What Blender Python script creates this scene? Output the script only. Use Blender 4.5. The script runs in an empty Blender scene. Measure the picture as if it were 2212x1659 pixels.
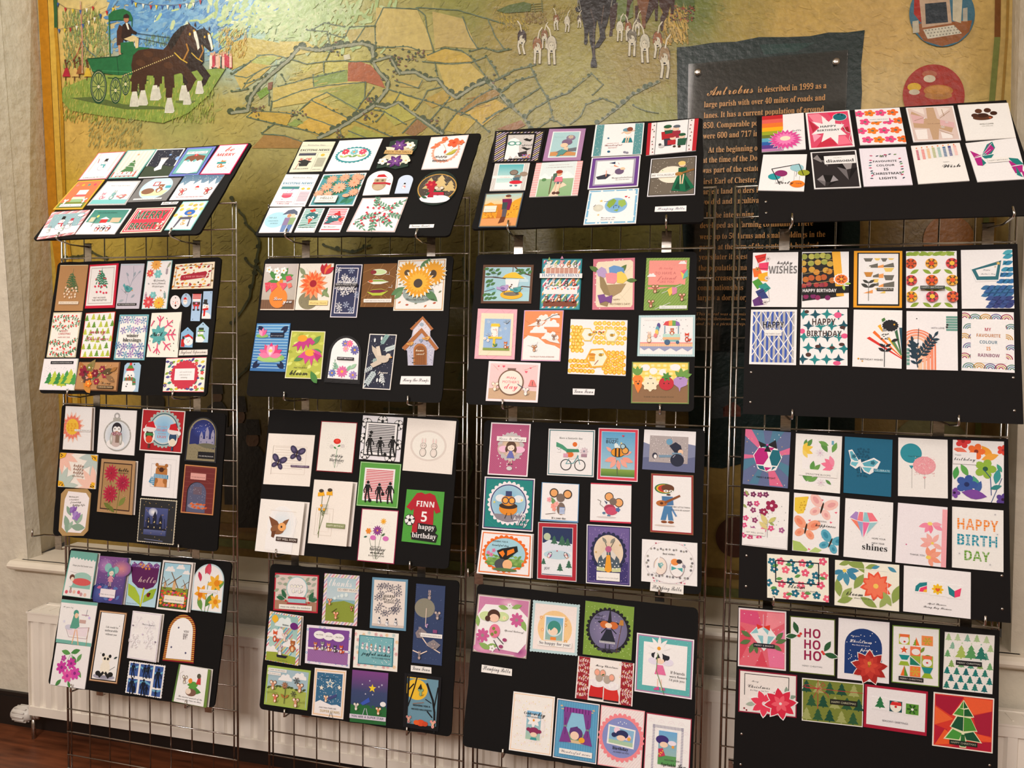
import bpy, math, random
from mathutils import Vector, Matrix
from math import sin, cos, pi, radians, atan2, hypot
SC = bpy.context.scene
COL = SC.collection
# ---------------------------------------------------------------- camera
F = 1551.2; CAMZ = 1.45
YAW, PIT, ROL = radians(12.9), radians(2.538), radians(.824)
EX = Vector((cos(YAW), sin(YAW), 0)); EY = Vector((-sin(YAW), cos(YAW), 0)); EZ = Vector((0, 0, 1))
FWD = EY*cos(PIT) - EZ*sin(PIT)
UP0 = EY*sin(PIT) + EZ*cos(PIT)
RIGHT = EX*cos(ROL) + UP0*sin(ROL)
UPV = UP0*cos(ROL) - EX*sin(ROL)
cam = bpy.data.cameras.new('camera'); cam.sensor_width = 36; cam.lens = F/2212*36; cam.clip_start = .05
CAM = bpy.data.objects.new('camera', cam); COL.objects.link(CAM); SC.camera = CAM
CAM.matrix_world = Matrix(((RIGHT.x, UPV.x, -FWD.x, 0), (RIGHT.y, UPV.y, -FWD.y, 0), (RIGHT.z, UPV.z, -FWD.z, CAMZ), (0, 0, 0, 1)))
# ---------------------------------------------------------------- light
SC.view_settings.view_transform = 'Standard'; SC.view_settings.look = 'None'; SC.view_settings.gamma = 1
SC.view_settings.use_curve_mapping = False; SC.view_settings.exposure = 0.0
W = bpy.data.worlds.new('room_air'); SC.world = W; W.use_nodes = True
bg = W.node_tree.nodes['Background']; bg.inputs[0].default_value = (1, .80, .62, 1); bg.inputs[1].default_value = .03
def area(name, loc, tgt, sx, sy, power, col):
    l = bpy.data.lights.new(name, 'AREA'); l.shape = 'RECTANGLE'; l.size = sx; l.size_y = sy; l.energy = power; l.color = col
    o = bpy.data.objects.new(name, l); COL.objects.link(o); o.location = loc
    o.rotation_euler = (Vector(tgt)-Vector(loc)).to_track_quat('-Z', 'Y').to_euler()
    return o
area('ceiling_or_fill_lamp', (-2.05, 1.5, 3.25), (-1.3, 2.2, 1.4), .45, .45, 14, (1, .97, .88))
area('ceiling_or_fill_lamp', (-.5, -.2, 3.25), (-.4, 2.1, .8), 1.1, .5, 15, (1, .91, .85))
area('ceiling_or_fill_lamp', (-1.0, -1.9, 2.9), (-.2, 2.1, .5), 1.2, .6, 108, (1, .91, .86))  # unseen fill from behind the camera, added to light the board faces
area('ceiling_or_fill_lamp', (1.6, -1.2, 3.0), (.3, 2.1, .4), .9, .5, 22, (1, .91, .85))  # further unseen fill, added on the right side

# ---------------------------------------------------------------- helpers
def lin(c):
    return c/12.92 if c <= .04045 else ((c+.055)/1.055)**2.4
def C3(s):
    if len(s) == 3: v = [int(ch, 16)/15 for ch in s]
    else: v = [int(s[i:i+2], 16)/255 for i in (0, 2, 4)]
    return tuple(lin(min(x, .93)) for x in v)+(1,)
def ray(px, py):
    return (FWD*F + RIGHT*(px-1106) + UPV*(829.5-py)).normalized()
def PY(px, py, Y):
    d = ray(px, py); t = Y/d.y
    return Vector((0, 0, CAMZ)) + d*t
def PZ(px, py, z):
    d = ray(px, py); t = (z-CAMZ)/d.z
    return Vector((0, 0, CAMZ)) + d*t
def mat(name, col, rough=.6, metal=0, bump=0, scale=20, var=0, attr=False, spec=.5, detail=4, stretch=None, bdist=.01):
    m = bpy.data.materials.new(name); m.use_nodes = True; nt = m.node_tree; N = nt.nodes; L = nt.links
    b = N['Principled BSDF']; b.inputs['Roughness'].default_value = rough; b.inputs['Metallic'].default_value = metal
    b.inputs['Specular IOR Level'].default_value = spec
    if attr:
        a = N.new('ShaderNodeAttribute'); a.attribute_name = 'Col'; src = a.outputs['Color']
    else:
        a = N.new('ShaderNodeRGB'); a.outputs[0].default_value = C3(col) if isinstance(col, str) else col; src = a.outputs[0]
    if bump or var:
        tc = N.new('ShaderNodeTexCoord'); mp = N.new('ShaderNodeMapping'); L.new(tc.outputs['Object'], mp.inputs[0])
        if stretch: mp.inputs['Scale'].default_value = stretch
        nz = N.new('ShaderNodeTexNoise'); nz.inputs['Scale'].default_value = scale; nz.inputs['Detail'].default_value = detail
        L.new(mp.outputs[0], nz.inputs['Vector'])
        if var:
            h = N.new('ShaderNodeMapRange'); h.inputs['From Min'].default_value = .3; h.inputs['From Max'].default_value = .7
            h.inputs['To Min'].default_value = 1-var; h.inputs['To Max'].default_value = 1+var
            L.new(nz.outputs['Fac'], h.inputs['Value'])
            mx = N.new('ShaderNodeVectorMath'); mx.operation = 'SCALE'; L.new(src, mx.inputs[0]); L.new(h.outputs[0], mx.inputs['Scale'])
            src = mx.outputs[0]
        if bump:
            bp = N.new('ShaderNodeBump'); bp.inputs['Strength'].default_value = bump; bp.inputs['Distance'].default_value = bdist
            L.new(nz.outputs['Fac'], bp.inputs['Height']); L.new(bp.outputs[0], b.inputs['Normal'])
    L.new(src, b.inputs['Base Color'])
    return m
M_PAPER = mat('printed_paper', 'fff', .6, attr=True, var=.03, scale=300, spec=.25)
M_MURAL = mat('mural_paint', 'fff', .36, attr=True, var=.12, scale=60, bump=.42, detail=6, bdist=.004, spec=.4)
M_BOARD = mat('black_covered_board', '131212', .7, bump=.25, scale=9, spec=.12, bdist=.004)
M_BOARD2 = mat('black_card_board', '181616', .75, bump=.05, scale=120, spec=.12, bdist=.001)
M_CHROME = mat('chrome_wire', 'c4beb8', .2, metal=1, var=.1, scale=40)
M_STEEL = mat('brushed_steel', 'c0bab2', .3, metal=1, var=.25, scale=60, stretch=(1, 1, 4))
M_PLAST = mat('rough_cream_plaster', 'd4ccba', .75, bump=.35, scale=22, var=.05, detail=8, bdist=.02, spec=.3)
M_SILL = mat('cream_gloss_paint', 'e6dccb', .4, bump=.25, scale=8, var=.05, bdist=.01)
M_RAD = mat('radiator_enamel', 'efe6da', .35, var=.05, scale=6, bump=.05)
M_FLOOR = mat('brown_wood_floor', '6a3a22', .35, var=.55, scale=5, stretch=(1, 9, 1), bump=.05, detail=8)
M_SKIRT = mat('dark_baseboard_paint', '1a120e', .5, var=.2, scale=9)
M_PLASTIC = mat('grey_valve_plastic', 'd2cdc6', .4, var=.03, scale=30)
M_ACR = bpy.data.materials.new('dark_clear_acrylic'); M_ACR.use_nodes = True
_n = M_ACR.node_tree; _b = _n.nodes['Principled BSDF']; _n.nodes.remove(_b)
_t = _n.nodes.new('ShaderNodeBsdfTransparent'); _t.inputs[0].default_value = (.86, .84, .82, 1)
_g = _n.nodes.new('ShaderNodeBsdfGlossy'); _g.inputs['Roughness'].default_value = .06
_f = _n.nodes.new('ShaderNodeFresnel'); _f.inputs[0].default_value = 1.45
_m = _n.nodes.new('ShaderNodeMixShader'); _n.links.new(_f.outputs[0], _m.inputs[0]); _n.links.new(_t.outputs[0], _m.inputs[1]); _n.links.new(_g.outputs[0], _m.inputs[2])
_n.links.new(_m.outputs[0], _n.nodes['Material Output'].inputs[0])

def link(name, me, parent=None, m=None):
    o = bpy.data.objects.new(name, me); COL.objects.link(o)
    if m: me.materials.append(m)
    if parent: o.parent = parent
    return o
def tag(o, label, cat, group=None):
    o['label'] = label; o['category'] = cat
    if group: o['group'] = group
    return o
def empty(name, loc=(0, 0, 0)):
    o = bpy.data.objects.new(name, None); COL.objects.link(o); o.location = loc; o.empty_display_size = .02
    return o
class MB:
    """mesh builder; world coordinates unless an origin is given"""
    def __init__(s): s.v = []; s.f = []; s.c = []
    def face(s, pts, col=None):
        i = len(s.v); s.v += [tuple(p) for p in pts]; s.f.append(tuple(range(i, i+len(pts)))); s.c.append(col)
    def slab(s, pts, off, col=None):
        off = Vector(off); a = [Vector(p) for p in pts]; b = [p+off for p in a]
        s.face(b, col); s.face(a[::-1], col)
        for k in range(len(a)):
            j = (k+1) % len(a); s.face([a[k], a[j], b[j], b[k]], col)
    def box(s, x0, y0, z0, x1, y1, z1, col=None):
        s.slab([(x0, y0, z0), (x0, y1, z0), (x1, y1, z0), (x1, y0, z0)], (0, 0, z1-z0), col)
    def tube(s, pts, r, n=8, col=None, caps=True):
        pts = [Vector(p) for p in pts]; rings = []
        rr = r if isinstance(r, (list, tuple)) else [r]*len(pts)
        prev = None
        for k, p in enumerate(pts):
            t = (pts[min(k+1, len(pts)-1)]-pts[max(k-1, 0)]).normalized()
            if prev is None:
                a = Vector((0, 0, 1)) if abs(t.z) < .9 else Vector((1, 0, 0)); u = t.cross(a).normalized()
            else: u = (prev-t*prev.dot(t)).normalized()
            prev = u; w = t.cross(u)
            base = len(s.v)
            for q in range(n):
                an = 2*pi*q/n; s.v.append(tuple(p+(u*cos(an)+w*sin(an))*rr[k]))
            rings.append(base)
        for a, b in zip(rings, rings[1:]):
            for q in range(n):
                s.f.append((a+q, a+(q+1) % n, b+(q+1) % n, b+q)); s.c.append(col)
        if caps:
            s.f.append(tuple(rings[0]+q for q in range(n))[::-1]); s.c.append(col)
            s.f.append(tuple(rings[-1]+q for q in range(n))); s.c.append(col)
    def build(s, name, m, parent=None, smooth=False):
        me = bpy.data.meshes.new(name); org = Vector((0, 0, 0))
        if parent: org = parent.location
        me.from_pydata([(x-org.x, y-org.y, z-org.z) for x, y, z in s.v], [], s.f)
        if any(c is not None for c in s.c):
            at = me.color_attributes.new('Col', 'FLOAT_COLOR', 'CORNER'); buf = []
            for f, c in zip(s.f, s.c):
                if c is None: c = (1, 1, 1, 1)
                if isinstance(c, list):
                    for q in c: buf += q
                else: buf += list(c)*len(f)
            at.data.foreach_set('color', buf)
        if smooth: me.shade_smooth()
        me.update()
        return link(name, me, parent, m)
def struct(mb, name, m):
    o = mb.build(name, m); o['kind'] = 'structure'; return o
# ---------------------------------------------------------------- text
RG = {'S': (0x1D400, 0x1D41A, 0x1D7CE), 'I': (0x1D434, 0x1D44E, 0), 'C': (0x1D4D0, 0x1D4EA, 0), 'B': (0x1D5D4, 0x1D5EE, 0x1D7EC)}
def styled(s, st):
    if st not in RG: return s
    u, l, d = RG[st]; o = ''
    for ch in s:
        k = ord(ch)
        if 65 <= k <= 90: o += chr(u+k-65)
        elif 97 <= k <= 122: o += 'ℎ' if (st == 'I' and ch == 'h') else chr(l+k-97)
        elif 48 <= k <= 57 and d: o += chr(d+k-48)
        else: o += ch
    return o
_fc = bpy.data.curves.new('lettering', 'FONT'); _fc.resolution_u = 2; _fo = bpy.data.objects.new('lettering', _fc); COL.objects.link(_fo)
_tc = {}
def text_geo(s, st):
    k = (s, st)
    if k not in _tc:
        _fc.body = styled(s, st)
        me = bpy.data.meshes.new_from_object(_fo)
        vs = [(v.co.x, v.co.y) for v in me.vertices]; fs = [tuple(p.vertices) for p in me.polygons]
        bpy.data.meshes.remove(me)
        _tc[k] = (vs, fs)
    return _tc[k]
# ---------------------------------------------------------------- printed art
def ell(cx, cy, rx, ry, n=20, a=0):
    ca, sa = cos(a), sin(a)
    return [(cx+rx*cos(2*pi*k/n)*ca-ry*sin(2*pi*k/n)*sa, cy+rx*cos(2*pi*k/n)*sa+ry*sin(2*pi*k/n)*ca) for k in range(n)]
def lens(x0, y0, L, a, w=.3, n=5):
    a = radians(a); r = []
    for s in (1, -1):
        for k in range(n+1):
            t = k/n if s == 1 else 1-k/n
            o = s*w*L*.5*sin(pi*t); r.append((x0+L*t*cos(a)+o*sin(a), y0-L*t*sin(a)+o*cos(a)))
    return r
def stroke(pts, w):
    """a polyline as quads"""
    out = []
    for (x0, y0), (x1, y1) in zip(pts, pts[1:]):
        d = hypot(x1-x0, y1-y0) or 1e-6; nx, ny = -(y1-y0)/d*w/2, (x1-x0)/d*w/2; ex, ey = (x1-x0)/d*w*.25, (y1-y0)/d*w*.25
        out.append([(x0+nx-ex, y0+ny-ey), (x1+nx+ex, y1+ny+ey), (x1-nx+ex, y1-ny+ey), (x0-nx-ex, y0-ny-ey)])
    return out
def star(n, r, q, a=0):
    return [((r if k % 2 == 0 else q)*sin(pi*k/n+a), -(r if k % 2 == 0 else q)*cos(pi*k/n+a)) for k in range(2*n)]
def m_flower(n, c, cc, a=0):
    r = [(c, ell(.56*cos(2*pi*k/n+a), .56*sin(2*pi*k/n+a), .44, min(.44, 1.9/n), 10, 2*pi*k/n+a)) for k in range(n)]
    return r+[(cc, ell(0, 0, .24, .24, 10))]
def m_point(n, c, cc, a=0, w=.5):
    return [(c, lens(0, 0, 1, 360*k/n+a, w)) for k in range(n)]+[(cc, ell(0, 0, .16, .16, 8))]
def m_pine(c):
    return [(c, [(0, -1), (.2, -.68), (.12, -.68), (.31, -.4), (.2, -.4), (.42, -.08), (.05, -.08), (.05, 0), (-.05, 0), (-.05, -.08), (-.42, -.08), (-.2, -.4), (-.31, -.4), (-.12, -.68), (-.2, -.68)])]
def m_flake(c, w=.1):
    r = []
    for k in range(6):
        a = k*pi/3; ux, uy = cos(a), sin(a)
        r += stroke([(0, 0), (ux, uy)], w)
        for t in (.45, .75):
            for s in (1, -1):
                r += stroke([(ux*t, uy*t), (ux*t+.25*cos(a+s*.9), uy*t+.25*sin(a+s*.9))], w)
    return [(c, p) for p in r]
def m_heart(c):
    return [(c, [(16*sin(t)**3/17, -(13*cos(t)-5*cos(2*t)-2*cos(3*t)-cos(4*t))/17) for t in [2*pi*k/16 for k in range(16)]])]
def m_cloud(c):
    return [(c, [(-1, .3), (-.95, .05), (-.7, -.1), (-.6, -.35), (-.3, -.5), (0, -.38), (.25, -.6), (.55, -.5), (.65, -.2), (.92, -.1), (1, .15), (.95, .3)])]
def m_butter(c, c2):
    r = []
    for s in (1, -1):
        r += [(c, ell(s*.5, -.4, .55, .36, 12, -s*.7)), (c, ell(s*.38, .38, .4, .28, 12, s*.8)), (c2, ell(s*.55, -.42, .3, .17, 10, -s*.7)), (c2, ell(s*.4, .4, .18, .12, 8, s*.8))]
    return r+[('321', ell(0, 0, .07, .45, 8))]
def m_balloon(c, c2):
    return [(c2, p) for p in stroke([(0, .9), (.05, 1.6), (-.05, 2.4)], .05)]+[(c, ell(0, 0, .8, 1, 20)), (c, [(0, .9), (.12, 1.12), (-.12, 1.12)])]
def m_sprig(c, n, bc=None):
    r = [(c, p) for p in stroke([(0, 0), (1, 0)], .035)]
    for k in range(n):
        t = .12+.82*k/n
        for s in (1, -1): r.append((c, lens(t, 0, .26, s*50, .42, 3)))
        if bc and k % 2 == 0: r.append((bc, ell(t+.05, .17*(-1)**(k//2), .055, .055, 8)))
    return r+[(c, lens(.96, 0, .24, 0, .42, 3))]
def eyes(x, y, d, r=.05): return [('222', ell(x-d, y, r, r, 6)), ('222', ell(x+d, y, r, r, 6))]
def critter(k, c, c2):
    K = '332'
    if k == 'mouse':
        return [(K, ell(0, .45, .4, .5, 14)), (c, ell(0, .45, .36, .46, 14)), (c2, ell(0, .55, .2, .3, 10)), (K, ell(-.42, -.62, .36, .36)), (K, ell(.42, -.62, .36, .36)), (c, ell(-.42, -.62, .32, .32)), (c, ell(.42, -.62, .32, .32)), (c2, ell(-.42, -.6, .22, .22, 10)), (c2, ell(.42, -.6, .22, .22, 10)),
                (c, ell(0, -.22, .38, .34)), ('e99', ell(0, -.08, .06, .05, 6))]+eyes(0, -.24, .15)+[(K, p) for p in stroke([(.3, .8), (.7, .7), (.9, .3)], .05)]
    if k == 'bear':
        return [(K, ell(0, .4, .46, .6, 16)), (c, ell(0, .4, .42, .56, 16)), (c2, ell(0, .5, .26, .38, 12)), (c, ell(-.32, -.72, .15, .15, 10)), (c, ell(.32, -.72, .15, .15, 10)), (K, ell(0, -.45, .43, .4)), (c, ell(0, -.45, .4, .37)), (c2, ell(0, -.34, .16, .13, 10)), ('432', ell(0, -.38, .08, .06, 8)), (c, ell(-.45, .25, .12, .3, 10, .5)), (c, ell(.45, .25, .12, .3, 10, -.5))]+eyes(0, -.52, .17)
    if k == 'bunny':
        return [(c, ell(-.18, -.95, .12, .38, 12)), (c, ell(.18, -.95, .12, .38, 12)), ('ecc', ell(-.18, -.93, .05, .26, 8)), ('ecc', ell(.18, -.93, .05, .26, 8)), (K, ell(0, .45, .42, .52)), (c, ell(0, .45, .38, .48)), (K, ell(0, -.35, .38, .36)), (c, ell(0, -.35, .35, .33)), (c2, ell(0, .5, .2, .3, 10))]+eyes(0, -.38, .15)
    if k == 'fox':
        return [(c, [(-.4, -.95), (-.05, -.6), (-.38, -.4)]), (c, [(.4, -.95), (.05, -.6), (.38, -.4)]), (K, ell(0, .45, .36, .5)), (c, ell(0, .45, .32, .46)), (c, ell(0, -.4, .4, .32)), ('fff', [(-.3, -.3), (.3, -.3), (0, -.02)]), ('fff', ell(0, .5, .15, .28, 10)), (c, ell(.6, .5, .18, .42, 12, .5)), ('fff', ell(.75, .2, .1, .16, 8, .5))]+eyes(0, -.4, .15)
    if k == 'snowman':
        return [('779', ell(0, .5, .5, .52)), ('fff', ell(0, .5, .46, .48)), ('779', ell(0, -.25, .36, .35)), ('fff', ell(0, -.25, .33, .32)), (c, [(-.3, -.5), (.3, -.5), (.22, -.56), (.2, -1), (-.2, -1), (-.22, -.56)]), (c2, [(-.34, .02), (.34, .02), (.3, .18), (-.3, .18)]), (c2, [(.1, .1), (.3, .1), (.35, .6), (.18, .6)]), ('f72', [(0, -.28), (.25, -.2), (0, -.18)]), ('333', ell(0, .4, .04, .04, 6)), ('333', ell(0, .6, .04, .04, 6))]+eyes(0, -.32, .13, .04)
    if k == 'bird':
        return [(K, ell(0, 0, .66, .46)), (c, ell(0, 0, .62, .42)), (c, ell(.5, -.32, .3, .28)), (c, [(-.5, -.1), (-1.1, -.3), (-1.05, .12), (-.4, .25)]), (c2, ell(-.12, 0, .36, .22, 12, .2)), ('fa3', [(.76, -.38), (1.05, -.28), (.76, -.2)]), ('222', ell(.56, -.36, .05, .05, 6))]+[(K, p) for p in stroke([(-.05, .4), (-.05, .7)], .05)+stroke([(.15, .4), (.15, .7)], .05)]
    if k == 'bee':
        return [('dee', ell(-.1, -.5, .22, .42, 12, -.4)), ('dee', ell(.3, -.5, .22, .42, 12, .4)), (K, ell(0, 0, .66, .44)), (c, ell(0, 0, .62, .4))]+[('321', [(x, -.39), (x+.16, -.39), (x+.16, .39), (x, .39)]) for x in (-.28, .06)]+[(c, ell(.58, -.08, .28, .28)), ('222', ell(.66, -.12, .05, .05, 6))]+[(K, p) for p in stroke([(.6, -.3), (.75, -.62)], .05)]
    if k == 'penguin':
        return [('234', ell(0, .1, .55, .85)), ('fff', ell(0, .35, .36, .55)), ('fff', ell(-.17, -.35, .2, .22, 10)), ('fff', ell(.17, -.35, .2, .22, 10)), ('f93', [(-.1, -.28), (.1, -.28), (0, -.1)]), (c, [(-.5, -.05), (.5, -.05), (.45, .16), (-.45, .16)]), (c, [(.12, .1), (.34, .1), (.36, .7), (.14, .7)]), ('f93', ell(-.22, .95, .18, .08, 8)), ('f93', ell(.22, .95, .18, .08, 8))]+eyes(0, -.36, .15)
    if k == 'girl':   # doll figure: hair colour c, dress colour c2
        return [('ecb', p) for p in stroke([(-.1, .55), (-.12, 1.15)], .07)+stroke([(.1, .55), (.12, 1.15)], .07)+stroke([(-.12, 0), (-.42, .35)], .07)+stroke([(.12, 0), (.42, .3)], .07)]+[(c, ell(0, -.48, .48, .5)), (c, ell(-.42, -.2, .14, .28, 10)), (c, ell(.42, -.2, .14, .28, 10)), ('fdc', ell(0, -.35, .33, .3)), (c, [(-.36, -.45), (-.3, -.8), (.1, -.85), (.38, -.5), (.05, -.62)]), (c2, [(-.12, -.06), (.12, -.06), (.38, .62), (-.38, .62)]), ('433', ell(-.12, 1.17, .1, .05, 8)), ('433', ell(.14, 1.17, .1, .05, 8))]+eyes(0, -.3, .13, .035)
    if k == 'santa':
        return [('fff', ell(0, .1, .52, .55)), ('fdc', ell(0, -.12, .4, .34)), ('d22', [(-.45, -.3), (.45, -.3), (.3, -.75), (0, -.95), (-.3, -.75)]), ('fff', ell(0, -.32, .5, .11)), ('fff', ell(.42, -.75, .13, .13, 8)), ('e33', ell(0, -.02, .08, .08, 8)), ('fff', ell(0, .14, .28, .1))]+eyes(0, -.14, .16)
    if k == 'man':    # silhouette
        return [(c, ell(0, -.85, .14, .16, 10)), (c, [(-.22, -.66), (.22, -.66), (.17, .05), (-.17, .05)])]+[(c, p) for p in stroke([(-.08, 0), (-.14, .55), (-.1, 1)], .15)+stroke([(.08, 0), (.2, .5), (.34, .95)], .15)+stroke([(-.18, -.55), (-.36, -.1), (-.3, .15)], .1)+stroke([(.18, -.55), (.4, -.2), (.42, 0)], .1)]
    if k == 'ball':
        return [('222', ell(0, 0, 1, 1, 24)), ('fff', ell(0, 0, .9, .9, 24)), ('222', [(.32*cos(2*pi*q/5-pi/2), .32*sin(2*pi*q/5-pi/2)) for q in range(5)])]+[('222', p) for q in range(5) for p in stroke([(.3*cos(2*pi*q/5-pi/2), .3*sin(2*pi*q/5-pi/2)), (.62*cos(2*pi*q/5-pi/2), .62*sin(2*pi*q/5-pi/2))], .07)]+[('222', ell(.78*cos(2*pi*q/5-pi/2), .78*sin(2*pi*q/5-pi/2), .16, .2, 6, 2*pi*q/5)) for q in range(5)]
    if k == 'owl':
        return [(c, ell(0, .1, .52, .66)), (c2, ell(0, .3, .34, .42)), ('fff', ell(-.18, -.2, .18, .18, 10)), ('fff', ell(.18, -.2, .18, .18, 10)), ('e93', [(-.07, -.08), (.07, -.08), (0, .08)])]+eyes(0, -.2, .18)
    if k == 'castle':
        return [(c, [(-.8, 1), (-.8, -.1), (-.62, -.55), (-.44, -.1), (-.44, .2), (-.2, .2), (-.2, -.5), (0, -1), (.2, -.5), (.2, .2), (.44, .2), (.44, -.3), (.62, -.75), (.8, -.3), (.8, 1)])]+[(c2, ell(x, y, .05, .1, 6)) for x in (-.62, 0, .62) for y in (0, .5)]
    if k == 'mill':
        return [(c2, [(-.22, 1), (-.14, 0), (.14, 0), (.22, 1)]), ('543', [(-.24, 1), (-.24, .82), (.24, .82), (.24, 1)]), ('765', [(-.16, .02), (0, -.2), (.16, .02)])]+[(c, p) for a in (.6, 2.17, 3.74, 5.31) for p in stroke([(0, -.05), (.85*cos(a), -.05-.85*sin(a))], .09)]
    return []
MOT = {
    'f': lambda c, c2: m_flower(5, c, c2), 'd': lambda c, c2: m_point(12, c, c2, 0, .3), 'q': lambda c, c2: m_point(7, c, c2),
    't': lambda c, c2: [(x, [(a, b+.5) for a, b in p]) for x, p in m_pine(c)], 'k': lambda c, c2: m_flake(c), 's': lambda c, c2: [(c, star(5, 1, .42))], 'x': lambda c, c2: [(c, star(4, 1, .4))],
    'h': lambda c, c2: m_heart(c), 'o': lambda c, c2: m_cloud(c), 'b': m_butter, 'n': m_balloon, 'l': lambda c, c2: [(c, lens(-.9, .3, 1.9, 20, .5))],
    'g': lambda c, c2: [(x, [(a*2-1, b*2) for a, b in p]) for x, p in m_sprig(c, 3, c2)], 'c': lambda c, c2: [(c, ell(0, 0, 1, 1, 14))], 'u': lambda c, c2: [(c, ell(0, 0, 1, 1, 16)), (c2, ell(0, 0, .5, .5, 10))],
    'a': lambda c, c2: [(x, q) for x, r in ((c, .9), (c2, .62), (c, .36)) for q in [[(r*cos(t), .4-r*sin(t)) for t in [pi*k/10 for k in range(11)]]+[((r-.16)*cos(t), .4-(r-.16)*sin(t)) for t in [pi*(10-k)/10 for k in range(11)]]]],
    'z': lambda c, c2: [(c2, ell(0, 0, .95, .95, 20))]+[(c, lens(.1*cos(a), .1*sin(a), .8, -a*57.3, .25, 3)) for a in [2*pi*k/16 for k in range(16)]]+[(c2, ell(0, 0, .4, .4, 10)), ('422', ell(0, 0, .15, .15, 6))]}
STEP = .00003
def convclip(p, cv):
    cx = sum(a for a, b in cv)/len(cv); cy = sum(b for a, b in cv)/len(cv)
    for k in range(len(cv)):
        (ax, ay), (bx, by) = cv[k], cv[(k+1) % len(cv)]; nx, ny = by-ay, ax-bx
        if nx*(cx-ax)+ny*(cy-ay) < 0: nx, ny = -nx, -ny
        r = []
        for q in range(len(p)):
            a, b = p[q], p[(q+1) % len(p)]; fa, fb = nx*(a[0]-ax)+ny*(a[1]-ay), nx*(b[0]-ax)+ny*(b[1]-ay)
            if fa >= 0: r.append(a)
            if (fa >= 0) != (fb >= 0): t = fa/(fa-fb); r.append((a[0]+(b[0]-a[0])*t, a[1]+(b[1]-a[1])*t))
        p = r
        if len(p) < 3: return []
    return p
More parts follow.
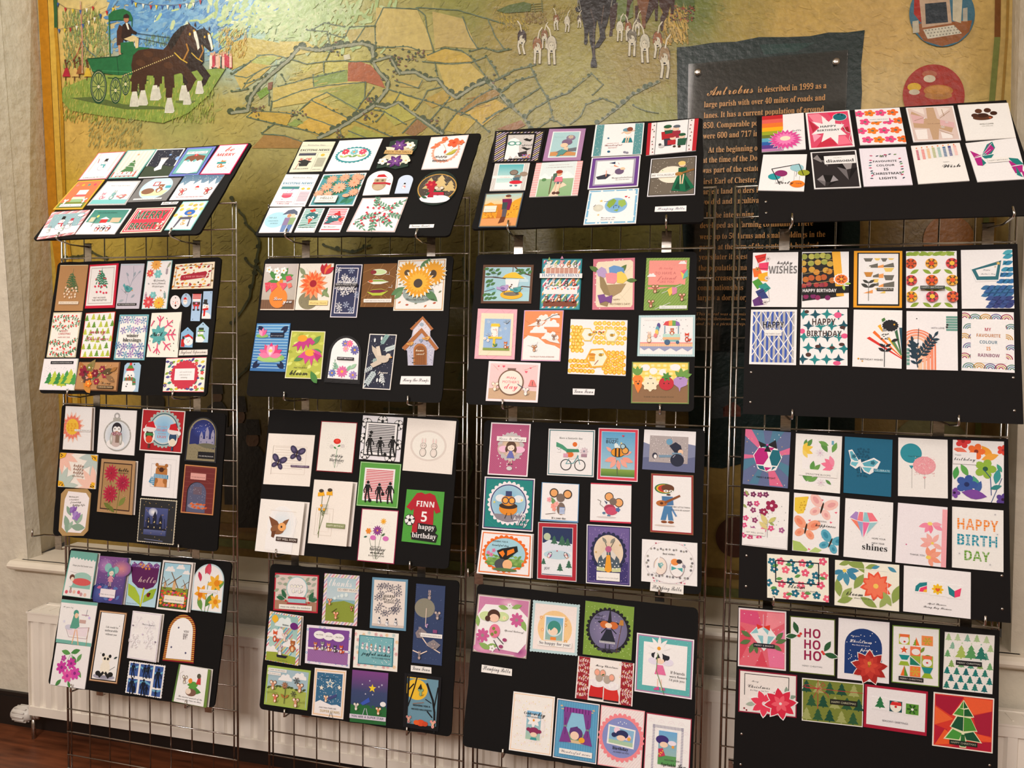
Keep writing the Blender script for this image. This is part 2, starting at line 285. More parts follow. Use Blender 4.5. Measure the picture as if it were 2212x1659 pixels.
class Art:
    def __init__(s, mp, asp, parent, base=0.0, m=None, first='artwork', seed=1):
        s.mp = mp; s.asp = asp; s.parent = parent; s.h = base; s.m = m or M_PAPER; s.name = first; s.mb = MB(); s.raised = 0; s.clip = None; s.rnd = random.Random(seed); s.parts = []
    def flush(s):
        if s.mb.f: s.parts.append(s.mb.build(s.name, s.m, s.parent))
        s.mb = MB()
    def part(s, name, lift=.0008):
        s.flush(); s.name = name; s.h += lift; s.raised = lift
    def poly(s, pts, c, wall=None):
        col = C3(c) if isinstance(c, str) else c
        s.h += STEP
        if s.clip:
            if s.raised or isinstance(col, list): lo, hi = (-9, 109) if s.raised else (0, 100); pts = [(min(hi, max(lo, x)), min(hi, max(lo, y))) for x, y in pts]
            elif min(min(q) for q in pts) < 0 or max(max(q) for q in pts) > 100 or len(s.clip) > 4:
                pts = convclip(pts, s.clip)
                if len(pts) < 3: return
        top = [s.mp(x, y, s.h) for x, y in pts]
        s.mb.face(top, col)
        if s.raised and (wall if wall is not None else True) and len(pts) > 2:
            lo = [s.mp(x, y, s.h-s.raised*.9) for x, y in pts]
            cc = col[0] if isinstance(col, list) else col
            for k in range(len(pts)):
                j = (k+1) % len(pts); s.mb.face([top[k], top[j], lo[j], lo[k]], cc)
    def put(s, polys, cx, cy, r, a=0, wall=None):
        ca, sa = cos(radians(a)), sin(radians(a))
        for c, p in polys:
            s.poly([(cx+(x*ca-y*sa)*r, cy+(x*sa+y*ca)*r*s.asp) for x, y in p], c, wall)
    def text(s, x0, x1, y, c, st, body, k=1.0, ymax=None, y1=None):
        vs, fs = text_geo(body, st)
        if not vs: return
        a = min(v[0] for v in vs); b = max(v[0] for v in vs); sc = (x1-x0)/(b-a); sv = sc*s.asp*k
        if ymax and (max(v[1] for v in vs)-min(v[1] for v in vs))*sv > ymax: sv = ymax/(max(v[1] for v in vs)-min(v[1] for v in vs))
        s.h += STEP*2; col = C3(c); base = len(s.mb.v)
        sl = 0 if y1 is None else (y1-y)/(x1-x0)
        s.mb.v += [tuple(s.mp(x0+(vx-a)*sc, y-vy*sv+(vx-a)*sc*sl, s.h)) for vx, vy in vs]
        for f in fs: s.mb.f.append(tuple(i+base for i in f)); s.mb.c.append(col)
    def run(s, code):
        for it in code.split(';'):
            it = it.strip()
            if not it: continue
            it, _, body = it.partition('|')
            t = it.split(); o = t[0]; t = t[1:]
            if o in 'DS': t = ' '.join(t).replace(',', ' ').split()
            def n(*i): return [float(t[k]) for k in i]
            A = s.asp
            if o[0] == '@': s.part(o[1:])
            elif o == 'R':
                x0, y0, x1, y1 = n(0, 1, 2, 3); c = t[4]
                if len(t) > 5: c = [C3(t[4]), C3(t[4]), C3(t[5]), C3(t[5])]
                s.poly([(x0, y0), (x1, y0), (x1, y1), (x0, y1)], c)
            elif o == 'm':
                i = float(t[0]); s.poly([(i, i*A), (100-i, i*A), (100-i, 100-i*A), (i, 100-i*A)], t[1])
            elif o == 'E':
                x, y, rx, ry = n(0, 1, 2, 3); p = ell(x, y, rx, ry*A, 32)
                if len(t) > 5:
                    s.h += STEP; c0, c1 = C3(t[4]), C3(t[5]); q = [s.mp(a, b, s.h) for a, b in p]; ce = s.mp(x, y, s.h)
                    for k in range(32): s.mb.face([ce, q[k], q[(k+1) % 32]], [c0, c1, c1])
                else: s.poly(p, t[4])
            elif o == 'O':
                x, y, rx, ry, k = n(0, 1, 2, 3, 4); k = int(k); p = []
                for i in range(k*4):
                    th = 2*pi*i/(k*4); q = 1+.055*abs(sin(k*th/2))*2-.05
                    p.append((x+rx*q*cos(th), y+ry*A*q*sin(th)))
                s.poly(p, t[5])
            elif o == 'A':   # arched window: x0 y0 x1 y1
                x0, y0, x1, y1 = n(0, 1, 2, 3); r = (x1-x0)/2
                s.poly([(x0, y1)]+[((x0+x1)/2-r*cos(pi*k/14), y0+r*A-r*A*sin(pi*k/14)) for k in range(15)]+[(x1, y1)], t[4])
            elif o == 'P':
                v = [float(q) for q in t[1:]]; s.poly(list(zip(v[::2], v[1::2])), t[0])
            elif o == 'L':
                v = [float(q) for q in t[2:]]; w = float(t[0])
                if max(v[1::2]) > 104: v[1::2] = [q*A for q in v[1::2]]
                p = [(a, b/A) for a, b in zip(v[::2], v[1::2])]
                for q in stroke(p, w): s.poly([(a, b*A) for a, b in q], t[1])
            elif o == 'f': s.put(m_flower(int(t[3]), t[4], t[5], float(t[6]) if len(t) > 6 else 0), *n(0, 1, 2))
            elif o == 'd': s.put(m_point(int(t[3]), t[4], t[5], 8, .3), *n(0, 1, 2))
            elif o == 'q': s.put(m_point(int(t[3]), t[4], t[5], 10, .5), *n(0, 1, 2))
            elif o == 'l':
                x, y, r, a = n(0, 1, 2, 3); s.put([(t[4], lens(0, 0, 1, a, .42))], x, y, r)
            elif o == 't': s.put(m_pine(t[3]), *n(0, 1, 2))
            elif o == 'k': s.put(m_flake(t[3]), *n(0, 1, 2))
            elif o == 's': s.put([(t[3], star(5, 1, .42))], *n(0, 1, 2))
            elif o == 'h': s.put(m_heart(t[3]), *n(0, 1, 2))
            elif o == 'b': s.put(m_butter(t[3], t[4]), *n(0, 1, 2), float(t[5]) if len(t) > 5 else 0)
            elif o == 'o': s.put(m_cloud(t[3]), *n(0, 1, 2))
            elif o == 'n': s.put(m_balloon(t[3], t[4]), *n(0, 1, 2))
            elif o == 'g':
                x, y, r, a = n(0, 1, 2, 3); s.put(m_sprig(t[4], int(t[5]), t[6] if len(t) > 6 else None), x, y, r, -a)
            elif o == 'M':
                x, y, r = n(1, 2, 3)
                if s.raised and 'cutout' in s.name:
                    s.flush(); s.name = {'girl': 'doll', 'man': 'figure'}.get(t[0], t[0])+'_cutout'
                s.put(critter(t[0], t[4], t[5] if len(t) > 5 else 'fed'), x, y, r, float(t[6]) if len(t) > 6 else 0)
            elif o == 'D':
                x0, y0, x1, y1, k, r = n(0, 1, 2, 3, 4, 5)
                for i in range(int(k)):
                    s.h -= STEP*.97; s.poly(ell(s.rnd.uniform(x0+r, x1-r), s.rnd.uniform(y0+r*A, y1-r*A), r, r*A, 7), t[6+i % (len(t)-6)], False)
            elif o == 'S':
                x0, y0, x1, y1, k, du = n(1, 2, 3, 4, 5, 6); k = int(k)
                for i in range(k):
                    c = t[7+i % (len(t)-7)]; s.h -= STEP*.9
                    if t[0] == 'v':
                        w = (x1-x0)/k; s.poly([(x0+i*w, y0), (x0+(i+du)*w, y0), (x0+(i+du)*w, y1), (x0+i*w, y1)], c, False)
                    elif t[0] == 'h':
                        w = (y1-y0)/k; s.poly([(x0, y0+i*w), (x1, y0+i*w), (x1, y0+(i+du)*w), (x0, y0+(i+du)*w)], c, False)
                    else:
                        for q in clipdiag(x0, y0, x1, y1, i, k, du, t[0]): s.poly(q, c, False)
            elif o == 'K':
                x0, y0, x1, y1, k, r = n(0, 1, 2, 3, 4, 6); k = int(k)
                nx = max(1, round(math.sqrt(k*(x1-x0)/max(1, (y1-y0)/A)))); ny = max(1, round(k/nx)); cs = t[7].split(','); c2 = t[8].split(',') if len(t) > 8 else ['fd6']; j = float(t[9]) if len(t) > 9 else .25
                w, h = (x1-x0)/nx, (y1-y0)/ny; hh = s.h
                for i in range(nx*ny):
                    gx, gy = i % nx, i//nx; sh = .5*(gy % 2)-.25 if nx > 1 else 0
                    x = x0+(gx+.5+sh*.9+s.rnd.uniform(-j, j))*w; y = y0+(gy+.5+s.rnd.uniform(-j, j))*h
                    s.h = hh; s.put(MOT[t[5]](cs[i % len(cs)], c2[i % len(c2)]), x, y, r, s.rnd.uniform(-60, 60)*j*2 if t[5] not in 'tao' else 0)
                s.h += STEP
            elif o == 'H':
                y0, y1 = n(0, 1); s.poly([(0, y1), (100, y1)]+[(100-5*k, y0+2.5*sin(k*.6+float(t[3]) if len(t) > 3 else k*.6)) for k in range(21)], t[2])
            elif o == 'T':
                x0, x1, y = n(0, 1, 2); s.text(x0, x1, y, t[3], t[4] if len(t) > 4 else '', body, float(t[5]) if len(t) > 5 else 1)
            elif o == 'B':
                x0, x1, y0, y1 = n(0, 1, 2, 3); keep = s.name, s.raised; s.flush(); s.name = 'sentiment_banner'; s.raised = .001; s.h += .001
                s.poly([(x0, y0), (x1, y0), (x1, y1), (x0, y1)], t[4]); s.raised = 0
                hh = (y1-y0); s.text(x0+(x1-x0)*.05, x1-(x1-x0)*.05, y1-hh*.3, t[5], t[6] if len(t) > 6 else '', body, 1, hh*.72)
                s.flush(); s.name, s.raised = keep
                s.name = s.name if s.name != 'artwork' else 'decoration'
            else: print('BAD OP', o, it)
def clipdiag(x0, y0, x1, y1, i, k, du, kind):
    W_, H_ = x1-x0, y1-y0; out = []; T = 2.0/k; a = i*T; b = a+T*du
    def cut(poly, val, sign):
        r = []
        for q in range(len(poly)):
            p, w = poly[q], poly[(q+1) % len(poly)]; fp, fw = sign*(p[0]+p[1]-val), sign*(w[0]+w[1]-val)
            if fp >= 0: r.append(p)
            if (fp >= 0) != (fw >= 0):
                t = fp/(fp-fw); r.append((p[0]+(w[0]-p[0])*t, p[1]+(w[1]-p[1])*t))
        return r
    p = cut([(0, 0), (1, 0), (1, 1), (0, 1)], a, 1); p = cut(p, b, -1) if len(p) > 2 else p
    if len(p) > 2:
        out.append([(x0+(u if kind == 'd' else 1-u)*W_, y0+v*H_) for u, v in p])
    return out
# ---------------------------------------------------------------- wall, sill, floor
YM, YW = 2.46, 2.21          # painted wall at the back of the recess; face of the wall around it
ZS = CAMZ-.809               # top of the sill
def proj(P):
    d = P-Vector((0, 0, CAMZ)); w = d.dot(FWD)
    return 1106+F*d.dot(RIGHT)/w, 829.5-F*d.dot(UPV)/w
CL0, CL1 = PY(81, 0, YM), PY(142, 1150, YM)      # left and right corners of the recess lean a little
CR0, CR1 = PY(2187, 0, YM), PY(2166, 1200, YM)
def at_z(a, b, z):
    t = (z-a.z)/(b.z-a.z); return a+(b-a)*t
FL0, FL1 = PY(-16, 200, YW), PY(60, 1199, YW)
FR0, FR1 = PY(2220, 200, YW), PY(2191, 1160, YW)
ZT = 3.3
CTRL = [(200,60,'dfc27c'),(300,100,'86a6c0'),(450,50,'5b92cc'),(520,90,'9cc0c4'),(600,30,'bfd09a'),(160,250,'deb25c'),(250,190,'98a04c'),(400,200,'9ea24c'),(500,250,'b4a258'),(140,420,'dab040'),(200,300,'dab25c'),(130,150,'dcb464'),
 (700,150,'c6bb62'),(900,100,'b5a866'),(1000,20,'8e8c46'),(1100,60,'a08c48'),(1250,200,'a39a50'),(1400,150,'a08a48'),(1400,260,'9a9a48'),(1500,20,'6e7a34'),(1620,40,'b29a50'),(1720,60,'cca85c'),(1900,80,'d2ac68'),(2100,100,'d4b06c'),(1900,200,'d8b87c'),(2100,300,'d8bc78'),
 (800,300,'b8a040'),(550,450,'8a7a3a'),(550,800,'6a5c2c'),(1000,700,'5a4e28'),(150,700,'c8a040'),(120,900,'c89c40'),(520,1000,'4e3c22'),(300,560,'b89c40'),(520,1130,'8a6a32'),(1000,1000,'40301c'),(1000,500,'6a5a2c'),(1550,1120,'a88848'),(2100,1000,'9a7c4c'),(2000,520,'9a7a44'),(1550,700,'1c2426'),(1800,1150,'a88848')]  # points in the gaps behind the boards have shade in their colour
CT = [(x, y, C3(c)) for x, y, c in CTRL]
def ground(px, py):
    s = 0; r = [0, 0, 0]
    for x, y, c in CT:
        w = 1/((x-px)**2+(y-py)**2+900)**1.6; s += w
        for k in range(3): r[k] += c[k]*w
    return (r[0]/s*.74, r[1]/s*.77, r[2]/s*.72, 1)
mb = MB(); NX, NZ = 64, 60
def wp(i, j):
    z = ZS-.02+(ZT-ZS)*j/NZ; a, b = at_z(CL0, CL1, z), at_z(CR0, CR1, z); p = a+(b-a)*(i/NX); return p
G = {}
rn = random.Random(4)
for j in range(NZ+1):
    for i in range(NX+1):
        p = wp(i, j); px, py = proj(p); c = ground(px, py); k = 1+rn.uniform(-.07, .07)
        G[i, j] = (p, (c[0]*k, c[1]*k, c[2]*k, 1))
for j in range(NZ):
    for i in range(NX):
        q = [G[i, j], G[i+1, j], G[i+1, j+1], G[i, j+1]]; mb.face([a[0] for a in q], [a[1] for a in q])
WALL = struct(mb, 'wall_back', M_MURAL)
# painted scenes: flat paint on the plaster, in the plane of the wall
def mural_map(x, y, h): return PY(x, y, YM-.0004-h)
def pig(c): return (c[0]*.74, c[1]*.77, c[2]*.72, 1)
PH = [0]
class Paint(Art):
    def flush(s): super().flush(); PH[0] = s.h
    def __init__(s, name, seed=3):
        super().__init__(mural_map, 1.0, WALL, PH[0], M_MURAL, name, seed); s.sx = s.ox = s.oy = 0; s.k = 1
    def poly(s, pts, c, wall=None):
        s.h += 5e-7; col = C3(c) if isinstance(c, str) else c
        s.mb.face([s.mp(x, y, s.h) for x, y in pts], pig(col))
    def put(s, polys, cx, cy, r, a=0, wall=None): pass
    def view(s, k, ox, oy):
        s.k = k; s.mp = lambda x, y, h: mural_map(x/k+ox, y/k+oy, h)
    def wob(s, pts, w, c, amp=2.0, seg=26, bush=None):
        out = []
        for (x0, y0), (x1, y1) in zip(pts, pts[1:]):
            n = max(1, int(hypot(x1-x0, y1-y0)/seg))
            for i in range(n): out.append((x0+(x1-x0)*i/n+(s.rnd.uniform(-amp, amp) if i else 0), y0+(y1-y0)*i/n+(s.rnd.uniform(-amp, amp) if i else 0)))
        out.append(pts[-1])
        for q in stroke(out, w): s.poly([(x+s.rnd.uniform(-w, w)*.12, y+s.rnd.uniform(-w, w)*.12) for x, y in q], c)
        if bush:
            for x, y in out[::2]:
                r = s.rnd.uniform(.5, 1.3)*w; s.poly(ell(x+s.rnd.uniform(-w, w)*.4, y-r*.5, r, r*.9, 8), bush)
    def P(s, c, *v): s.poly(list(zip(v[::2], v[1::2])), c)
    def L(s, w, c, *v):
        for q in stroke(list(zip(v[::2], v[1::2])), w): s.poly(q, c)
    def tufts(s, x0, y0, x1, y1, n, L_, cs, lean=0):
        for i in range(n):
            x, y = s.rnd.uniform(x0, x1), s.rnd.uniform(y0, y1); l = s.rnd.uniform(.5, 1)*L_; pass
            s.poly([(x-L_*.06, y), (x+L_*.06, y), (x+lean*l+s.rnd.uniform(-.25, .25)*l, y-l)], cs[i % len(cs)])
def quads(s): return [float(x) for x in s.split()]
p = Paint('painted_ground'); p.view(1, 0, 0); rnd = random.Random(8)
def dab(pa, x, y, L_, w, c, a):
    n = stroke([(x-L_*cos(a), y-L_*sin(a)), (x+L_*cos(a), y+L_*sin(a))], w)[0]; (x0, y0), (x1, y1), (x2, y2), (x3, y3) = n
    pa.h += 2.5e-7; pa.mb.face([pa.mp(u, v, pa.h) for u, v in ((x0, y0), (x1, y1), ((x1+x2)/2+cos(a)*w*.6, (y1+y2)/2+sin(a)*w*.6), (x2, y2), (x3, y3), ((x0+x3)/2-cos(a)*w*.6, (y0+y3)/2-sin(a)*w*.6))], c)
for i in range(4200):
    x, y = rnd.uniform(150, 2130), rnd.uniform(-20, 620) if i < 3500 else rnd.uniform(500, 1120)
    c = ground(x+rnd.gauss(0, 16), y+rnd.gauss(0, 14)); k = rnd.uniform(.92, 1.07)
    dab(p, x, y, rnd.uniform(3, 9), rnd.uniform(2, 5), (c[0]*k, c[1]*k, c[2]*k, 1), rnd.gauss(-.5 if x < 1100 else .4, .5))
SKY = ['5f94c8', '6c9ecc', '7aa8d0', '5a8cc2', '8ab0cc', 'a4c4d0']
for i in range(1500):
    x, y = rnd.uniform(236, 640), rnd.uniform(-10, 112); t = (x-236)/404
    if y > 96-t*70+rnd.gauss(0, 9) and x > 470: continue
    if x < 262 and rnd.random() < .6: continue
    c = C3(SKY[int(rnd.uniform(0, 4)+t*2)]) if rnd.random() > (.8*max(0, t-.55)+.01) else C3(rnd.choice(['dce4d4', 'c4d8dc', 'e0e4c0']))
    dab(p, x, y, rnd.uniform(4, 11), rnd.uniform(4, 8), pig(c), rnd.gauss(-.5, .5))
for i in range(700):   # pale green dabs up the middle, lamp glare worked into their colour
    x, y = rnd.gauss(640, 90), rnd.gauss(20, 45)
    if y > 110: continue
    dab(p, x, y, rnd.uniform(4, 11), rnd.uniform(4, 8), pig(C3(rnd.choice(['bccc98', 'b0c48c', 'c6d0a0', 'a8bc80', 'b6c892', 'c0cca2']))), rnd.gauss(-.9, .6))
p.flush()
p = Paint('painted_map'); p.view(3.687, 500, 0)
FIELDS = [('c8b463','0 340 130 300 330 330 520 380 380 470 130 500 0 560'),('d2bd6a','380 330 600 330 700 400 560 430 420 460'),('c9b060','20 600 150 500 330 520 200 640 80 720'),('cdb765','330 700 640 620 900 570 1040 650 700 800 330 860'),('8fa257','655 600 920 555 925 650 660 690'),('b0623c','930 500 1010 485 1110 520 1180 600 1222 700 1060 650 925 648'),
 ('a3a350','620 730 1060 655 1060 780 990 880 760 740'),('cfae4e','550 880 680 780 930 940 860 1020 620 940'),('d6ae4a','620 940 860 1020 700 1085 520 1010'),('c6a445','180 880 500 890 440 1000 120 930'),('92a452','500 950 560 960 520 1010 455 1000'),('a87f45','260 1075 480 1090 570 1130 540 1180 160 1180'),('bfae6e','900 240 1140 215 1150 360 960 370'),
 ('c9b26e','1150 60 1480 80 1560 250 1600 400 1450 400 1150 360'),('c0a868','1600 90 1850 150 1960 390 1700 370 1620 390'),('c8ae5c','1640 520 1900 500 2020 620 1800 760 1700 680'),('b89a44','1520 800 1720 700 1780 790 1600 860'),('9c6f3c','1380 1060 1480 950 1560 1010 1460 1085'),('a07c34','1790 900 1960 760 2090 710 2120 770 1960 830 1830 920'),('cba846','1860 900 2100 790 2200 850 2000 1000'),('c4b050','1230 780 1330 740 1500 810 1420 900 1250 850'),('b9b04f','1190 880 1340 820 1480 930 1300 1000'),
 ('c3a643','1700 1040 1790 910 1950 960 1850 1070'),('a8a648','980 1000 1250 1090 900 1100'),('c9a84a','1540 430 1700 390 1880 430 1920 490 1700 500 1560 480'),('c4b468','440 680 720 500 740 560 400 700'),('b7bd6c','200 440 380 450 300 520 160 500'),('bfa75e','1350 640 1530 640 1500 700 1340 690')]
for c, s_ in FIELDS:
    v = quads(s_); pts = list(zip(v[::2], v[1::2])); p.poly(pts, c)
rnd = random.Random(8)
for c, s_ in FIELDS:   # plough strokes
    v = quads(s_); xs, ys = v[::2], v[1::2]; cx, cy = sum(xs)/len(xs), sum(ys)/len(ys); b = C3(c)
    for i in range(14):
        k = .88+.2*rnd.random(); x, y = cx+(rnd.random()-.5)*(max(xs)-min(xs))*.45, cy+(rnd.random()-.5)*(max(ys)-min(ys))*.4
        p.poly(stroke([(x-40, y+8), (x+40, y-8)], 7)[0], (b[0]*k, b[1]*k, b[2]*k, 1))
HEDGE = ['200 440 330 435 470 470 600 510 740 490 900 480 960 490 1120 490','0 590 150 490 230 440','20 600 120 620 270 540 400 510','110 670 240 620','0 730 130 710','80 720 130 640 200 580','400 600 430 650','370 690 560 640 900 560','735 490 735 580','650 600 655 690','330 810 560 720 760 680 1060 655','300 710 300 840','320 810 310 880','240 1060 320 1000 340 985 120 930','120 930 180 880 440 900 520 920','240 1065 420 1080 560 1130','340 985 600 1040 720 1080','540 880 640 790 760 735 860 790 1020 880','640 800 930 940','600 930 860 1020','1070 650 1060 780 1000 870 970 920','1130 700 1060 790','780 420 750 480','780 270 900 300','900 300 940 215 1140 205 1210 60 1480 70','600 240 760 250 780 340','640 240 740 180 900 215','960 370 1060 220','1140 215 1150 380 1400 370 1490 400','1470 60 1540 120 1560 250 1610 400','1840 130 1900 290 1960 390','2040 150 2100 290 2170 390','1480 60 1800 80 2180 190','1560 440 1700 380 1830 400 1930 470','1520 490 1760 510 1900 500 2030 450 2130 610','1900 410 2000 380 2110 410 2212 390','1930 480 2030 620','1620 500 1640 600','1300 640 1490 700 1520 640','1520 800 1560 720 1680 690','1250 710 1340 740 1580 810 1900 920 2050 1050','1340 740 1300 810','1460 880 1520 800','1580 960 1740 780','1680 1040 1790 900 1830 870 1960 770 2090 700','1820 920 1960 830 2120 770','2000 980 2100 900 2212 850','1220 890 1390 990','1150 970 1220 890','1120 870 1220 890','980 960 1280 1090','930 1040 1080 1100','860 1020 880 1110','1360 1060 1480 940 1640 1060','2080 650 2212 590','2140 740 2212 690']
for s_ in HEDGE:
    v = quads(s_); p.wob(list(zip(v[::2], v[1::2])), 9, '64735a', 2, 30, '4d5c3c' if hash(len(s_)) % 2 else None)
for w, s_ in ((20,'0 900 130 880 150 780 220 680 330 580 450 480 540 380 700 400 900 365 1040 345 1120 370 1130 500 1180 580 1250 650 1240 710 1150 830 1000 930 860 1020 690 1100'),(18,'1340 580 1470 575 1560 630 1640 630 1720 730 1790 780 1920 690 2050 640 2130 740 2212 840'),(14,'1150 840 1230 860 1330 815 1480 930 1600 1010 1680 1065'),(14,'1130 490 1260 450 1300 520 1340 590')):
    v = quads(s_); q = list(zip(v[::2], v[1::2])); p.wob(q, w+9, '66704f', 3, 24, '4b5638'); p.wob(q, w, '9a9a82', 2, 24)
for i in range(170):   # hedgerow trees and village
    x, y = rnd.choice([(1300, 440), (1350, 470), (1480, 440), (820, 400), (1100, 790), (190, 870), (1640, 980), (2040, 640), (1100, 930), (530, 920), (1260, 600), (850, 1080)]); x += rnd.gauss(0, 42); y += rnd.gauss(0, 26)
    p.poly(ell(x, y, rnd.uniform(5, 14), rnd.uniform(5, 12), 7), rnd.choice(['4c5640', '5c5a44', '6a5440', '7a5a44', '3c4a34', '8a8462']))
p.P('7a9c3a', 200, 740, 280, 690, 300, 740, 230, 790); p.P('8a5a44', 290, 660, 330, 650, 320, 710, 290, 715); p.P('cfc9b0', 890, 440, 940, 430, 950, 470, 900, 480)
p.flush()
p = Paint('painted_fields'); p.view(4.916, 1050, 0)
for w, s_ in ((26,'20 880 160 1000 300 1160 400 1250 480 1380'),(17,'470 700 560 900 660 1060 720 1290'),(14,'100 850 300 740 520 690'),(14,'140 980 320 860 520 800'),(13,'0 1080 120 1030'),(13,'280 1110 440 1020 570 930'),(15,'400 1250 500 1160 660 1060 880 980 1040 850 1120 780'),(14,'0 1260 230 1140'),(14,'0 600 90 720 140 820'),(12,'0 510 120 550 270 520'),(12,'550 1360 680 1270 760 1290 860 1360'),(12,'890 1320 1000 1240 1060 1110 1240 1040 1390 1110'),(10,'1130 1010 1240 900 1120 780'),(26,'1180 1310 1400 1140 1560 1000 1840 860'),(10,'1560 1120 1700 1180 1830 1200')):
    v = quads(s_); p.wob(list(zip(v[::2], v[1::2])), w, '6a7452' if w < 20 else '8c8c70', 4, 34, '4c5c3c')
p.P('9c6a3c', 110, 1370, 370, 1275, 420, 1330, 300, 1390); p.P('a6844a', 0, 980, 100, 950, 150, 1000, 0, 1070)
p.tufts(700, 800, 1100, 920, 160, 26, ['d8c870', 'b8ac58', 'c6b45c']); p.tufts(660, 1080, 1000, 1260, 150, 26, ['c8a840', 'b09a3c', 'd6bc58'], .5)
p.tufts(140, 160, 460, 330, 200, 60, ['b09a30', 'c8a83c', '8a7a38', 'a08c48'], -.4); p.tufts(420, 140, 640, 260, 100, 60, ['7a6038', '8c7040', 'a08850'], -.3); p.tufts(700, 70, 980, 250, 160, 50, ['a08a4c', 'bca35c', '8a7a44'], .3)
p.P('5c6a38', 110, 110, 250, 50, 400, 20, 480, 40, 470, 120, 200, 140)
for y in (45, 70, 95, 120): p.L(8, '7c7c48', 480, y, 600, y-10)
p.L(10, '6a6c40', 590, 0, 600, 130); p.L(9, '6a6c40', 500, 30, 520, 130)
p.P('6c7a3e', 1380, 0, 1560, 0, 1560, 180, 1400, 260); p.P('58682e', 1960, 0, 2212, 0, 2212, 60, 2000, 180)
p.tufts(1880, 120, 2150, 480, 330, 110, ['b8902c', 'a0803a', 'c8a050', 'd0b060', '7a6a30'], -.25)
for i in range(70):
    p.poly(ell(rnd.uniform(1960, 2212), rnd.uniform(60, 230), 12, 9, 6, rnd.random()), rnd.choice(['8a3a20', '4a3a20', '5a4a28', '9c5030']))
# the hunt: horse legs seen from below the frame's top edge
HB = '1e1612'
p.P(HB, 960, -60, 1390, -60, 1380, 60, 1310, 150, 1290, 240, 1260, 330, 1270, 400, 1200, 500, 1160, 515, 1155, 490, 1210, 390, 1200, 300, 1180, 200, 1160, 320, 1155, 480, 1160, 600, 1178, 680, 1175, 715, 1112, 715, 1110, 670, 1130, 600, 1120, 520, 1100, 440, 1090, 320, 1075, 400, 1080, 440, 1060, 480, 1038, 460, 1045, 400, 1040, 300, 1010, 160, 1000, 130)
p.L(14, '4a3a34', 1110, 100, 1150, 240, 1140, 420, 1145, 600); p.L(10, '5a4438', 1250, 60, 1225, 250); p.P('0e0c0c', 945, 90, 975, 60, 1005, 80, 1000, 120, 960, 130)
p.L(8, '8a8478', 975, 0, 970, 70, 990, 115, 1005, 90, 985, 0); p.L(8, '8a8478', 1340, 0, 1325, 70, 1365, 100, 1360, 40)
p.P('3c2014', 1320, 80, 1400, 20, 1385, 160, 1360, 300, 1345, 300, 1340, 380, 1305, 385, 1318, 300, 1310, 180)
p.P('4a2614', 1500, -40, 1580, -40, 1530, 60, 1500, 240, 1478, 240, 1490, 120); p.P('7a4a26', 1600, -40, 1760, -40, 1740, 90, 1700, 160, 1690, 300, 1660, 300, 1650, 160, 1610, 60); p.P('3a1e12', 1740, -40, 1830, -40, 1820, 220, 1795, 220, 1790, 80, 1700, 250, 1690, 210); p.P('3e2012', 1830, -40, 2010, -40, 1990, 150, 1965, 150, 1960, 40, 1930, 160, 1890, 230, 1880, 325, 1855, 325, 1850, 190, 1880, 130, 1840, 60)
p.P('4a2412', 1580, 60, 1620, 60, 1600, 230, 1585, 230)
def hound(x, y, s_, col, face=1, walk=0):
    w = 'd8cdb8'; d = '3a2c22'
    def q(*v): return [(x+a*s_*face, y+b*s_) for a, b in zip(v[::2], v[1::2])]
    p.poly(ell(x, y-75*s_, 40*s_, 62*s_), d); p.poly(ell(x, y-75*s_, 36*s_, 58*s_), col)
    for a in (-20, 22):
        for z in stroke(q(a, -60, a+walk*6, 20, a-4, 90), 22*s_): p.poly(z, d)
        for z in stroke(q(a, -60, a+walk*6, 20, a-4, 88), 17*s_): p.poly(z, w)
    for z in stroke(q(4, -120, 16, -180, 40, -215), 11*s_): p.poly(z, w)
    p.poly(ell(x, y-38*s_, 34*s_, 40*s_), w)
    p.poly(q(-40, -70, -18, -88, -16, -50, -38, -25), col); p.poly(q(40, -70, 18, -88, 16, -50, 38, -25), col)
    p.poly(ell(x, y-52*s_, 25*s_, 34*s_), d); p.poly(ell(x, y-52*s_, 23*s_, 32*s_), w); p.poly(ell(x-12*s_*face, y-64*s_, 9*s_, 14*s_), col)
    p.poly(ell(x, y-22*s_, 15*s_, 18*s_), w); p.poly(ell(x, y-12*s_, 9*s_, 7*s_), '1c1614')
    for a in (-9, 9): p.poly(ell(x+a*s_, y-58*s_, 3*s_, 4*s_, 6), '1c1614')
for a in ((860, 270, .75, 'd0c4b0', 1, 1), (745, 250, .75, '8a5a30', -1, 1), (990, 240, .6, '5a4a3a', 1, 1), (620, 430, .9, '8a5a30', 1, 0), (380, 470, 1.15, '3c2822', -1, 2), (545, 560, 1.25, '9a6434', 1, 0), (695, 560, 1.35, 'c8bca8', -1, 0), (1420, 350, .95, 'd8d0bc', 1, 0), (1510, 350, .9, '9a5a30', -1, 0), (1605, 300, .85, '6a5a4a', 1, 0), (1550, 480, 1.25, '7a7060', 1, 0), (1685, 540, 1.35, 'c8c0ac', -1, 0), (1820, 500, 1.25, '9a5c30', 1, 1), (1895, 690, 1.5, 'a08058', 1, 1)): hound(*a)
p.flush()
p = Paint('painted_cart_scene'); p.view(3.687, 0, 0)
p.tufts(500, 100, 800, 560, 500, 60, ['7a9068', '8ca06c', '9cac58', '6c8458', 'b0a85c', '889a50']); p.tufts(780, 180, 880, 450, 120, 50, ['8a9a6c', 'a0a868'])
p.tufts(1150, 290, 1350, 370, 90, 40, ['6c9480', '88a078'])
p.tufts(1740, 240, 1960, 470, 200, 45, ['d8a840', 'e0b858', 'c89840'], .4)
p.P('8aa048', 500, 700, 700, 620, 1200, 560, 1600, 560, 1800, 540, 1660, 760, 1500, 900, 1300, 980, 800, 920, 560, 880, 490, 800)
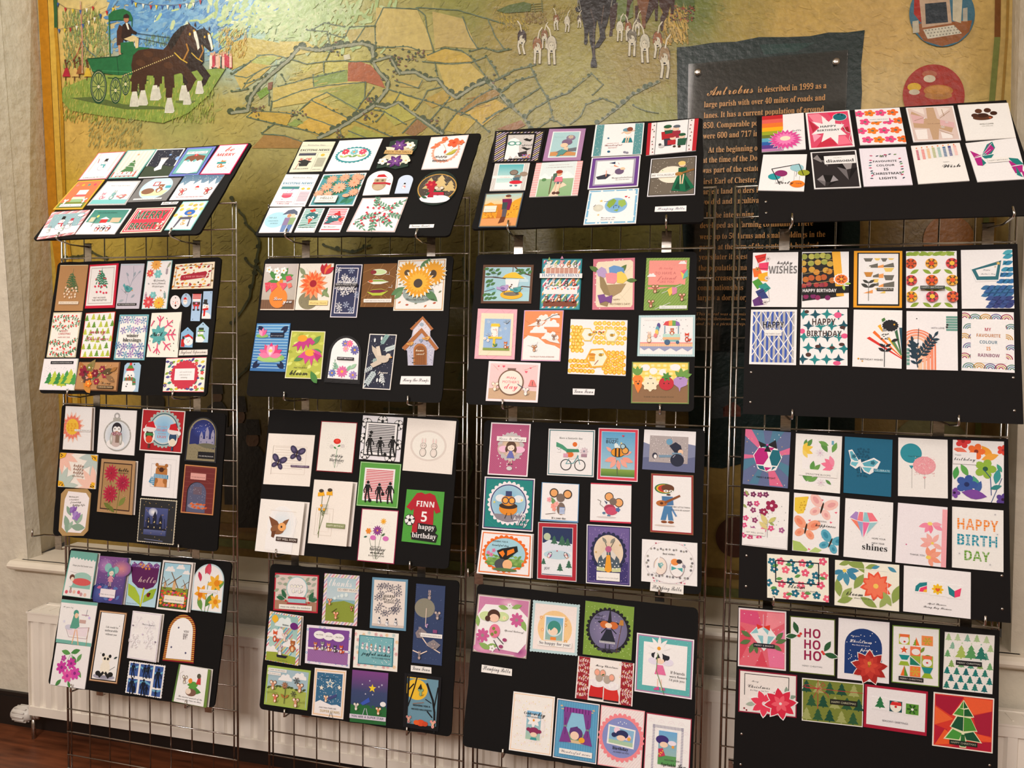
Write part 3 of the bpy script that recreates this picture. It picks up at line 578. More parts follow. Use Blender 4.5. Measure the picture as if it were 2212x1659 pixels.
p.tufts(500, 660, 1700, 980, 900, 60, ['a0a848', '8a9a3c', 'b8b058', '788c34', 'a8b454', 'c4b860'], .2); p.tufts(700, 960, 1120, 1180, 220, 50, ['8a9460', 'a8a464', '7a8a60', 'c0b070'], .5)
p.P('5c6c38', 560, 780, 760, 770, 980, 830, 1300, 850, 1320, 870, 1000, 870, 700, 810); p.P('6a7840', 1400, 800, 1560, 800, 1540, 820, 1400, 820)
for i in range(26):      # crowd
    x = 1655+rnd.random()*190; y = 520-rnd.random()*30
    p.poly([(x-9, y-60), (x+9, y-60), (x+10, y+30), (x-10, y+30)], rnd.choice(['c83a50', 'e8e0d0', '3a4a40', 'a83040', 'd88a50', 'f0c0b0', '8a3a3a', '503028'])); p.poly(ell(x, y-72, 8, 10, 8), 'd8a888')
for x, y, c in ((530, 560, 'b8203a'), (600, 560, 'd8b068'), (640, 540, '9a5a30'), (700, 560, 'd8b038')):
    p.P(c, x-34, y+50, x-10, y-20, x+10, y-20, x+30, y+50); p.L(10, '6a3a20', x, y-20, x-10, y-70); p.L(7, '6a3a20', x-8, y-50, x+24, y-75); p.poly(ell(x-10, y-78, 9, 11, 8), '5a3020'); p.L(7, '5a3020', x-8, y+50, x-8, y+80)
p.L(12, 'c8a888', 640, 10, 655, 300, 655, 580); p.L(4, 'b04040', 640, 40, 655, 300, 655, 560); p.L(5, 'b04030', 655, 320, 620, 420, 580, 480); p.L(5, '507080', 655, 330, 700, 400, 760, 450)
for s_ in ('460 20 520 60 640 80 740 50 770 10', '470 230 560 220 660 190 800 110 900 60 940 0', '1050 0 1080 20 1200 40 1380 40 1540 20 1650 -20'):
    v = quads(s_); q = list(zip(v[::2], v[1::2])); p.L(3, '6a5a50', *v)
    for (x0, y0), (x1, y1) in zip(q, q[1:]):
        n = max(1, int(hypot(x1-x0, y1-y0)/45))
        for i in range(n):
            x, y = x0+(x1-x0)*i/n, y0+(y1-y0)*i/n; p.P(rnd.choice(['b82c34', '34589c', 'e8c840', 'e8e4d8']), x-10, y, x+10, y+3, x, y+38)
GR, GD = '1f6a3e', '124028'
p.P(GR, 865, 165, 862, 120, 900, 85, 980, 68, 1035, 95, 1055, 140, 1052, 190, 1045, 165, 950, 160); p.L(8, GR, 868, 160, 876, 445); p.L(6, GR, 1050, 150, 1050, 210)
p.P(GR, 696, 470, 940, 445, 1060, 370, 1190, 380, 1190, 590, 940, 600, 735, 570); p.L(9, GD, 696, 468, 940, 450, 1050, 380); p.L(5, GD, 930, 450, 945, 595); p.L(6, '3a8a58', 740, 560, 1180, 580); p.L(7, GD, 860, 620, 1180, 640)
p.P('4a2a20', 930, 250, 950, 195, 975, 210, 985, 300, 970, 370, 930, 360); p.L(20, 'c89878', 950, 365, 955, 430)
p.P('2c1a18', 965, 300, 975, 200, 1000, 180, 1030, 190, 1060, 240, 1090, 255, 1080, 275, 1045, 265, 1040, 300, 1000, 330); p.P('e8e0d0', 1000, 185, 1015, 180, 1030, 235, 1018, 235); p.poly(ell(1005, 155, 20, 25), 'b87858'); p.P('2c1a18', 980, 145, 985, 120, 1010, 108, 1030, 125, 1030, 145); p.P('d8c090', 985, 310, 1060, 280, 1105, 300, 1100, 380, 1080, 385, 1070, 320, 1050, 380, 1030, 380, 1035, 330); p.P(GR, 960, 340, 1060, 330, 1070, 380, 1000, 430, 960, 420)
def wheel(x, y, rx, ry):
    for r, c in ((1, '1a4a30'), (.88, 'b8b088'), (.84, '1a4a30'), (.76, '9aa456')): p.poly(ell(x, y, rx*r, ry*r, 26), c)
    for k in range(12): p.L(5, '1a4a30', x, y, x+.8*rx*cos(k*pi/6), y+.8*ry*sin(k*pi/6))
    p.poly(ell(x, y, 10, 14, 10), 'd8d0a8')
wheel(1085, 680, 34, 90); wheel(1000, 670, 34, 90); wheel(920, 720, 46, 108); wheel(785, 690, 66, 138)
def horse(dx, dy, k, c, front):
    def t(*v): return [(a*k+dx, b*k+dy) for a, b in zip(v[::2], v[1::2])]
    def leg(w, *v):
        q = t(*v)
        for z, ww in zip([q[i:i+2] for i in range(len(q)-1)], (w*1.5, w, w*.8)):
            for s_ in stroke(z, ww*k): p.poly(s_, c)
        x, y = q[-1]; p.poly([(x-18*k, y-60*k), (x+16*k, y-62*k), (x+40*k, y+44*k), (x+28*k, y+60*k), (x-40*k, y+60*k), (x-34*k, y+10*k)], 'e4ded2')
        for i in range(5): p.L(3, 'b8b0a4', x-20+i*10, y-30, x-26+i*13, y+52*k)
    if front:
        leg(46, 1140, 560, 1130, 650, 1130, 700, 1140, 780); leg(40, 1260, 560, 1260, 650, 1240, 690, 1235, 740)
    leg(50, 1110, 540, 1075, 640, 1070, 720, 1072, 790)
    p.poly(t(1060, 440, 1100, 400, 1200, 385, 1300, 395, 1350, 340, 1400, 270, 1450, 215, 1510, 195, 1560, 230, 1580, 310, 1590, 390, 1560, 405, 1530, 380, 1500, 350, 1500, 420, 1500, 500, 1440, 580, 1330, 610, 1180, 600, 1060, 620, 1045, 520), c)
    leg(46, 1470, 560, 1530, 640, 1500, 700, 1465, 740); leg(52, 1345, 580, 1350, 680, 1345, 760, 1350, 840)
    p.poly(t(1335, 350, 1380, 270, 1440, 210, 1500, 190, 1450, 260, 1400, 350, 1360, 400), '241812')
    p.poly(t(1538, 235, 1562, 250, 1578, 310, 1590, 380, 1575, 400, 1560, 330, 1545, 290), 'ece6dc')
    p.poly(t(1500, 200, 1498, 170, 1515, 195), c); p.poly(t(1545, 205, 1556, 168, 1560, 215), c)
    p.poly(ell(*t(1512, 272)[0], 8*k, 12*k), 'd8a830'); p.poly(ell(*t(1545, 245)[0], 8*k, 8*k), 'd8a830')
    for z in stroke(t(1485, 350, 1500, 400, 1460, 480), 12*k): p.poly(z, 'b07830')
    for z in stroke(t(1390, 420, 1440, 470, 1490, 500), 9*k): p.poly(z, 'd8b040')
horse(330, 60, .86, '2a1a14', False); horse(0, 0, 1.0, '44281a', True)
for a, b in ((1180, 430), (1250, 480), (1340, 520), (1120, 500)): p.poly(ell(a, b, 40, 26, 12, .3), '54321e')
for i in range(26): p.poly(ell(975+i*16, 605-i*6.5, 6, 5, 6), 'c8b078')
p.L(4, '2a2020', 1090, 265, 1350, 300); p.L(4, '2a2020', 1090, 300, 1330, 352)
p.flush()
# painted borders, parchment and roundels
p = Paint('painted_border'); p.view(1, 0, 0)
def band(c, pts, w):
    for (x0, y0), (x1, y1) in zip(pts, pts[1:]): p.P(c, x0, y0, x0+w, y0, x1+w, y1, x1, y1)
band('c4821c', [(81, -60), (82, 0), (90, 163), (94, 250), (104, 459), (120, 579), (134, 832), (142, 1060)], 20)
band('dcae48', [(102, -60), (103, 0), (111, 163), (115, 250), (125, 459), (141, 579), (155, 832), (163, 1060)], 12)
band('c08a20', [(116, 60), (124, 163), (130, 250), (136, 459), (150, 579), (166, 832), (172, 1060)], 7); band('2e5e34', [(115, -60), (116, 0), (117, 60)], 7)
band('7a4a20', [(2150, -60), (2148, 80)], 13); band('7e8446', [(2148, 80), (2136, 220), (2126, 420), (2100, 1100)], 13); band('a8803c', [(2176, -60), (2172, 80), (2160, 250), (2140, 600)], 6)
p.P('7a5420', 142, 1120, 560, 1152, 1100, 1206, 1700, 1262, 2100, 1310, 2100, 1290, 1700, 1242, 1100, 1188, 560, 1136, 142, 1104); p.P('6a6a34', 142, 1146, 560, 1188, 1100, 1244, 2100, 1340, 2100, 1322, 1100, 1224, 560, 1170, 142, 1130)
p.P('122826', 1462, 102, 1490, 100, 1540, 92, 1590, 90, 1640, 80, 1700, 80, 1750, 78, 1790, 70, 1830, 70, 1868, 65, 1860, 140, 1862, 200, 1855, 300, 1858, 500, 1850, 700, 1846, 940, 1560, 1012, 1490, 1005, 1480, 600, 1464, 300)
p.P('1d3c38', 1640, 96, 1760, 92, 1720, 112, 1650, 118)
p.P('3c4448', 1530, 850, 1560, 835, 1590, 830, 1590, 900, 1530, 905); p.P('6a3426', 1562, 880, 1585, 868, 1600, 880, 1600, 900, 1562, 900)
for cx, cy, r, c in ((2035, 30, 71, '3f7088'), (2017, 206, 67, 'ae2c1c'), (2050, 520, 56, 'b8742c'), (2010, 985, 90, '8a8458'), (1590, 1160, 44, '5a3428')): p.poly(ell(cx, cy, r, r, 40), c)
p.P('9a5a2c', 1969, 52, 2100, 44, 2094, 68, 2070, 90, 2035, 100, 1995, 88); p.P('b02a1c', 1975, -20, 1990, -20, 1990, 50, 1974, 30)
p.P('c8a890', 1985, -10, 2050, -14, 2056, 50, 1992, 60); p.P('28323c', 1998, 8, 2044, 4, 2048, 48, 2000, 52); p.P('ccc0a8', 2058, -20, 2080, -20, 2076, 50, 2058, 44); p.P('d8d0c0', 1994, 64, 2060, 54, 2078, 72, 2004, 84); p.P('c8bca8', 1971, 46, 1984, 44, 1986, 70, 1972, 72); p.P('b8b0a4', 2080, 18, 2090, 16, 2090, 46, 2080, 46)
for y in (66, 72, 78):
    for x in range(2000, 2064, 7): p.poly(ell(x+(y-66)*.8, y-(x-2000)*.13, 2, 1.6, 5), '8a8478')
for x, y, a, b, c in ((2008, 160, 16, 8, 'c06848'), (2008, 170, 13, 8, 'e0d0b8'), (1975, 188, 15, 9, 'e8b828'), (1975, 199, 12, 6, 'd8c8b0'), (2027, 196, 32, 13, 'c07828'), (2027, 206, 30, 9, 'b87830'), (2027, 194, 26, 9, 'd08c3c')): p.poly(ell(x, y, a, b, 20), c)
# dark painted figures low on the wall between the first two racks
for x, y, k in ((515, 960, 1.0), (470, 900, .7), (545, 1010, 1.0), (330, 878, .8)):
    p.poly(ell(x, y-60*k, 14*k, 17*k), '6a4a34'); p.P('14100e', x-30*k, y+130*k, x-32*k, y-30*k, x-10*k, y-46*k, x+14*k, y-46*k, x+32*k, y-20*k, x+28*k, y+130*k); p.P('14100e', x-18*k, y-70*k, x-14*k, y-104*k, x+14*k, y-104*k, x+18*k, y-70*k)
for s_ in ('500 430 560 520 540 640 500 700', '530 560 580 600', '510 820 570 760 560 700', '1000 560 1030 700 990 820', '990 900 1020 1000 1000 1100', '140 560 200 545 230 560', '700 530 760 545 800 530', '830 885 900 880'):
    v = quads(s_); p.wob(list(zip(v[::2], v[1::2])), 5, '4a4a2c', 3, 14, '3a3c22')
p.flush()
# reveals, face of the wall, sill
mb = MB()
def wall_face(mb, a, b, c, d, n=1): mb.face([a, b, c, d])
zb = ZS
mb.slab([at_z(FL0, FL1, ZT), at_z(FL0, FL1, zb), at_z(CL0, CL1, zb), at_z(CL0, CL1, ZT)], (-.001, 0, 0))
x0 = -3.2
mb.slab([(x0, YW, ZT), (x0, YW, 0), (at_z(FL0, FL1, zb).x, YW, 0), at_z(FL0, FL1, zb), at_z(FL0, FL1, ZT)], (0, .06, 0))
struct(mb, 'wall_left', M_PLAST)
mb = MB()
mb.slab([at_z(FR0, FR1, ZT), at_z(FR0, FR1, zb), at_z(CR0, CR1, zb), at_z(CR0, CR1, ZT)], (.001, 0, 0))
mb.slab([(3.2, YW, ZT), (3.2, YW, 0), (at_z(FR0, FR1, zb).x, YW, 0), at_z(FR0, FR1, zb), at_z(FR0, FR1, ZT)], (0, .06, 0))
struct(mb, 'wall_right', M_PLAST)
xl, xr = at_z(FL0, FL1, zb).x, at_z(FR0, FR1, zb).x
mb = MB(); mb.box(xl, YW, 0, xr, YW+.06, ZS-.03); struct(mb, 'wall_below', M_PLAST)
mb = MB(); mb.box(xl-.02, YW-.01, ZS-.03, xr+.02, YM+.02, ZS); 
mb.slab([(xl-.05, YW-.002, ZS-.034), (xl-.05, YW-.03, ZS-.034), (xl-.05, YW-.042, ZS-.026), (xl-.05, YW-.046, ZS-.017), (xl-.05, YW-.042, ZS-.008), (xl-.05, YW-.03, ZS), (xl-.05, YW-.002, ZS)], (xr-xl+.6, 0, 0))
struct(mb, 'trim_1', M_SILL)
mb = MB(); mb.box(-3.2, YW-.018, 0, 3.2, YW, .11); mb.box(-3.2, YW-.012, .11, 3.2, YW, .125); struct(mb, 'baseboard_back', M_SKIRT)
mb = MB(); mb.box(-3.2, -3.2, -.05, 3.2, YW+.06, 0); struct(mb, 'floor', M_FLOOR)
M_CEIL = mat('white_ceiling_paint', 'e8e2d8', .8)
mb = MB(); mb.box(-3.2, -3.2, 3.38, 3.2, YM+.1, 3.44); struct(mb, 'ceiling', M_CEIL)
mb = MB(); mb.box(-3.26, -3.26, 0, 3.26, -3.2, 3.4); struct(mb, 'wall_front', M_PLAST)
mb = MB(); mb.box(-3.26, -3.2, 0, -3.2, YW+.06, 3.4); struct(mb, 'wall_far_left', M_PLAST)
mb = MB(); mb.box(3.2, -3.2, 0, 3.26, YW+.06, 3.4); struct(mb, 'wall_far_right', M_PLAST)
# ---------------------------------------------------------------- radiator
rad = empty('radiator', (-1.2, YW-.1, .1)); tag(rad, 'long white ribbed radiator on the wall under the sill, behind the racks', 'radiator')
rx0 = PY(64, 1400, YW-.115).x; rx1 = 1.0; RT, RB = CAMZ-.955, CAMZ-1.335; ry = YW-.115
mb = MB(); n = int((rx1-rx0)/.05)
prof = []
for i in range(n+1):
    x = rx0+(rx1-rx0)*i/n; w = (rx1-rx0)/n
    prof += [(x, ry+.006), (x+w*.3, ry+.006), (x+w*.42, ry-.004), (x+w*.88, ry-.004)] if i < n else [(x, ry+.006)]
for (a, b), (c, d) in zip(prof, prof[1:]): mb.face([(a, b, RB+.03), (c, d, RB+.03), (c, d, RT-.035), (a, b, RT-.035)])
mb.box(rx0, ry-.006, RT-.035, rx1, ry+.004, RT-.004); mb.box(rx0, ry-.006, RB, rx1, ry+.004, RB+.032)
mb.build('front_panel', M_RAD, rad)
mb = MB(); mb.box(rx0+.01, ry+.07, RB, rx1-.01, ry+.08, RT-.01); mb.build('rear_panel', M_RAD, rad)
mb = MB(); mb.box(rx0-.004, ry-.004, RB, rx0, ry+.085, RT); mb.box(rx1, ry-.004, RB, rx1+.004, ry+.085, RT); mb.build('side_panel', M_RAD, rad)
mb = MB(); mb.box(rx0-.006, ry-.008, RT-.006, rx1+.006, ry+.012, RT); mb.box(rx0-.006, ry+.075, RT-.006, rx1+.006, ry+.09, RT)
mb.box(rx0-.004, ry+.008, RT-.008, rx1+.004, ry+.078, RT-.003)
k = rx0+.02
while k < rx1-.02: mb.box(k, ry+.02, RT-.003, k+.004, ry+.066, RT-.0015); k += .04
mb.build('top_grille', M_RAD, rad)
vz = RB+.035; vc = PY(62, 1543, ry+.04)
vz = vc.z
mb = MB(); mb.tube([(rx0+.0, ry+.04, vz), (rx0-.035, ry+.04, vz)], .012, 12); mb.tube([(rx0-.03, ry+.04, vz), (rx0-.03, ry+.04, .0)], .0075, 10); mb.tube([(rx0-.012, ry+.04, vz), (rx0-.03, ry+.04, vz)], .016, 6)
vb = mb.build('valve', M_STEEL, rad, True)
mb = MB(); pr = [(-.036, .017), (-.045, .021), (-.055, .026), (-.07, .028), (-.1, .027), (-.112, .022), (-.118, .012)]
mb.tube([(rx0+a, ry+.04, vz) for a, r in pr], [r for a, r in pr], 20)
for q in range(12):
    an = q*pi/6; mb.tube([(rx0-.05, ry+.04+.027*cos(an), vz+.027*sin(an)), (rx0-.1, ry+.04+.027*cos(an), vz+.027*sin(an))], .003, 5)
vh = mb.build('valve_head', M_PLASTIC, rad, True); vh.parent = vb; vh.matrix_parent_inverse = Matrix.Identity(4); vh.location = (0, 0, 0)
# ---------------------------------------------------------------- text panel on the painted parchment
acr = empty('information_panel', PY(1660, 750, YM-.012)); tag(acr, 'clear information panel of gold text screwed over the dark painted parchment', 'information panel')
YA = YM-.014
tl, tr_ = PY(1487, 138, YA), PY(1832, 107, YA); bl = PY(1480, 757, YA)
mb = MB(); mb.slab([tl, (bl.x, YA, bl.z), (tr_.x, YA, bl.z), (tr_.x, YA, tr_.z)], (0, .005, 0)); mb.build('acrylic_sheet', M_ACR, acr)
def pan_map(x, y, h): return Vector((x, YA-.0006-h, y))
ta = Art(pan_map, -1.0, acr, 0, mat('gold_lettering', 'c08a48', .4), 'lettering')
def tline(px, py, s, st='S', x1=None, size=None, ind=0):
    P0 = PY(px, py, YA); vs, fs = text_geo(s, st); a = min(v[0] for v in vs); b = max(v[0] for v in vs)
    w = (b-a)*size; ta.mb.c  # natural width at given size
    if x1: w = x1
    if st == 'S' and size == SZ:
        if SX[0] == 0 and not s.startswith('is '): SX[0] = x1/(b-a)
        if SX[0] and ind != 9: w = (b-a)*SX[0]
    base = len(ta.mb.v); sc = w/(b-a)
    ta.mb.v += [(P0.x+(vx-a)*sc, YA-.0008, P0.z+vy*size) for vx, vy in vs]
    for f in fs: ta.mb.f.append(tuple(i+base for i in f)); ta.mb.c.append(C3('9a6e3c'))
    return P0.x+w
W_ = PY(1785, 190, YA).x-PY(1523, 207, YA).x; SZ = .0265
SX = [0]
x1 = PY(1627, 200, YA).x-PY(1527, 207, YA).x
tline(1527, 207, 'Antrobus', 'C', x1, .043); tline(1637, 200, 'is described in 1999 as a', 'S', PY(1785, 190, YA).x-PY(1637, 200, YA).x, SZ)
for py, s in ((232, 'large parish with over 40 miles of roads and'), (255.5, 'lanes. It has a current population of around'), (277.6, '850. Comparable population'), (300, 'were 600 and 717 in'), (330, 'At the beginning of'), (352, 'at the time of the Domesday'), (374, 'was part of the estate'), (398, 'first Earl of Chester, a'), (420, 'largest land holders in'), (442, 'wooded and uncultivated'),
              (471, 'In the intervening'), (493, 'developed as a farming community. There'), (517, 'were up to 50 farms and small holdings in the'), (539.6, 'parish at the turn of the century. A hundred'), (561, 'years later it is estimated'), (584.5, 'the population may'), (606, 'and increased access'), (627, 'conurbations has'), (648.6, 'largely a dormitory')):
    px = 1522-(py-200)*.034; ind = 12 if s[:3] in ('At ', 'In ') else 0
    tline(px+ind, py, s, 'S', W_*(.96 if ind else 1), SZ)
for py, s in ((681, 'This mural was commissioned by the'), (691.5, 'third millennium. It was painted by'), (702, 'and gives a pictorial representation of')): tline(1504, py, s, 'I', W_*.66, .013)
ta.flush()
for px, py in ((1507, 156), (1806, 133)):
    c = PY(px, py, YA); mb = MB(); mb.tube([c+Vector((0, .004, 0)), c+Vector((0, -.004, 0)), c+Vector((0, -.006, 0))], [.0105, .0105, .006], 16); mb.build('screw', M_STEEL, acr, True)
# ---------------------------------------------------------------- racks
CELL = .0762
RACK = [(-1.891, 1.906, 1.0), (-1.189, 1.947, 1.1), (-.533, 1.935, 1.8), (.145, 1.921, 1.1)]
WHERE = ['first', 'second', 'third', 'fourth']
DESC = ['leftmost', 'second from left', 'third from left', 'rightmost']
RK = []
for i, (x, y, ya) in enumerate(RACK):
    kk = (1.0245, 1.0155, 1.0195, 1.0155)[i]; x *= kk; y *= kk; CELL = .0762*kk
    g = empty('grid_rack', (x, y, 0)); tag(g, ['leftmost chrome wire grid rack, nearest the radiator valve', 'second chrome wire grid rack from the left, behind the football shirt card', 'third chrome wire grid rack from the left, standing left of the gold text', 'rightmost chrome wire grid rack, standing in front of the gold text panel'][i], 'grid rack', 'wire grid racks in a row')
    u = Vector((cos(radians(-ya)), sin(radians(-ya)), 0)); O = Vector((x, y, 0)); top = CAMZ+.426*kk
    RK.append((O, u, top, CELL))
    def up(c, r0=0, r1=23.6, yo=0): return [O+u*(c*CELL)+Vector((0, yo, top-r0*CELL)), O+u*(c*CELL)+Vector((0, yo, top-r1*CELL))]
    for c in range(1, 8): m_ = MB(); m_.tube(up(c), .0021, 6); m_.build('upright_wire', M_CHROME, g, True)
    for c in (-.12, 8.12): m_ = MB(); m_.tube(up(c, -.05), .0034, 8); m_.build('frame_upright', M_CHROME, g, True)
    for c in (.05, 7.95): m_ = MB(); m_.tube(up(c, 0), .0026, 8); m_.build('frame_upright', M_CHROME, g, True)
    for r in range(0, 24): 
        z = top-r*CELL; m_ = MB(); m_.tube([O+u*(-.12*CELL)+Vector((0, -.0042, z)), O+u*(8.12*CELL)+Vector((0, -.0042, z))], .0026 if r in (0, 2, 8, 14, 20) else .0021, 6); m_.build('cross_wire', M_CHROME, g, True)
    m_ = MB()
    for c in (-.12, 8.12):
        q = O+u*(c*CELL); m_.tube([q+Vector((0, -.02, .006)), q+Vector((0, .02, .006))], .006, 8); m_.tube([q+Vector((0, 0, .012)), q+Vector((0, 0, top-23.6*CELL))], .005, 8)
    m_.build('foot', M_CHROME, g, True)
# ---------------------------------------------------------------- boards
POSE = {'11':(-1.6419,1.8296,1.7746,-0.0256,0.6630,0.0054),'12':(-1.6276,1.8358,1.3055,-0.0141,0.1898,0.0125),'13':(-1.6112,1.8624,0.8488,0.0160,0.0836,-0.0178),'14':(-1.6096,1.8369,0.3838,-0.0035,0.2184,0.0019),
'21':(-0.8960,1.8526,1.7653,-0.0150,0.6215,-0.0343),'22':(-0.9186,1.8550,1.3110,0.0011,0.2308,-0.0025),'23':(-0.8999,1.8718,0.8505,0.0151,0.1764,-0.0112),'24':(-0.8784,1.8520,0.3895,-0.0134,0.1486,0.0015),
'31':(-0.2407,1.8382,1.7742,-0.0043,0.6551,0.0080),'32':(-0.2525,1.8478,1.3085,0.0101,0.2157,-0.0022),'33':(-0.2235,1.8586,0.8445,-0.0143,0.1576,-0.0014),'34':(-0.2358,1.7900,0.3949,-0.0170,0.2409,-0.0143),
'41':(0.4811,1.8165,1.7676,-0.0387,0.6555,-0.0039),'42':(0.4578,1.8281,1.3062,-0.0818,0.2094,0.0006),'43':(0.4607,1.8385,0.8475,-0.0288,0.1373,0.0023),'44':(0.4592,1.8457,0.3935,0.0257,0.0911,-0.0123)}
CROP = {'11':(4.424,60,290),'12':(4.809,60,530),'13':(4.879,90,860),'14':(4.484,80,1170),'21':(4.337,540,280),'22':(4.424,520,530),'23':(4.514,530,870),'24':(4.254,540,1210),'31':(4.096,1010,240),'32':(4.096,1000,530),'33':(4.022,1000,890),'34':(4.022,990,1270),'41':(3.737,1620,210),'42':(3.556,1590,510),'43':(3.568,1580,910),'44':(3.511,1570,1290)}
class Plane:
    def __init__(s, p, w=.594, h=.42):
        x, y, z, yaw, tilt, rol = p; u = Vector((cos(yaw), sin(yaw), 0)); n = Vector((-sin(yaw), cos(yaw), 0)); v = EZ*cos(tilt)+n*sin(tilt)
        s.U = u*cos(rol)+v*sin(rol); s.V = v*cos(rol)-u*sin(rol); s.O = Vector((x, y, z)); s.N = s.U.cross(s.V)
        if s.N.y > 0: s.N = -s.N
    def hit(s, px, py):
        d = ray(px, py); C = Vector((0, 0, CAMZ)); t = (s.O-C).dot(s.N)/d.dot(s.N); q = C+d*t-s.O
        return q.dot(s.U), q.dot(s.V)
    def at(s, a, b, h=0): return s.O+s.U*a+s.V*b+s.N*h
BT = {'1': 'tilted back across the top of', '2': 'second from the top of', '3': 'third from the top of', '4': 'lowest on'}
WD = ['with snowmen cards', 'with mistletoe cards and tags', 'with the penguin card', 'with the windmills card',
      'with newspaper style cards', 'with sunflower and birdhouse cards', 'with football cards', 'with the bat card',
      'with the stork card', 'with vegetable cards', 'with mouse and moth cards', 'with the witch card',
      'with the paw print card', 'with ten modern cards', 'with balloon and butterfly cards', 'with the HO HO HO card']
PL = {}
for bi, (k, pose) in enumerate(POSE.items()):
    P = Plane(pose); PL[k] = P; m_ = MB(); rb = random.Random(bi)
    soft = k[0] != '4'; rc = .012 if soft else .001; out = []
    for cx, cy, a0 in ((-.297+rc, rc, pi), (.297-rc, rc, 1.5*pi), (.297-rc, .42-rc, 0), (-.297+rc, .42-rc, .5*pi)):
        for q in range(4): out.append((cx+rc*cos(a0+q*pi/6), cy+rc*sin(a0+q*pi/6)))
    if soft:
        o2 = []
        for q in range(len(out)):
            (ax, ay), (bx, by) = out[q], out[(q+1) % len(out)]; o2.append((ax, ay)); L_ = hypot(bx-ax, by-ay); nn = int(L_/.035)
            for t in range(1, nn): o2.append((ax+(bx-ax)*t/nn+rb.uniform(-.0013, .0013), ay+(by-ay)*t/nn+rb.uniform(-.0013, .0013)))
        out = o2
    th = .006 if soft else .003
    if k == '13': out = [(a*.9764, b*.9814) for a, b in out]
    m_.slab([P.at(a, b, -th) for a, b in out], P.N*th)
    b_ = empty('display_board', tuple(P.O)); tag(b_, 'black board '+BT[k[1]]+' the '+WHERE[int(k[0])-1]+' rack, '+WD[bi], 'display board', 'black boards of cards on the racks')
    m_.build('panel', M_BOARD if soft else M_BOARD2, b_)
    if not soft:
        for a in (-.28, .28):
            for b in ((.035, .075) if k == '41' else (.03, .105)):
                m_ = MB(); m_.tube([P.at(a, b, 0), P.at(a, b, .0012)], [.0032, .0026], 12); m_.build('eyelet', M_STEEL, b_, True)
# hooks: clip on the wire, arm and upturned lip
HK = {'11': (128, 371), '12': (151.5, 378), '13': (None, 391), '14': (159, 405.6), '21': (619.5, 901), '22': (617.6, 883.5), '23': (600, 888), '24': (618.6, 882), '31': (1098, 1439), '32': (1087, 1425.5), '33': (None, 1424), '34': (1087.5, None), '41': (1709.6, 2200), '42': (1710, 2072.8), '43': (1669.7, 2128.8), '44': (None, None)}
for k, hs in HK.items():
    P = PL[k]; O, u, top, CELL = RK[int(k[0])-1]
    for j, hx in enumerate(hs):
        bx, by = proj(P.at(0, 0))
        if hx is None: hx = bx+(-225 if j == 0 else 215)*(1+.1*int(k[0]))*.85
        a = 0
        for _ in range(6):
            q = P.at(a, -.004, 0); a += (hx-proj(q)[0])/700
        q = P.at(a, -.004, 0); gy = O.y-.006-(q.x-O.x)*.02
        row = {'1': 2, '2': 8, '3': 14, '4': 20}[k[1]]; zc = top-row*CELL
        h = empty('board_hook', (q.x, gy, zc)); tag(h, ('bright steel hook under the left end of ' if j == 0 else 'bright steel hook under the right end of ')+'the board '+WD[list(POSE).index(k)], 'hook', 'steel hooks holding up the boards')
        m_ = MB(); w = .0125; z0, z1 = zc-.012, zc+.046
        m_.box(q.x-w, gy-.0045, z0, q.x+w, gy-.003, z1); m_.box(q.x-w, gy-.0045, z0-.0015, q.x+w, gy+.008, z0); m_.box(q.x-w, gy-.0045, z1-.002, q.x+w, gy+.004, z1)
        m_.build('clip_plate', M_STEEL, h)
        m_ = MB(); zs = min(z1-.012, q.z-.003)
        lo = q+P.N*.004-P.V*.004; li = q+P.N*.011-P.V*.003; tp = q+P.N*.013+P.V*.018
        m_.tube([(q.x, gy-.004, zs), (q.x, (gy*.35+q.y*.65), q.z-.008), tuple(lo), tuple(li), tuple(tp)], .0028, 8)
        m_.build('arm', M_CHROME, h, True)
# ---------------------------------------------------------------- cards
def outline(sh, A):
    if sh == 'A': return [(0, 100)]+[(50-50*cos(pi*k/18), 50*A-50*A*sin(pi*k/18)) for k in range(19)]+[(100, 100)]
    if sh == 'O': return ell(50, 50, 50, 50, 40)
    if sh == 'K': return [(14, 0), (86, 0), (100, 14*A), (100, 100-14*A), (86, 100), (14, 100), (0, 100-14*A), (0, 14*A)]
    if sh == 'H': return [(50, 0), (100, 28), (100, 100), (0, 100), (0, 28)]
    if sh == 'T': return [(14, 0), (86, 0), (100, 14*A), (100, 100), (0, 100), (0, 14*A)]
    if sh == 'C': return [(q, 0) for q in range(3, 100, 4)]
    if sh[0] == 'J':   # scalloped or perforated edge
        r = []; n = 16; m = max(4, int(n/A)); a = 1.2
        r += [(100*i/n/2, (0 if i % 2 else a*A)) for i in range(2*n)]+[(100-(0 if i % 2 else a), 100*i/m/2) for i in range(2*m)]
        r += [(100-100*i/n/2, 100-(0 if i % 2 else a*A)) for i in range(2*n)]+[((0 if i % 2 else a), 100-100*i/m/2) for i in range(2*m)]
        return r
    if sh[0] == 'P':
        v = [float(x) for x in sh[1:].split(',')]; return list(zip(v[::2], v[1::2]))
    return [(0, 0), (100, 0), (100, 100), (0, 100)]
NC = 0
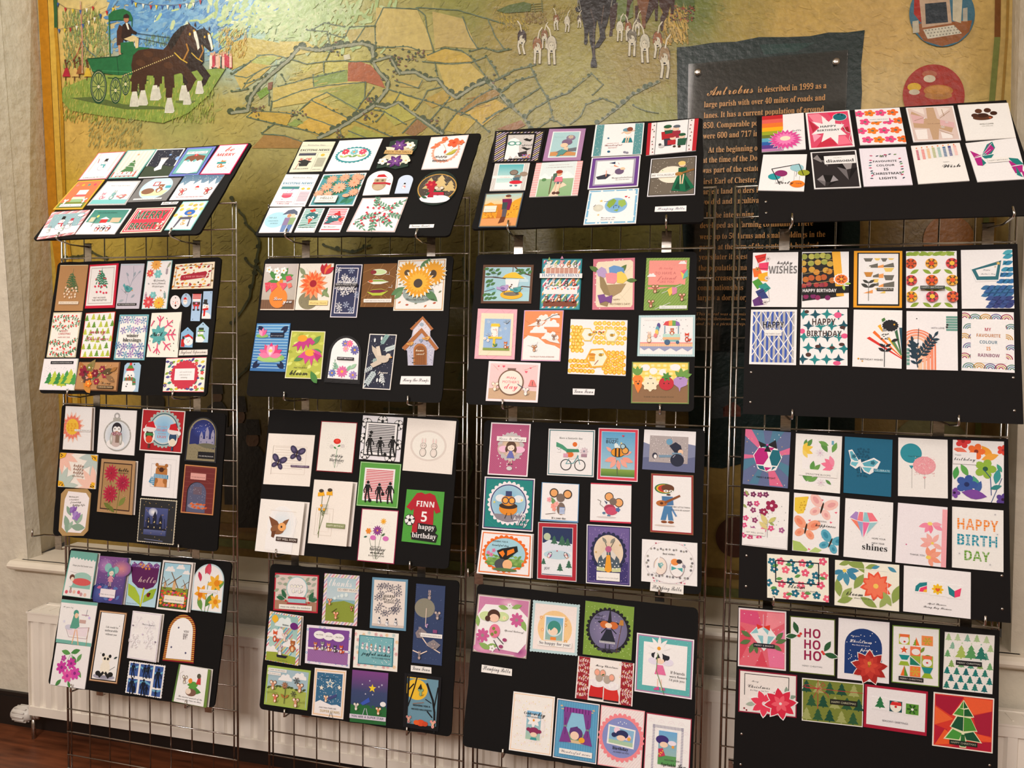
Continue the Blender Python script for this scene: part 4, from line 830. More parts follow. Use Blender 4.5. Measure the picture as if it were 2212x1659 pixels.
def cards(k, data):
    global NC
    P = PL[k]; sc, ox, oy = CROP[k]
    for ln in data.strip().split('\n'):
        ln = ln.strip()
        if not ln: continue
        NC += 1
        q, opt, label, art = ln.split('~'); q = quads(q); opt = opt.split()
        pts = [P.hit(q[i]/sc+ox, q[i+1]/sc+oy) for i in (0, 2, 4, 6)]
        (a0, b0), (a1, b1), (a2, b2), (a3, b3) = pts
        w = (hypot(a1-a0, b1-b0)+hypot(a2-a3, b2-b3))/2; h = (hypot(a3-a0, b3-b0)+hypot(a2-a1, b2-b1))/2; A = w/h
        opn = 'o' in opt or 'oo' in opt; col = opt[0]; sh = 'R'; kind = 'greeting_card'; cat = 'card'; grp = 'handmade greeting cards on the boards'
        for t in opt[1:]:
            if t == 'tag': kind, cat, grp = 'gift_tag', 'gift tag', 'small paper gift tags on a board'
            elif t == 'name': kind, cat, grp = 'name_label', 'label', 'handwritten white paper labels'
            elif t not in ('o', 'oo'): sh = t
        lift = (.016 if 'oo' in opt else .009) if opn else 0; bw = 5 if 'oo' in opt else 1.2
        def mp(x, y, hh):
            u, v = x/100, y/100
            a = (a0*(1-u)+a1*u)*(1-v)+(a3*(1-u)+a2*u)*v; b = (b0*(1-u)+b1*u)*(1-v)+(b3*(1-u)+b2*u)*v
            return P.at(a, b, hh+lift*u)
        th = .0006 if kind != 'greeting_card' else .0022
        c = mp(50, 50, 0); e = empty(kind, tuple(c)); tag(e, label.strip(), cat, grp)
        m_ = MB(); o_ = outline(sh, A); lo = [mp(x, y, .0004) for x, y in o_]
        m_.slab(lo, P.N*(th if not opn else .0012), C3(col))
        m_.build('card_base' if kind == 'greeting_card' else 'paper', M_PAPER, e)
        if opn:
            lf = lift; lift = 0; m_ = MB(); m_.slab([mp(x, y, .0004) for x, y in ((0, 0), (100+bw, .5), (100.5+bw, 100.5), (0, 100))], P.N*.0008, C3('e8e2dc')); m_.build('back_leaf', M_PAPER, e); lift = lf; th = .0016
        cv = o_ if sh in 'RAOKHT' else outline('R', A)
        ar = Art(mp, A, e, th+.00045, None, 'artwork' if kind != 'name_label' else 'handwriting', NC); ar.clip = cv
        if kind == 'name_label': art = art.replace(' C|', ' C 1.6|').replace(' 66 ', ' 72 ')
        try: ar.run(art)
        except Exception as ex: print('ART', k, label[:30], repr(ex))
        ar.flush()
cards('11', '''
680 185 940 170 755 430 485 445~fdd~snowman card with black top hat, teal scarf and thin red border~R 0 0 100 100 d8606a;m 3 f4f0ee;R 12 3 18 72 ccc;R 82 3 88 72 ccc;R 40 3 43 60 ddd;M snowman 52 46 27 222 2a9aa0;L 2 a22 28 40 22 24;T 12 88 94 222 C|wishing you joy this season
960 160 1240 148 1045 420 775 430~6aaba4~decorated Christmas tree card with beige check above red striped floor~m 4 e8dcd2;S v 4 5 96 78 7 .5 dccfc4;S v 4 78 96 96 12 .5 c33 fff;t 50 82 58 4a7a4a;L 1.5 fff 38 44 62 48;L 1.5 fff 32 58 68 62;s 50 18 6 c96;M mouse 22 78 9 fff;M mouse 76 78 9 fff;M mouse 50 84 8 fee;B 20 80 88 94 fff a33|merry everything
1240 150 1510 140 1345 412 1060 425~fff~black night sky card with a white stocking and blue star~m 4 1d2030;H 62 97 33402c;D 8 6 92 60 60 .7 fff;P fff 38 34 60 34 56 60 60 72 40 78 34 70 42 60;P bbb 36 32 62 32 61 38 37 38;s 62 22 6 8ad;E 96 36 9 9 8ad;R 4 93 96 97 33402c
1530 138 1805 122 1630 400 1345 408~6a78c8~iced plum pudding card in teal with blue frame and banner~R 7 6 93 94 24304a;R 8 6 91 92 6bb0b0;P fff 18 88 20 44 36 52 44 44 56 54 66 44 84 48 88 86 60 92;P 7a4a30 18 48 22 32 50 26 84 32 86 50 76 44 66 50 56 42 46 52 34 42;D 22 56 84 84 20 1 abc;f 50 28 7 5 c33 fdd;B 14 84 16 25 fff 555|let it snow
1840 110 2110 97 1935 385 1645 390~e26~white dotted card saying be MERRY with a little fox~m 3 fbf7f7;D 4 4 96 94 90 1 567;T 34 64 24 c22 C|be;T 16 76 40 c22 B|MERRY;M fox 50 66 19 e8803a fff 10;R 34 60 64 66 399
485 455 740 440 525 720 245 725~e8b83a~orange card with yellow edge, flag bunting and a stack of cushions~m 4 e87a50;P 7a8a3c 4 96 4 78 50 72 96 78 96 96;K 8 8 94 24 4 c 5 d87,ebb23a,4a9a8a,d46 fff 0;R 38 34 72 50 eee;R 36 50 74 58 d66;R 34 58 78 66 efe6c8;R 36 66 76 76 9b8;M mouse 20 74 11 eee;M mouse 84 72 11 eee;B 16 90 84 93 fff 555|hope your day is so sweet
765 455 1085 450 935 680 568 685~ccc~three talking winter animals card on pale teal snow with checked edge~S v 0 0 100 100 24 .5 aaa;m 4 f2f2f4;R 4 78 96 95 7cc8c8;E 22 40 10 6 fff;E 50 34 14 6 fff;E 78 40 10 6 fff;T 24 80 22 999 C|have a cosy christmas;M fox 22 62 13 e9a;M bunny 50 62 14 8bb;M bird 76 66 13 d88
1115 435 1475 420 1325 640 958 655~777~grey card with two brown bears beside an oval nursery window~E 50 42 40 37 bcd8e4;S v 20 14 80 46 16 .3 e4eef0;P e0dcae 14 54 86 54 78 76 26 76;E 34 56 16 10 8a6048;M bear 62 44 15 a2603c;R 38 16 54 34 b55;R 41 19 51 31 eee;R 74 34 88 44 4ab;B 12 86 88 94 fff 555|love you to bits
1510 395 1885 390 1725 625 1355 635~e4e4ec~snowy white village skyline card under a dark blue sky~R 0 0 100 42 46688a 7a9ab0;P f6f6fa 0 60 0 40 8 30 14 44 24 26 36 26 36 40 50 20 54 34 62 34 70 24 76 40 86 14 92 40 100 32 100 60;D 2 2 98 90 60 .8 fff;M santa 52 60 13 d22;M mouse 20 70 12 c55;M mouse 84 68 12 b33;T 14 86 92 b44|MAY YOUR CHRISTMAS BE VERY MERRY
1290 650 1445 645 1425 670 1272 677~f4f4f4 name~small handwritten label below the two bears card on the top left board~T 6 94 74 222 C|Lawn Fawn
240 750 603 728 450 960 90 1012~e8b0b0~card of a snowman family with top hat on misty blue~S d 0 0 100 100 26 .5 d77 fff d9b;R 10 10 92 82 92b4bc;H 62 92 eef;M snowman 42 46 22 222 b34;M snowman 68 52 18 b34 888;M snowman 20 68 10 999 888;M snowman 56 68 10 999 8a8;D 10 8 90 60 30 .8 fff;E 86 22 8 5 fff;T 6 92 96 444|THERE SNOW-BODY I'D RATHER MELT WITH
640 720 998 718 833 960 458 962~f0ecec~penguin carol singers card with village under dark teal sky~R 4 4 96 62 3c8478 5a9a8c;H 56 99 f0e4ea;R 10 34 22 52 d9c8a8;R 40 40 58 56 c33;P eee 36 42 48 32 62 42;R 66 36 90 54 d8b898;L 1.4 332 26 34 26 70;E 26 30 3 4 fd6;M penguin 46 76 10 c33;M penguin 60 76 10 444;M penguin 74 76 10 c44;T 20 70 18 2a5a50|have a holly jolly christmas
1050 712 1423 700 1275 938 883 952~f0d8c4~bold MERRY BRIGHT lettering card in red and dark green~m 3 d0384c;m 6 fff;m 7.5 d0384c;T 12 88 46 fff B 1.5|MERRY;T 13 88 45 1f6a4a B 1.45|MERRY;T 12 78 88 fff B 1.6|BRIGHT;T 13 78 87 1f6a4a B 1.55|BRIGHT;s 14 14 4 fff;s 90 60 4 fff;@mouse_cutout;M mouse 86 78 11 d98
1490 650 1732 642 1560 920 1308 922~8cc~cat on a stool under a blue goldfish bowl card, yellow blots~m 4 faf6ee;K 5 4 95 60 12 c 8 f3c25c,f6d484 fff .3;R 4 72 96 96 dddde2;E 55 40 20 14 2a6ac0;E 55 42 8 5 e8963a;P 556 30 56 78 54 74 62 82 88 76 88 70 64 38 64 32 92 26 92;M fox 52 74 14 e8ac58;T 30 84 16 654|GREAT FISH TO YOU
''')
cards('12', '''
345 208 635 205 575 683 283 683~b4885a~brown kraft card of white-berried mistletoe with a cream strip~R 1 0 99 1.2 e8d8b0;L 1 4a6a48 50 8 50 30;g 50 16 40 -110 4a7048 5;g 50 28 40 -60 4a7048 5;g 52 20 44 -88 4a7048 5;g 44 44 26 -125 5a7a50 3;g 60 42 26 -55 5a7a50 3;K 26 48 74 74 14 c 3.4 e8c8a8,f0dcc4;B 14 84 80 86 efe0cc 8a6a4a|MISSING YOU AT CHRISTMAS
650 205 950 188 908 650 598 658~c8203c~red-bordered card of red-berried mistletoe inside a silver frame~R 3 4 93 94 f6ecea;R 8 8 88 90 c4bcb8;R 10 10 86 88 f6ecea;L 1 2e7a5a 46 8 46 30;g 46 12 40 -110 3a8464 5 d24;g 46 22 42 -62 3a8464 5 d24;g 48 16 44 -90 3a8464 5 d24;K 26 44 72 72 10 c 3 e03050;T 26 68 78 8a7a78|MEET ME UNDER;T 22 72 84 8a7a78|THE MISTLETOE
975 195 1218 192 1160 660 920 662~c8c4d0~pale grey card with a teal bird on a winter branch~R 1 1 99 3 a8c0c8;L 1.6 8a98a8 40 92 46 60 62 30 56 6;L 1.3 8a98a8 50 50 28 20;L 1.3 8a98a8 56 40 86 16;L 1.2 8a98a8 44 70 14 56;l 60 30 22 70 98a4b0;l 40 28 18 130 98a4b0;l 78 22 16 40 98a4b0;l 60 76 20 40 98a4b0;l 30 80 22 200 a8b0ba;M bird 42 56 24 5aa4a8 3a8890 35;B 6 88 88 93 222 fff|MAY YOUR SEASON SPARKLE
1250 165 1508 158 1448 662 1188 664~8fc8c8~card saying If friends were flowers, orange and teal blooms around~m 2 f6ecec;d 38 8 24 12 e8a850 c84;f 18 26 15 8 e06058 fd6;f 50 28 16 6 7cc4c4 9dd;g 84 30 24 90 8a7a8a 4;g 96 4 20 -120 7a8a5a 4;f 40 72 14 6 7cc4c4 9dd;f 26 86 22 9 d84a50 f8a0a0;d 68 88 24 14 e8b840 e8803a;g 12 80 22 90 b07a9a 4;g 90 80 24 100 5a9a9a 4;E 18 48 2 2 9ab;E 82 44 2 2 fff;E 70 62 2.5 2.5 c98;T 36 82 43 333 C|If friends;T 32 86 49 333 C|were flowers;T 34 80 55 333 C|I'd pick you
1540 200 1948 172 1925 450 1500 460~f4e2c8~autumn leaf landscape card with red A NOTE OF THANKS ribbon~K 0 0 100 100 40 l 5 d88a30,c84030,e8b850,8a6a30;m 5 6a3a28;m 6 f8ecda;K 7 8 93 92 34 l 5 e0a038,c85038,ecc060,a83a40;K 7 8 93 92 14 c 2 a33,5a4a30,d84;@ribbon;P a8283c 20 46 50 40 80 34 84 40 80 58 50 62 24 66 18 60;T 26 78 56 e8a0a0 S|A NOTE OF THANKS
1482 520 1588 520 1588 662 1482 662~f2e8e8 tag O~oval gift tag with a plain laughing snowman face~E 52 18 5 5 222;E 30 48 4 3 222;E 70 48 4 3 222;P e8603a 44 60 58 40 54 64;E 52 76 9 9 422;E 26 62 6 5 fbb;E 76 62 6 5 fbb
1596 500 1698 498 1698 642 1594 642~a8c4e0 tag O~oval gift tag with a Santa face on light blue~M santa 42 60 42 d22;E 50 12 5 5 222
1714 505 1808 505 1788 788 1692 786~a8c8e8 tag~tall gift tag of Santa legs below a red brick chimney~R 4 0 96 20 f0e8e8;S h 4 0 96 20 4 .7 c33;R 10 20 90 28 fff;R 8 30 92 40 5a3a2c;E 50 35 12 8 e8b;R 16 40 84 46 c33;R 26 46 38 58 c33;R 62 46 74 58 c33;R 14 56 38 62 222;R 62 56 88 62 222;E 22 94 4 4 222
1828 478 1922 476 1904 764 1808 762~a8c8e8 tag~tall gift tag of a snowman with black hat, red scarf~E 40 92 54 40 fff;E 36 58 36 36 fff;P 333 4 40 60 44 58 50 4 46;R 12 30 50 44 333;P c22 4 64 66 60 66 68 36 70 34 90 14 92 16 70 4 70;P e8703a 40 56 62 54 42 61;E 24 54 4 4 222;E 84 6 4 4 222
275 700 568 695 500 1165 202 1165~f4ecdc~cream card with red berries, green sprigs and small Christmas greeting~m 1 c8b070;m 2.5 f6f0e4;K 4 4 96 40 8 g 15 4a8450,3a7a4a e04848 .3;K 4 60 96 98 9 g 16 4a8450,3a7a4a e04848 .3;K 4 3 96 38 20 c 3 e04a4a,e8685c;K 4 62 96 97 20 c 3 e04a4a,e8685c;T 36 62 44 c66|MERRY;T 30 72 50 c55|CHRISTMAS;L .6 d88 26 84 74 84;T 30 72 57 c66|HAPPY NEW YEAR
610 705 918 690 860 1172 548 1170~c04030~green pine forest card with raised red merry Christmas lettering~m 2 f0f0f0;K 2 2 98 99 30 t 19 6a9a3c,c0cc50,a8b840 fff .12;@lettering;T 22 76 47 fff C|merry;T 23 76 46.5 b0202c C|merry;T 14 88 62 fff C|Christmas;T 15 88 61.5 b0202c C|Christmas
962 722 1264 720 1215 1195 898 1190~7ab8c4~pale card of blue and purple snowflakes saying winter blessings~m 4 2c3a5c;m 5 f8efe8;K 6 5 95 42 12 k 11 3a7ab8,6a5ab0,4a9ac0,9a6ac0 fff .15;K 6 62 95 96 12 k 11 3a7ab8,6a5ab0,4a9ac0,9a6ac0 fff .15;T 34 74 50 222 S|winter;T 24 84 60 222 S|blessings
1295 705 1605 695 1560 1165 1238 1162~f8ece0~card of a pink and teal snowflake saying Noel~E 98 50 1 40 222;k 30 48 8 fff;q 32 50 30 8 5aa8a8 fff;K 4 4 96 96 18 c 1.4 222 222 .4;L 3 e0507a 32 30 32 8;L 3 e0507a 22 10 32 20 42 10;L 3 e0507a 32 70 32 92;L 3 e0507a 22 90 32 80 42 90;L 3 e0507a 58 50 88 50;L 3 e0507a 70 38 62 50 70 62;L 3 e0507a 84 38 74 50 84 62;L 3 e0507a 50 34 74 18;L 3 e0507a 56 18 60 28 74 32;L 3 e0507a 50 66 74 84;L 3 e0507a 56 84 60 74 74 70;L 3 e0507a 4 30 12 18;L 3 e0507a 2 72 12 86;@lettering;T 8 46 53 222 C|Noel
1600 850 1728 850 1712 1062 1586 1058~8ab8dc tag H~pointed gift tag of Santa reaching up, on light blue~E 52 14 4 4 222;R 4 60 34 98 b22;E 64 70 38 30 f6f2f2;P c22 24 46 60 34 98 50 98 62 70 46 40 52;R 12 46 30 60 333;E 52 64 3 3 222;E 72 68 3 3 222;E 62 74 6 5 e99
1758 797 1888 797 1872 1010 1745 1008~a8cce4 tag H~pointed gift tag of a snowman with green hat and scarf~E 52 12 4 4 222;E 34 84 36 26 fff;E 36 54 24 22 fff;R 20 28 60 46 3a4a3c;R 12 44 72 48 3a4a3c;R 20 40 60 44 8c4;P 7ab04c 14 62 54 60 76 80 68 86 46 70 16 72;E 30 54 3 3 222
1578 1088 1870 1082 1868 1138 1570 1145~eee4dc name~long handwritten label under the pointed Santa and snowman tags~T 5 96 68 222 C|Taylored Expressions
178 1180 532 1178 490 1508 125 1502~e8e4ec~white card of six green trees below a black strip~R 88 0 100 100 d4dcc8;R 0 0 97 99 eeeaf2;D 8 22 92 70 40 .7 99a;t 24 82 30 3a8a4a;t 38 86 36 b8cc48;t 50 84 32 3a8a4a;t 62 90 34 b8c83c;t 73 84 36 4a9a50;t 84 82 38 c0cc50;t 95 84 30 4a9a50;B 22 88 8 17 1c1c24 fff|WALKING IN A WINTER WONDERLAND
540 1212 968 1212 935 1520 490 1505~6e4a30~kraft landscape card with layered burgundy autumn flower cluster~R 1 2 97 96 b88a5c;@flower_cluster;l 20 50 34 120 a86a3a;l 20 50 40 60 8a7a4a;l 22 60 40 20 6a6a4a;l 20 60 36 -60 c8883a;f 18 36 14 7 8a2038 5a1828;f 26 56 12 6 5a4038 d98;f 28 20 8 6 7a7a3c fff;f 34 46 8 6 d8762c fc6;f 44 40 9 6 7a1c30 c88;f 60 26 8 6 8a2c40 fc6;f 68 44 8 6 a03048 fc6;f 50 68 7 6 9a2840 fc6;l 60 40 30 15 5a4a30;l 70 46 26 -30 8a6a4a;l 80 34 18 30 a0703a;f 32 76 8 5 e88028 fc6;K 10 10 94 80 18 c 1 f8d8b0,e8a858 fff .4;T 62 84 76 3a2a1c C|For my;B 54 92 82 92 4a3a28 e8c898|CHERISHED FRIEND
1012 1222 1182 1218 1148 1522 975 1518~a4c4dc tag T~large gift tag of a snowman with striped scarf, green hat~E 30 84 52 34 f4f0f4;E 38 46 30 30 f8f4f8;P 5a8a3c 18 20 30 8 46 8 58 20;R 14 20 62 28 c03c44;E 38 4 8 8 d44;E 60 6 4 4 222;@scarf;P 5a8a5a 10 52 60 50 76 56 80 76 62 78 58 62 10 62;R 20 51 26 62 c33;R 36 51 42 62 c33;R 52 51 58 62 c33;R 63 66 79 69 c33;E 30 44 3 3 222;E 50 44 3 3 222;P e8703a 38 46 34 52 46 49;E 30 74 3 3 222;E 26 82 3 3 222
1445 1175 1862 1162 1832 1525 1408 1522~f8f0e0~violet tulip bordered thank-you note card with scalloped red frame~R 0 0 100 1.5 d0304c;R 0 98.5 100 100 d0304c;K 1 2 99 98 44 l 6 4a4a8c,8aa83c,d8c84a,3a8a7a,5a5a9c;K 2 2 98 98 12 f 4.5 5a4a98,d8344c f8d060;@frame;O 50 50 33 30 24 c8384c;R 20 28 80 72 c8384c;R 26 32 75 66 faf0ee;T 38 68 44 554|JUST A NOTE TO SAY;T 38 64 52 554|HOPE YOUR DAY IS;T 42 58 60 554 I|amazing
''')
cards('13', '''
258 83 563 95 542 553 225 540~f0d8c8 o~coral and yellow mandala sunflower card with slim strip~m 1 f4f0f4;d 30 48 46 16 f4c8b8 fff;q 30 48 36 16 e8806a fff;q 30 48 26 16 f0a890 fff;E 32 47 23 23 f0c040;K 14 38 52 58 22 c 3 e0a030,e8b840 fff .1;B 42 98 52 57 fff 665|IT'S YOUR SPECIAL DAY
622 117 1010 132 980 605 590 575~f2eef2~grey penguin chick card framed by a silver glitter bauble~E 52 58 37 37 a8a8a4;D 14 26 90 88 120 .9 fff;E 52 58 33.5 33.5 a8bccc dde4ea;E 48 77 24 12 eef2f6;E 48 14 8 8 aaa;E 48 14 4 4 f2eef2;R 38 18 58 26 b0b0aa;@penguin_cutout;E 49 68 15 16 c8b8b4;E 37 66 4 13 eee 998;E 62 66 4 13 eee 998;E 50 43 13 15 2c2830;E 46 45 6 8 f4f0f0;E 55 45 6 8 f4f0f0;P c89a50 47 48 54 48 50 53;E 45 43 1.5 1.5 222;E 56 43 1.5 1.5 222;E 50 54 14 5 9a6a74;R 48 56 58 74 8a7468;D 38 50 62 58 16 1 d8c0c0
1072 112 1520 138 1480 582 1035 548~f4e8e4~red card with two santa-hatted treats around a scalloped plaque~m 2 b0242c;@plaque;O 54 46 38 37 26 a8bcb8;E 54 46 33 33 2c6070;E 54 46 31 31 c8d4d4;E 54 46 26 28 7ab4dc a8d0e8;T 40 62 42 c88|MAY YOUR;T 38 62 51 d8605c S|HEART;T 42 60 58 c88|BE FOREVER;T 40 62 67 d8605c S|LIGHT;@treat_cutout;E 22 64 13 16 f4ece8;E 22 62 9 12 4a2a28;E 22 72 8 8 d84a30;E 22 60 10 3 3a8a4a;R 20 82 25 93 5a3a30;E 24 44 14 9 e8e0e0;P c8202c 12 42 16 32 28 28 36 44;E 10 50 4 4 fff;@treat_cutout;E 78 68 11 15 f4ece8;E 78 64 9 11 2c4a6c;E 78 76 7 8 e8dcc8;R 76 86 80 95 2c4a6c;E 78 48 14 8 e8e0e0;P c8202c 68 46 70 34 82 30 90 48;E 92 54 4 4 fff
1560 195 1870 205 1842 685 1510 660~22242a A~arched dark card of a moonlit castle, silver dotted edge~A 5 3 95 97 8c8468;A 10 6 92 96 28306c;E 50 30 34 24 3a4a9a 28306c;D 14 12 90 40 20 .9 dde;M castle 66 44 30 9a98b4 444c78;E 66 64 32 8 6a6a58;P 8c8468 10 96 10 62 30 60 60 68 92 70 92 96;K 12 68 90 94 40 c .9 55503c;B 42 94 77 92 1c1c22 fff|YOU ARE SPELLTACULAR
205 573 600 597 575 958 183 932~f6ece4~square pastel flower corners card with four embossed happy lines~m 1 f4e8e0;d 0 0 52 12 f0c0b0 fff;d 100 4 50 12 b8c8c4 fff;d 4 100 50 12 b8c8c0 fff;d 96 98 52 12 f4c4b4 fff;P f0b428 0 0 18 0 14 12 0 18;P f0b428 82 2 100 2 100 20 88 16;P f0b428 0 82 12 84 18 98 0 98;P f0b428 84 96 90 80 98 82 98 100;D 0 0 14 14 8 1.2 322;D 86 3 99 16 8 1.2 322;D 0 86 14 98 8 1.2 322;D 86 86 98 98 8 1.2 322;T 38 66 38 a07a6a C|happy;T 38 66 48 a07a6a C|happy;T 38 66 58 a07a6a C|happy;T 37 67 68 a07a6a C|birthday
635 637 1015 662 978 1228 585 1195~b08c64 o~tall kraft card with three crimson zinnias and green stems~R 8 6 92 94 3a2420;R 10 8 90 92 a88458;L 1.6 6a7434 36 96 36 50 30 30;L 1.6 6a7434 55 128 62 60;L 1.6 6a7434 30 120 32 80;l 18 82 26 -30 6a7434;l 32 86 24 -40 6a7434;l 60 86 30 50 7a8440;d 33 26 22 14 b8304c 7a1c34;d 33 26 16 12 a8243c 8a2038;d 68 42 22 14 b8304c 7a1c34;d 68 42 15 12 a02040 8a2038;d 35 64 22 14 b8304c 7a1c34;d 35 64 16 12 a8243c 8a2038;D 15 16 84 74 26 .7 fbb;T 54 84 21 222 C|hello;T 56 82 25 333|FROM ABOVE
1095 580 1462 602 1428 1058 1058 1028~f2ecf2~white card of a brown bear wearing a blue striped scarf~L .4 bbb 16 12 92 12 90 110 12 110;R 22 23 78 77 bcb8c0;R 23 24 77 76 f6f2f6;@bear_cutout;P b47840 34 76 36 34 42 26 62 26 68 34 70 76;P dca070 40 76 42 56 62 56 64 76;E 38 25 4.5 4.5 a86c38;E 65 26 4.5 4.5 a86c38;E 52 36 7 6 4a2a20;E 43 33 1.5 1.5 222;E 61 34 1.5 1.5 222;E 38 62 6 7 a86c38;E 64 62 6 7 a86c38;P 4a90b8 32 46 72 48 72 57 30 55;P 4a90b8 24 54 36 54 34 74 18 66;S v 32 47 71 56 9 .25 e8f0f4;S h 24 56 33 72 4 .3 e8f0f4
1515 698 1850 728 1810 1235 1470 1205~c88a58~brown brick archway card with a misty arched window and leaves~m 3 6e2c2c;S h 4 4 96 96 9 .06 8a4a44;L .8 8a4a44 20 8 34 30 60 22 84 34;A 14 34 74 97 241c24;A 17 35 74 97 585c78;E 46 84 26 8 8a8ca0;K 28 78 76 90 12 l 6 d8703a,c85a30;R 34 44 60 60 6a5a68;D 20 40 72 80 30 .8 aab;B 22 70 16 29 d8a098 4a2a2a|YOU ARE SPELLTACULAR
215 955 530 955 490 1450 182 1450~b09060 K~kraft clipped-corner card with lilac tulips and swirling sage leaves~P f0e8ea 24 5 84 9 96 20 90 84 76 94 26 92 10 82 14 22;l 22 36 34 -60 8aa894;l 34 88 46 110 8aa894;l 30 90 34 60 9ab8a4;l 40 80 50 -5 8aa894;l 60 76 36 60 9ab8a4;l 24 70 34 -80 8aa894;l 50 60 22 -60 8aa894;f 44 45 12 5 8a68b0 6a4a98;l 38 50 20 70 9a78c0;l 44 50 22 50 8a5ab0;f 56 58 14 5 9a7ac0 7a58a8;l 48 64 24 70 a888cc;l 56 66 26 55 9a70b8;T 28 60 18 554 C|Wishing you;T 30 62 24 554 C|a beautiful;T 34 70 30 554 C|friendship;T 42 84 36 554 C|happy life
1045 1050 1435 1078 1395 1548 1008 1510~d8d0b8 J~dark scalloped card with moonlit haunted house on a lake~m 2.5 2a2c30;R 16 20 78 82 4a5488 2c3458;E 38 30 12 10 fff 8a94b8;M castle 44 52 26 1c2034 d8c890;R 16 66 76 70 1a1c2c;R 16 70 76 82 5a6490 3a4270;L 1 8a94c0 20 92 70 94;L .8 7a84b0 24 98 60 99;L 1.2 14162a 20 66 24 40;L 1.2 14162a 72 66 70 44;D 6 6 94 94 30 .9 c8a860
''')
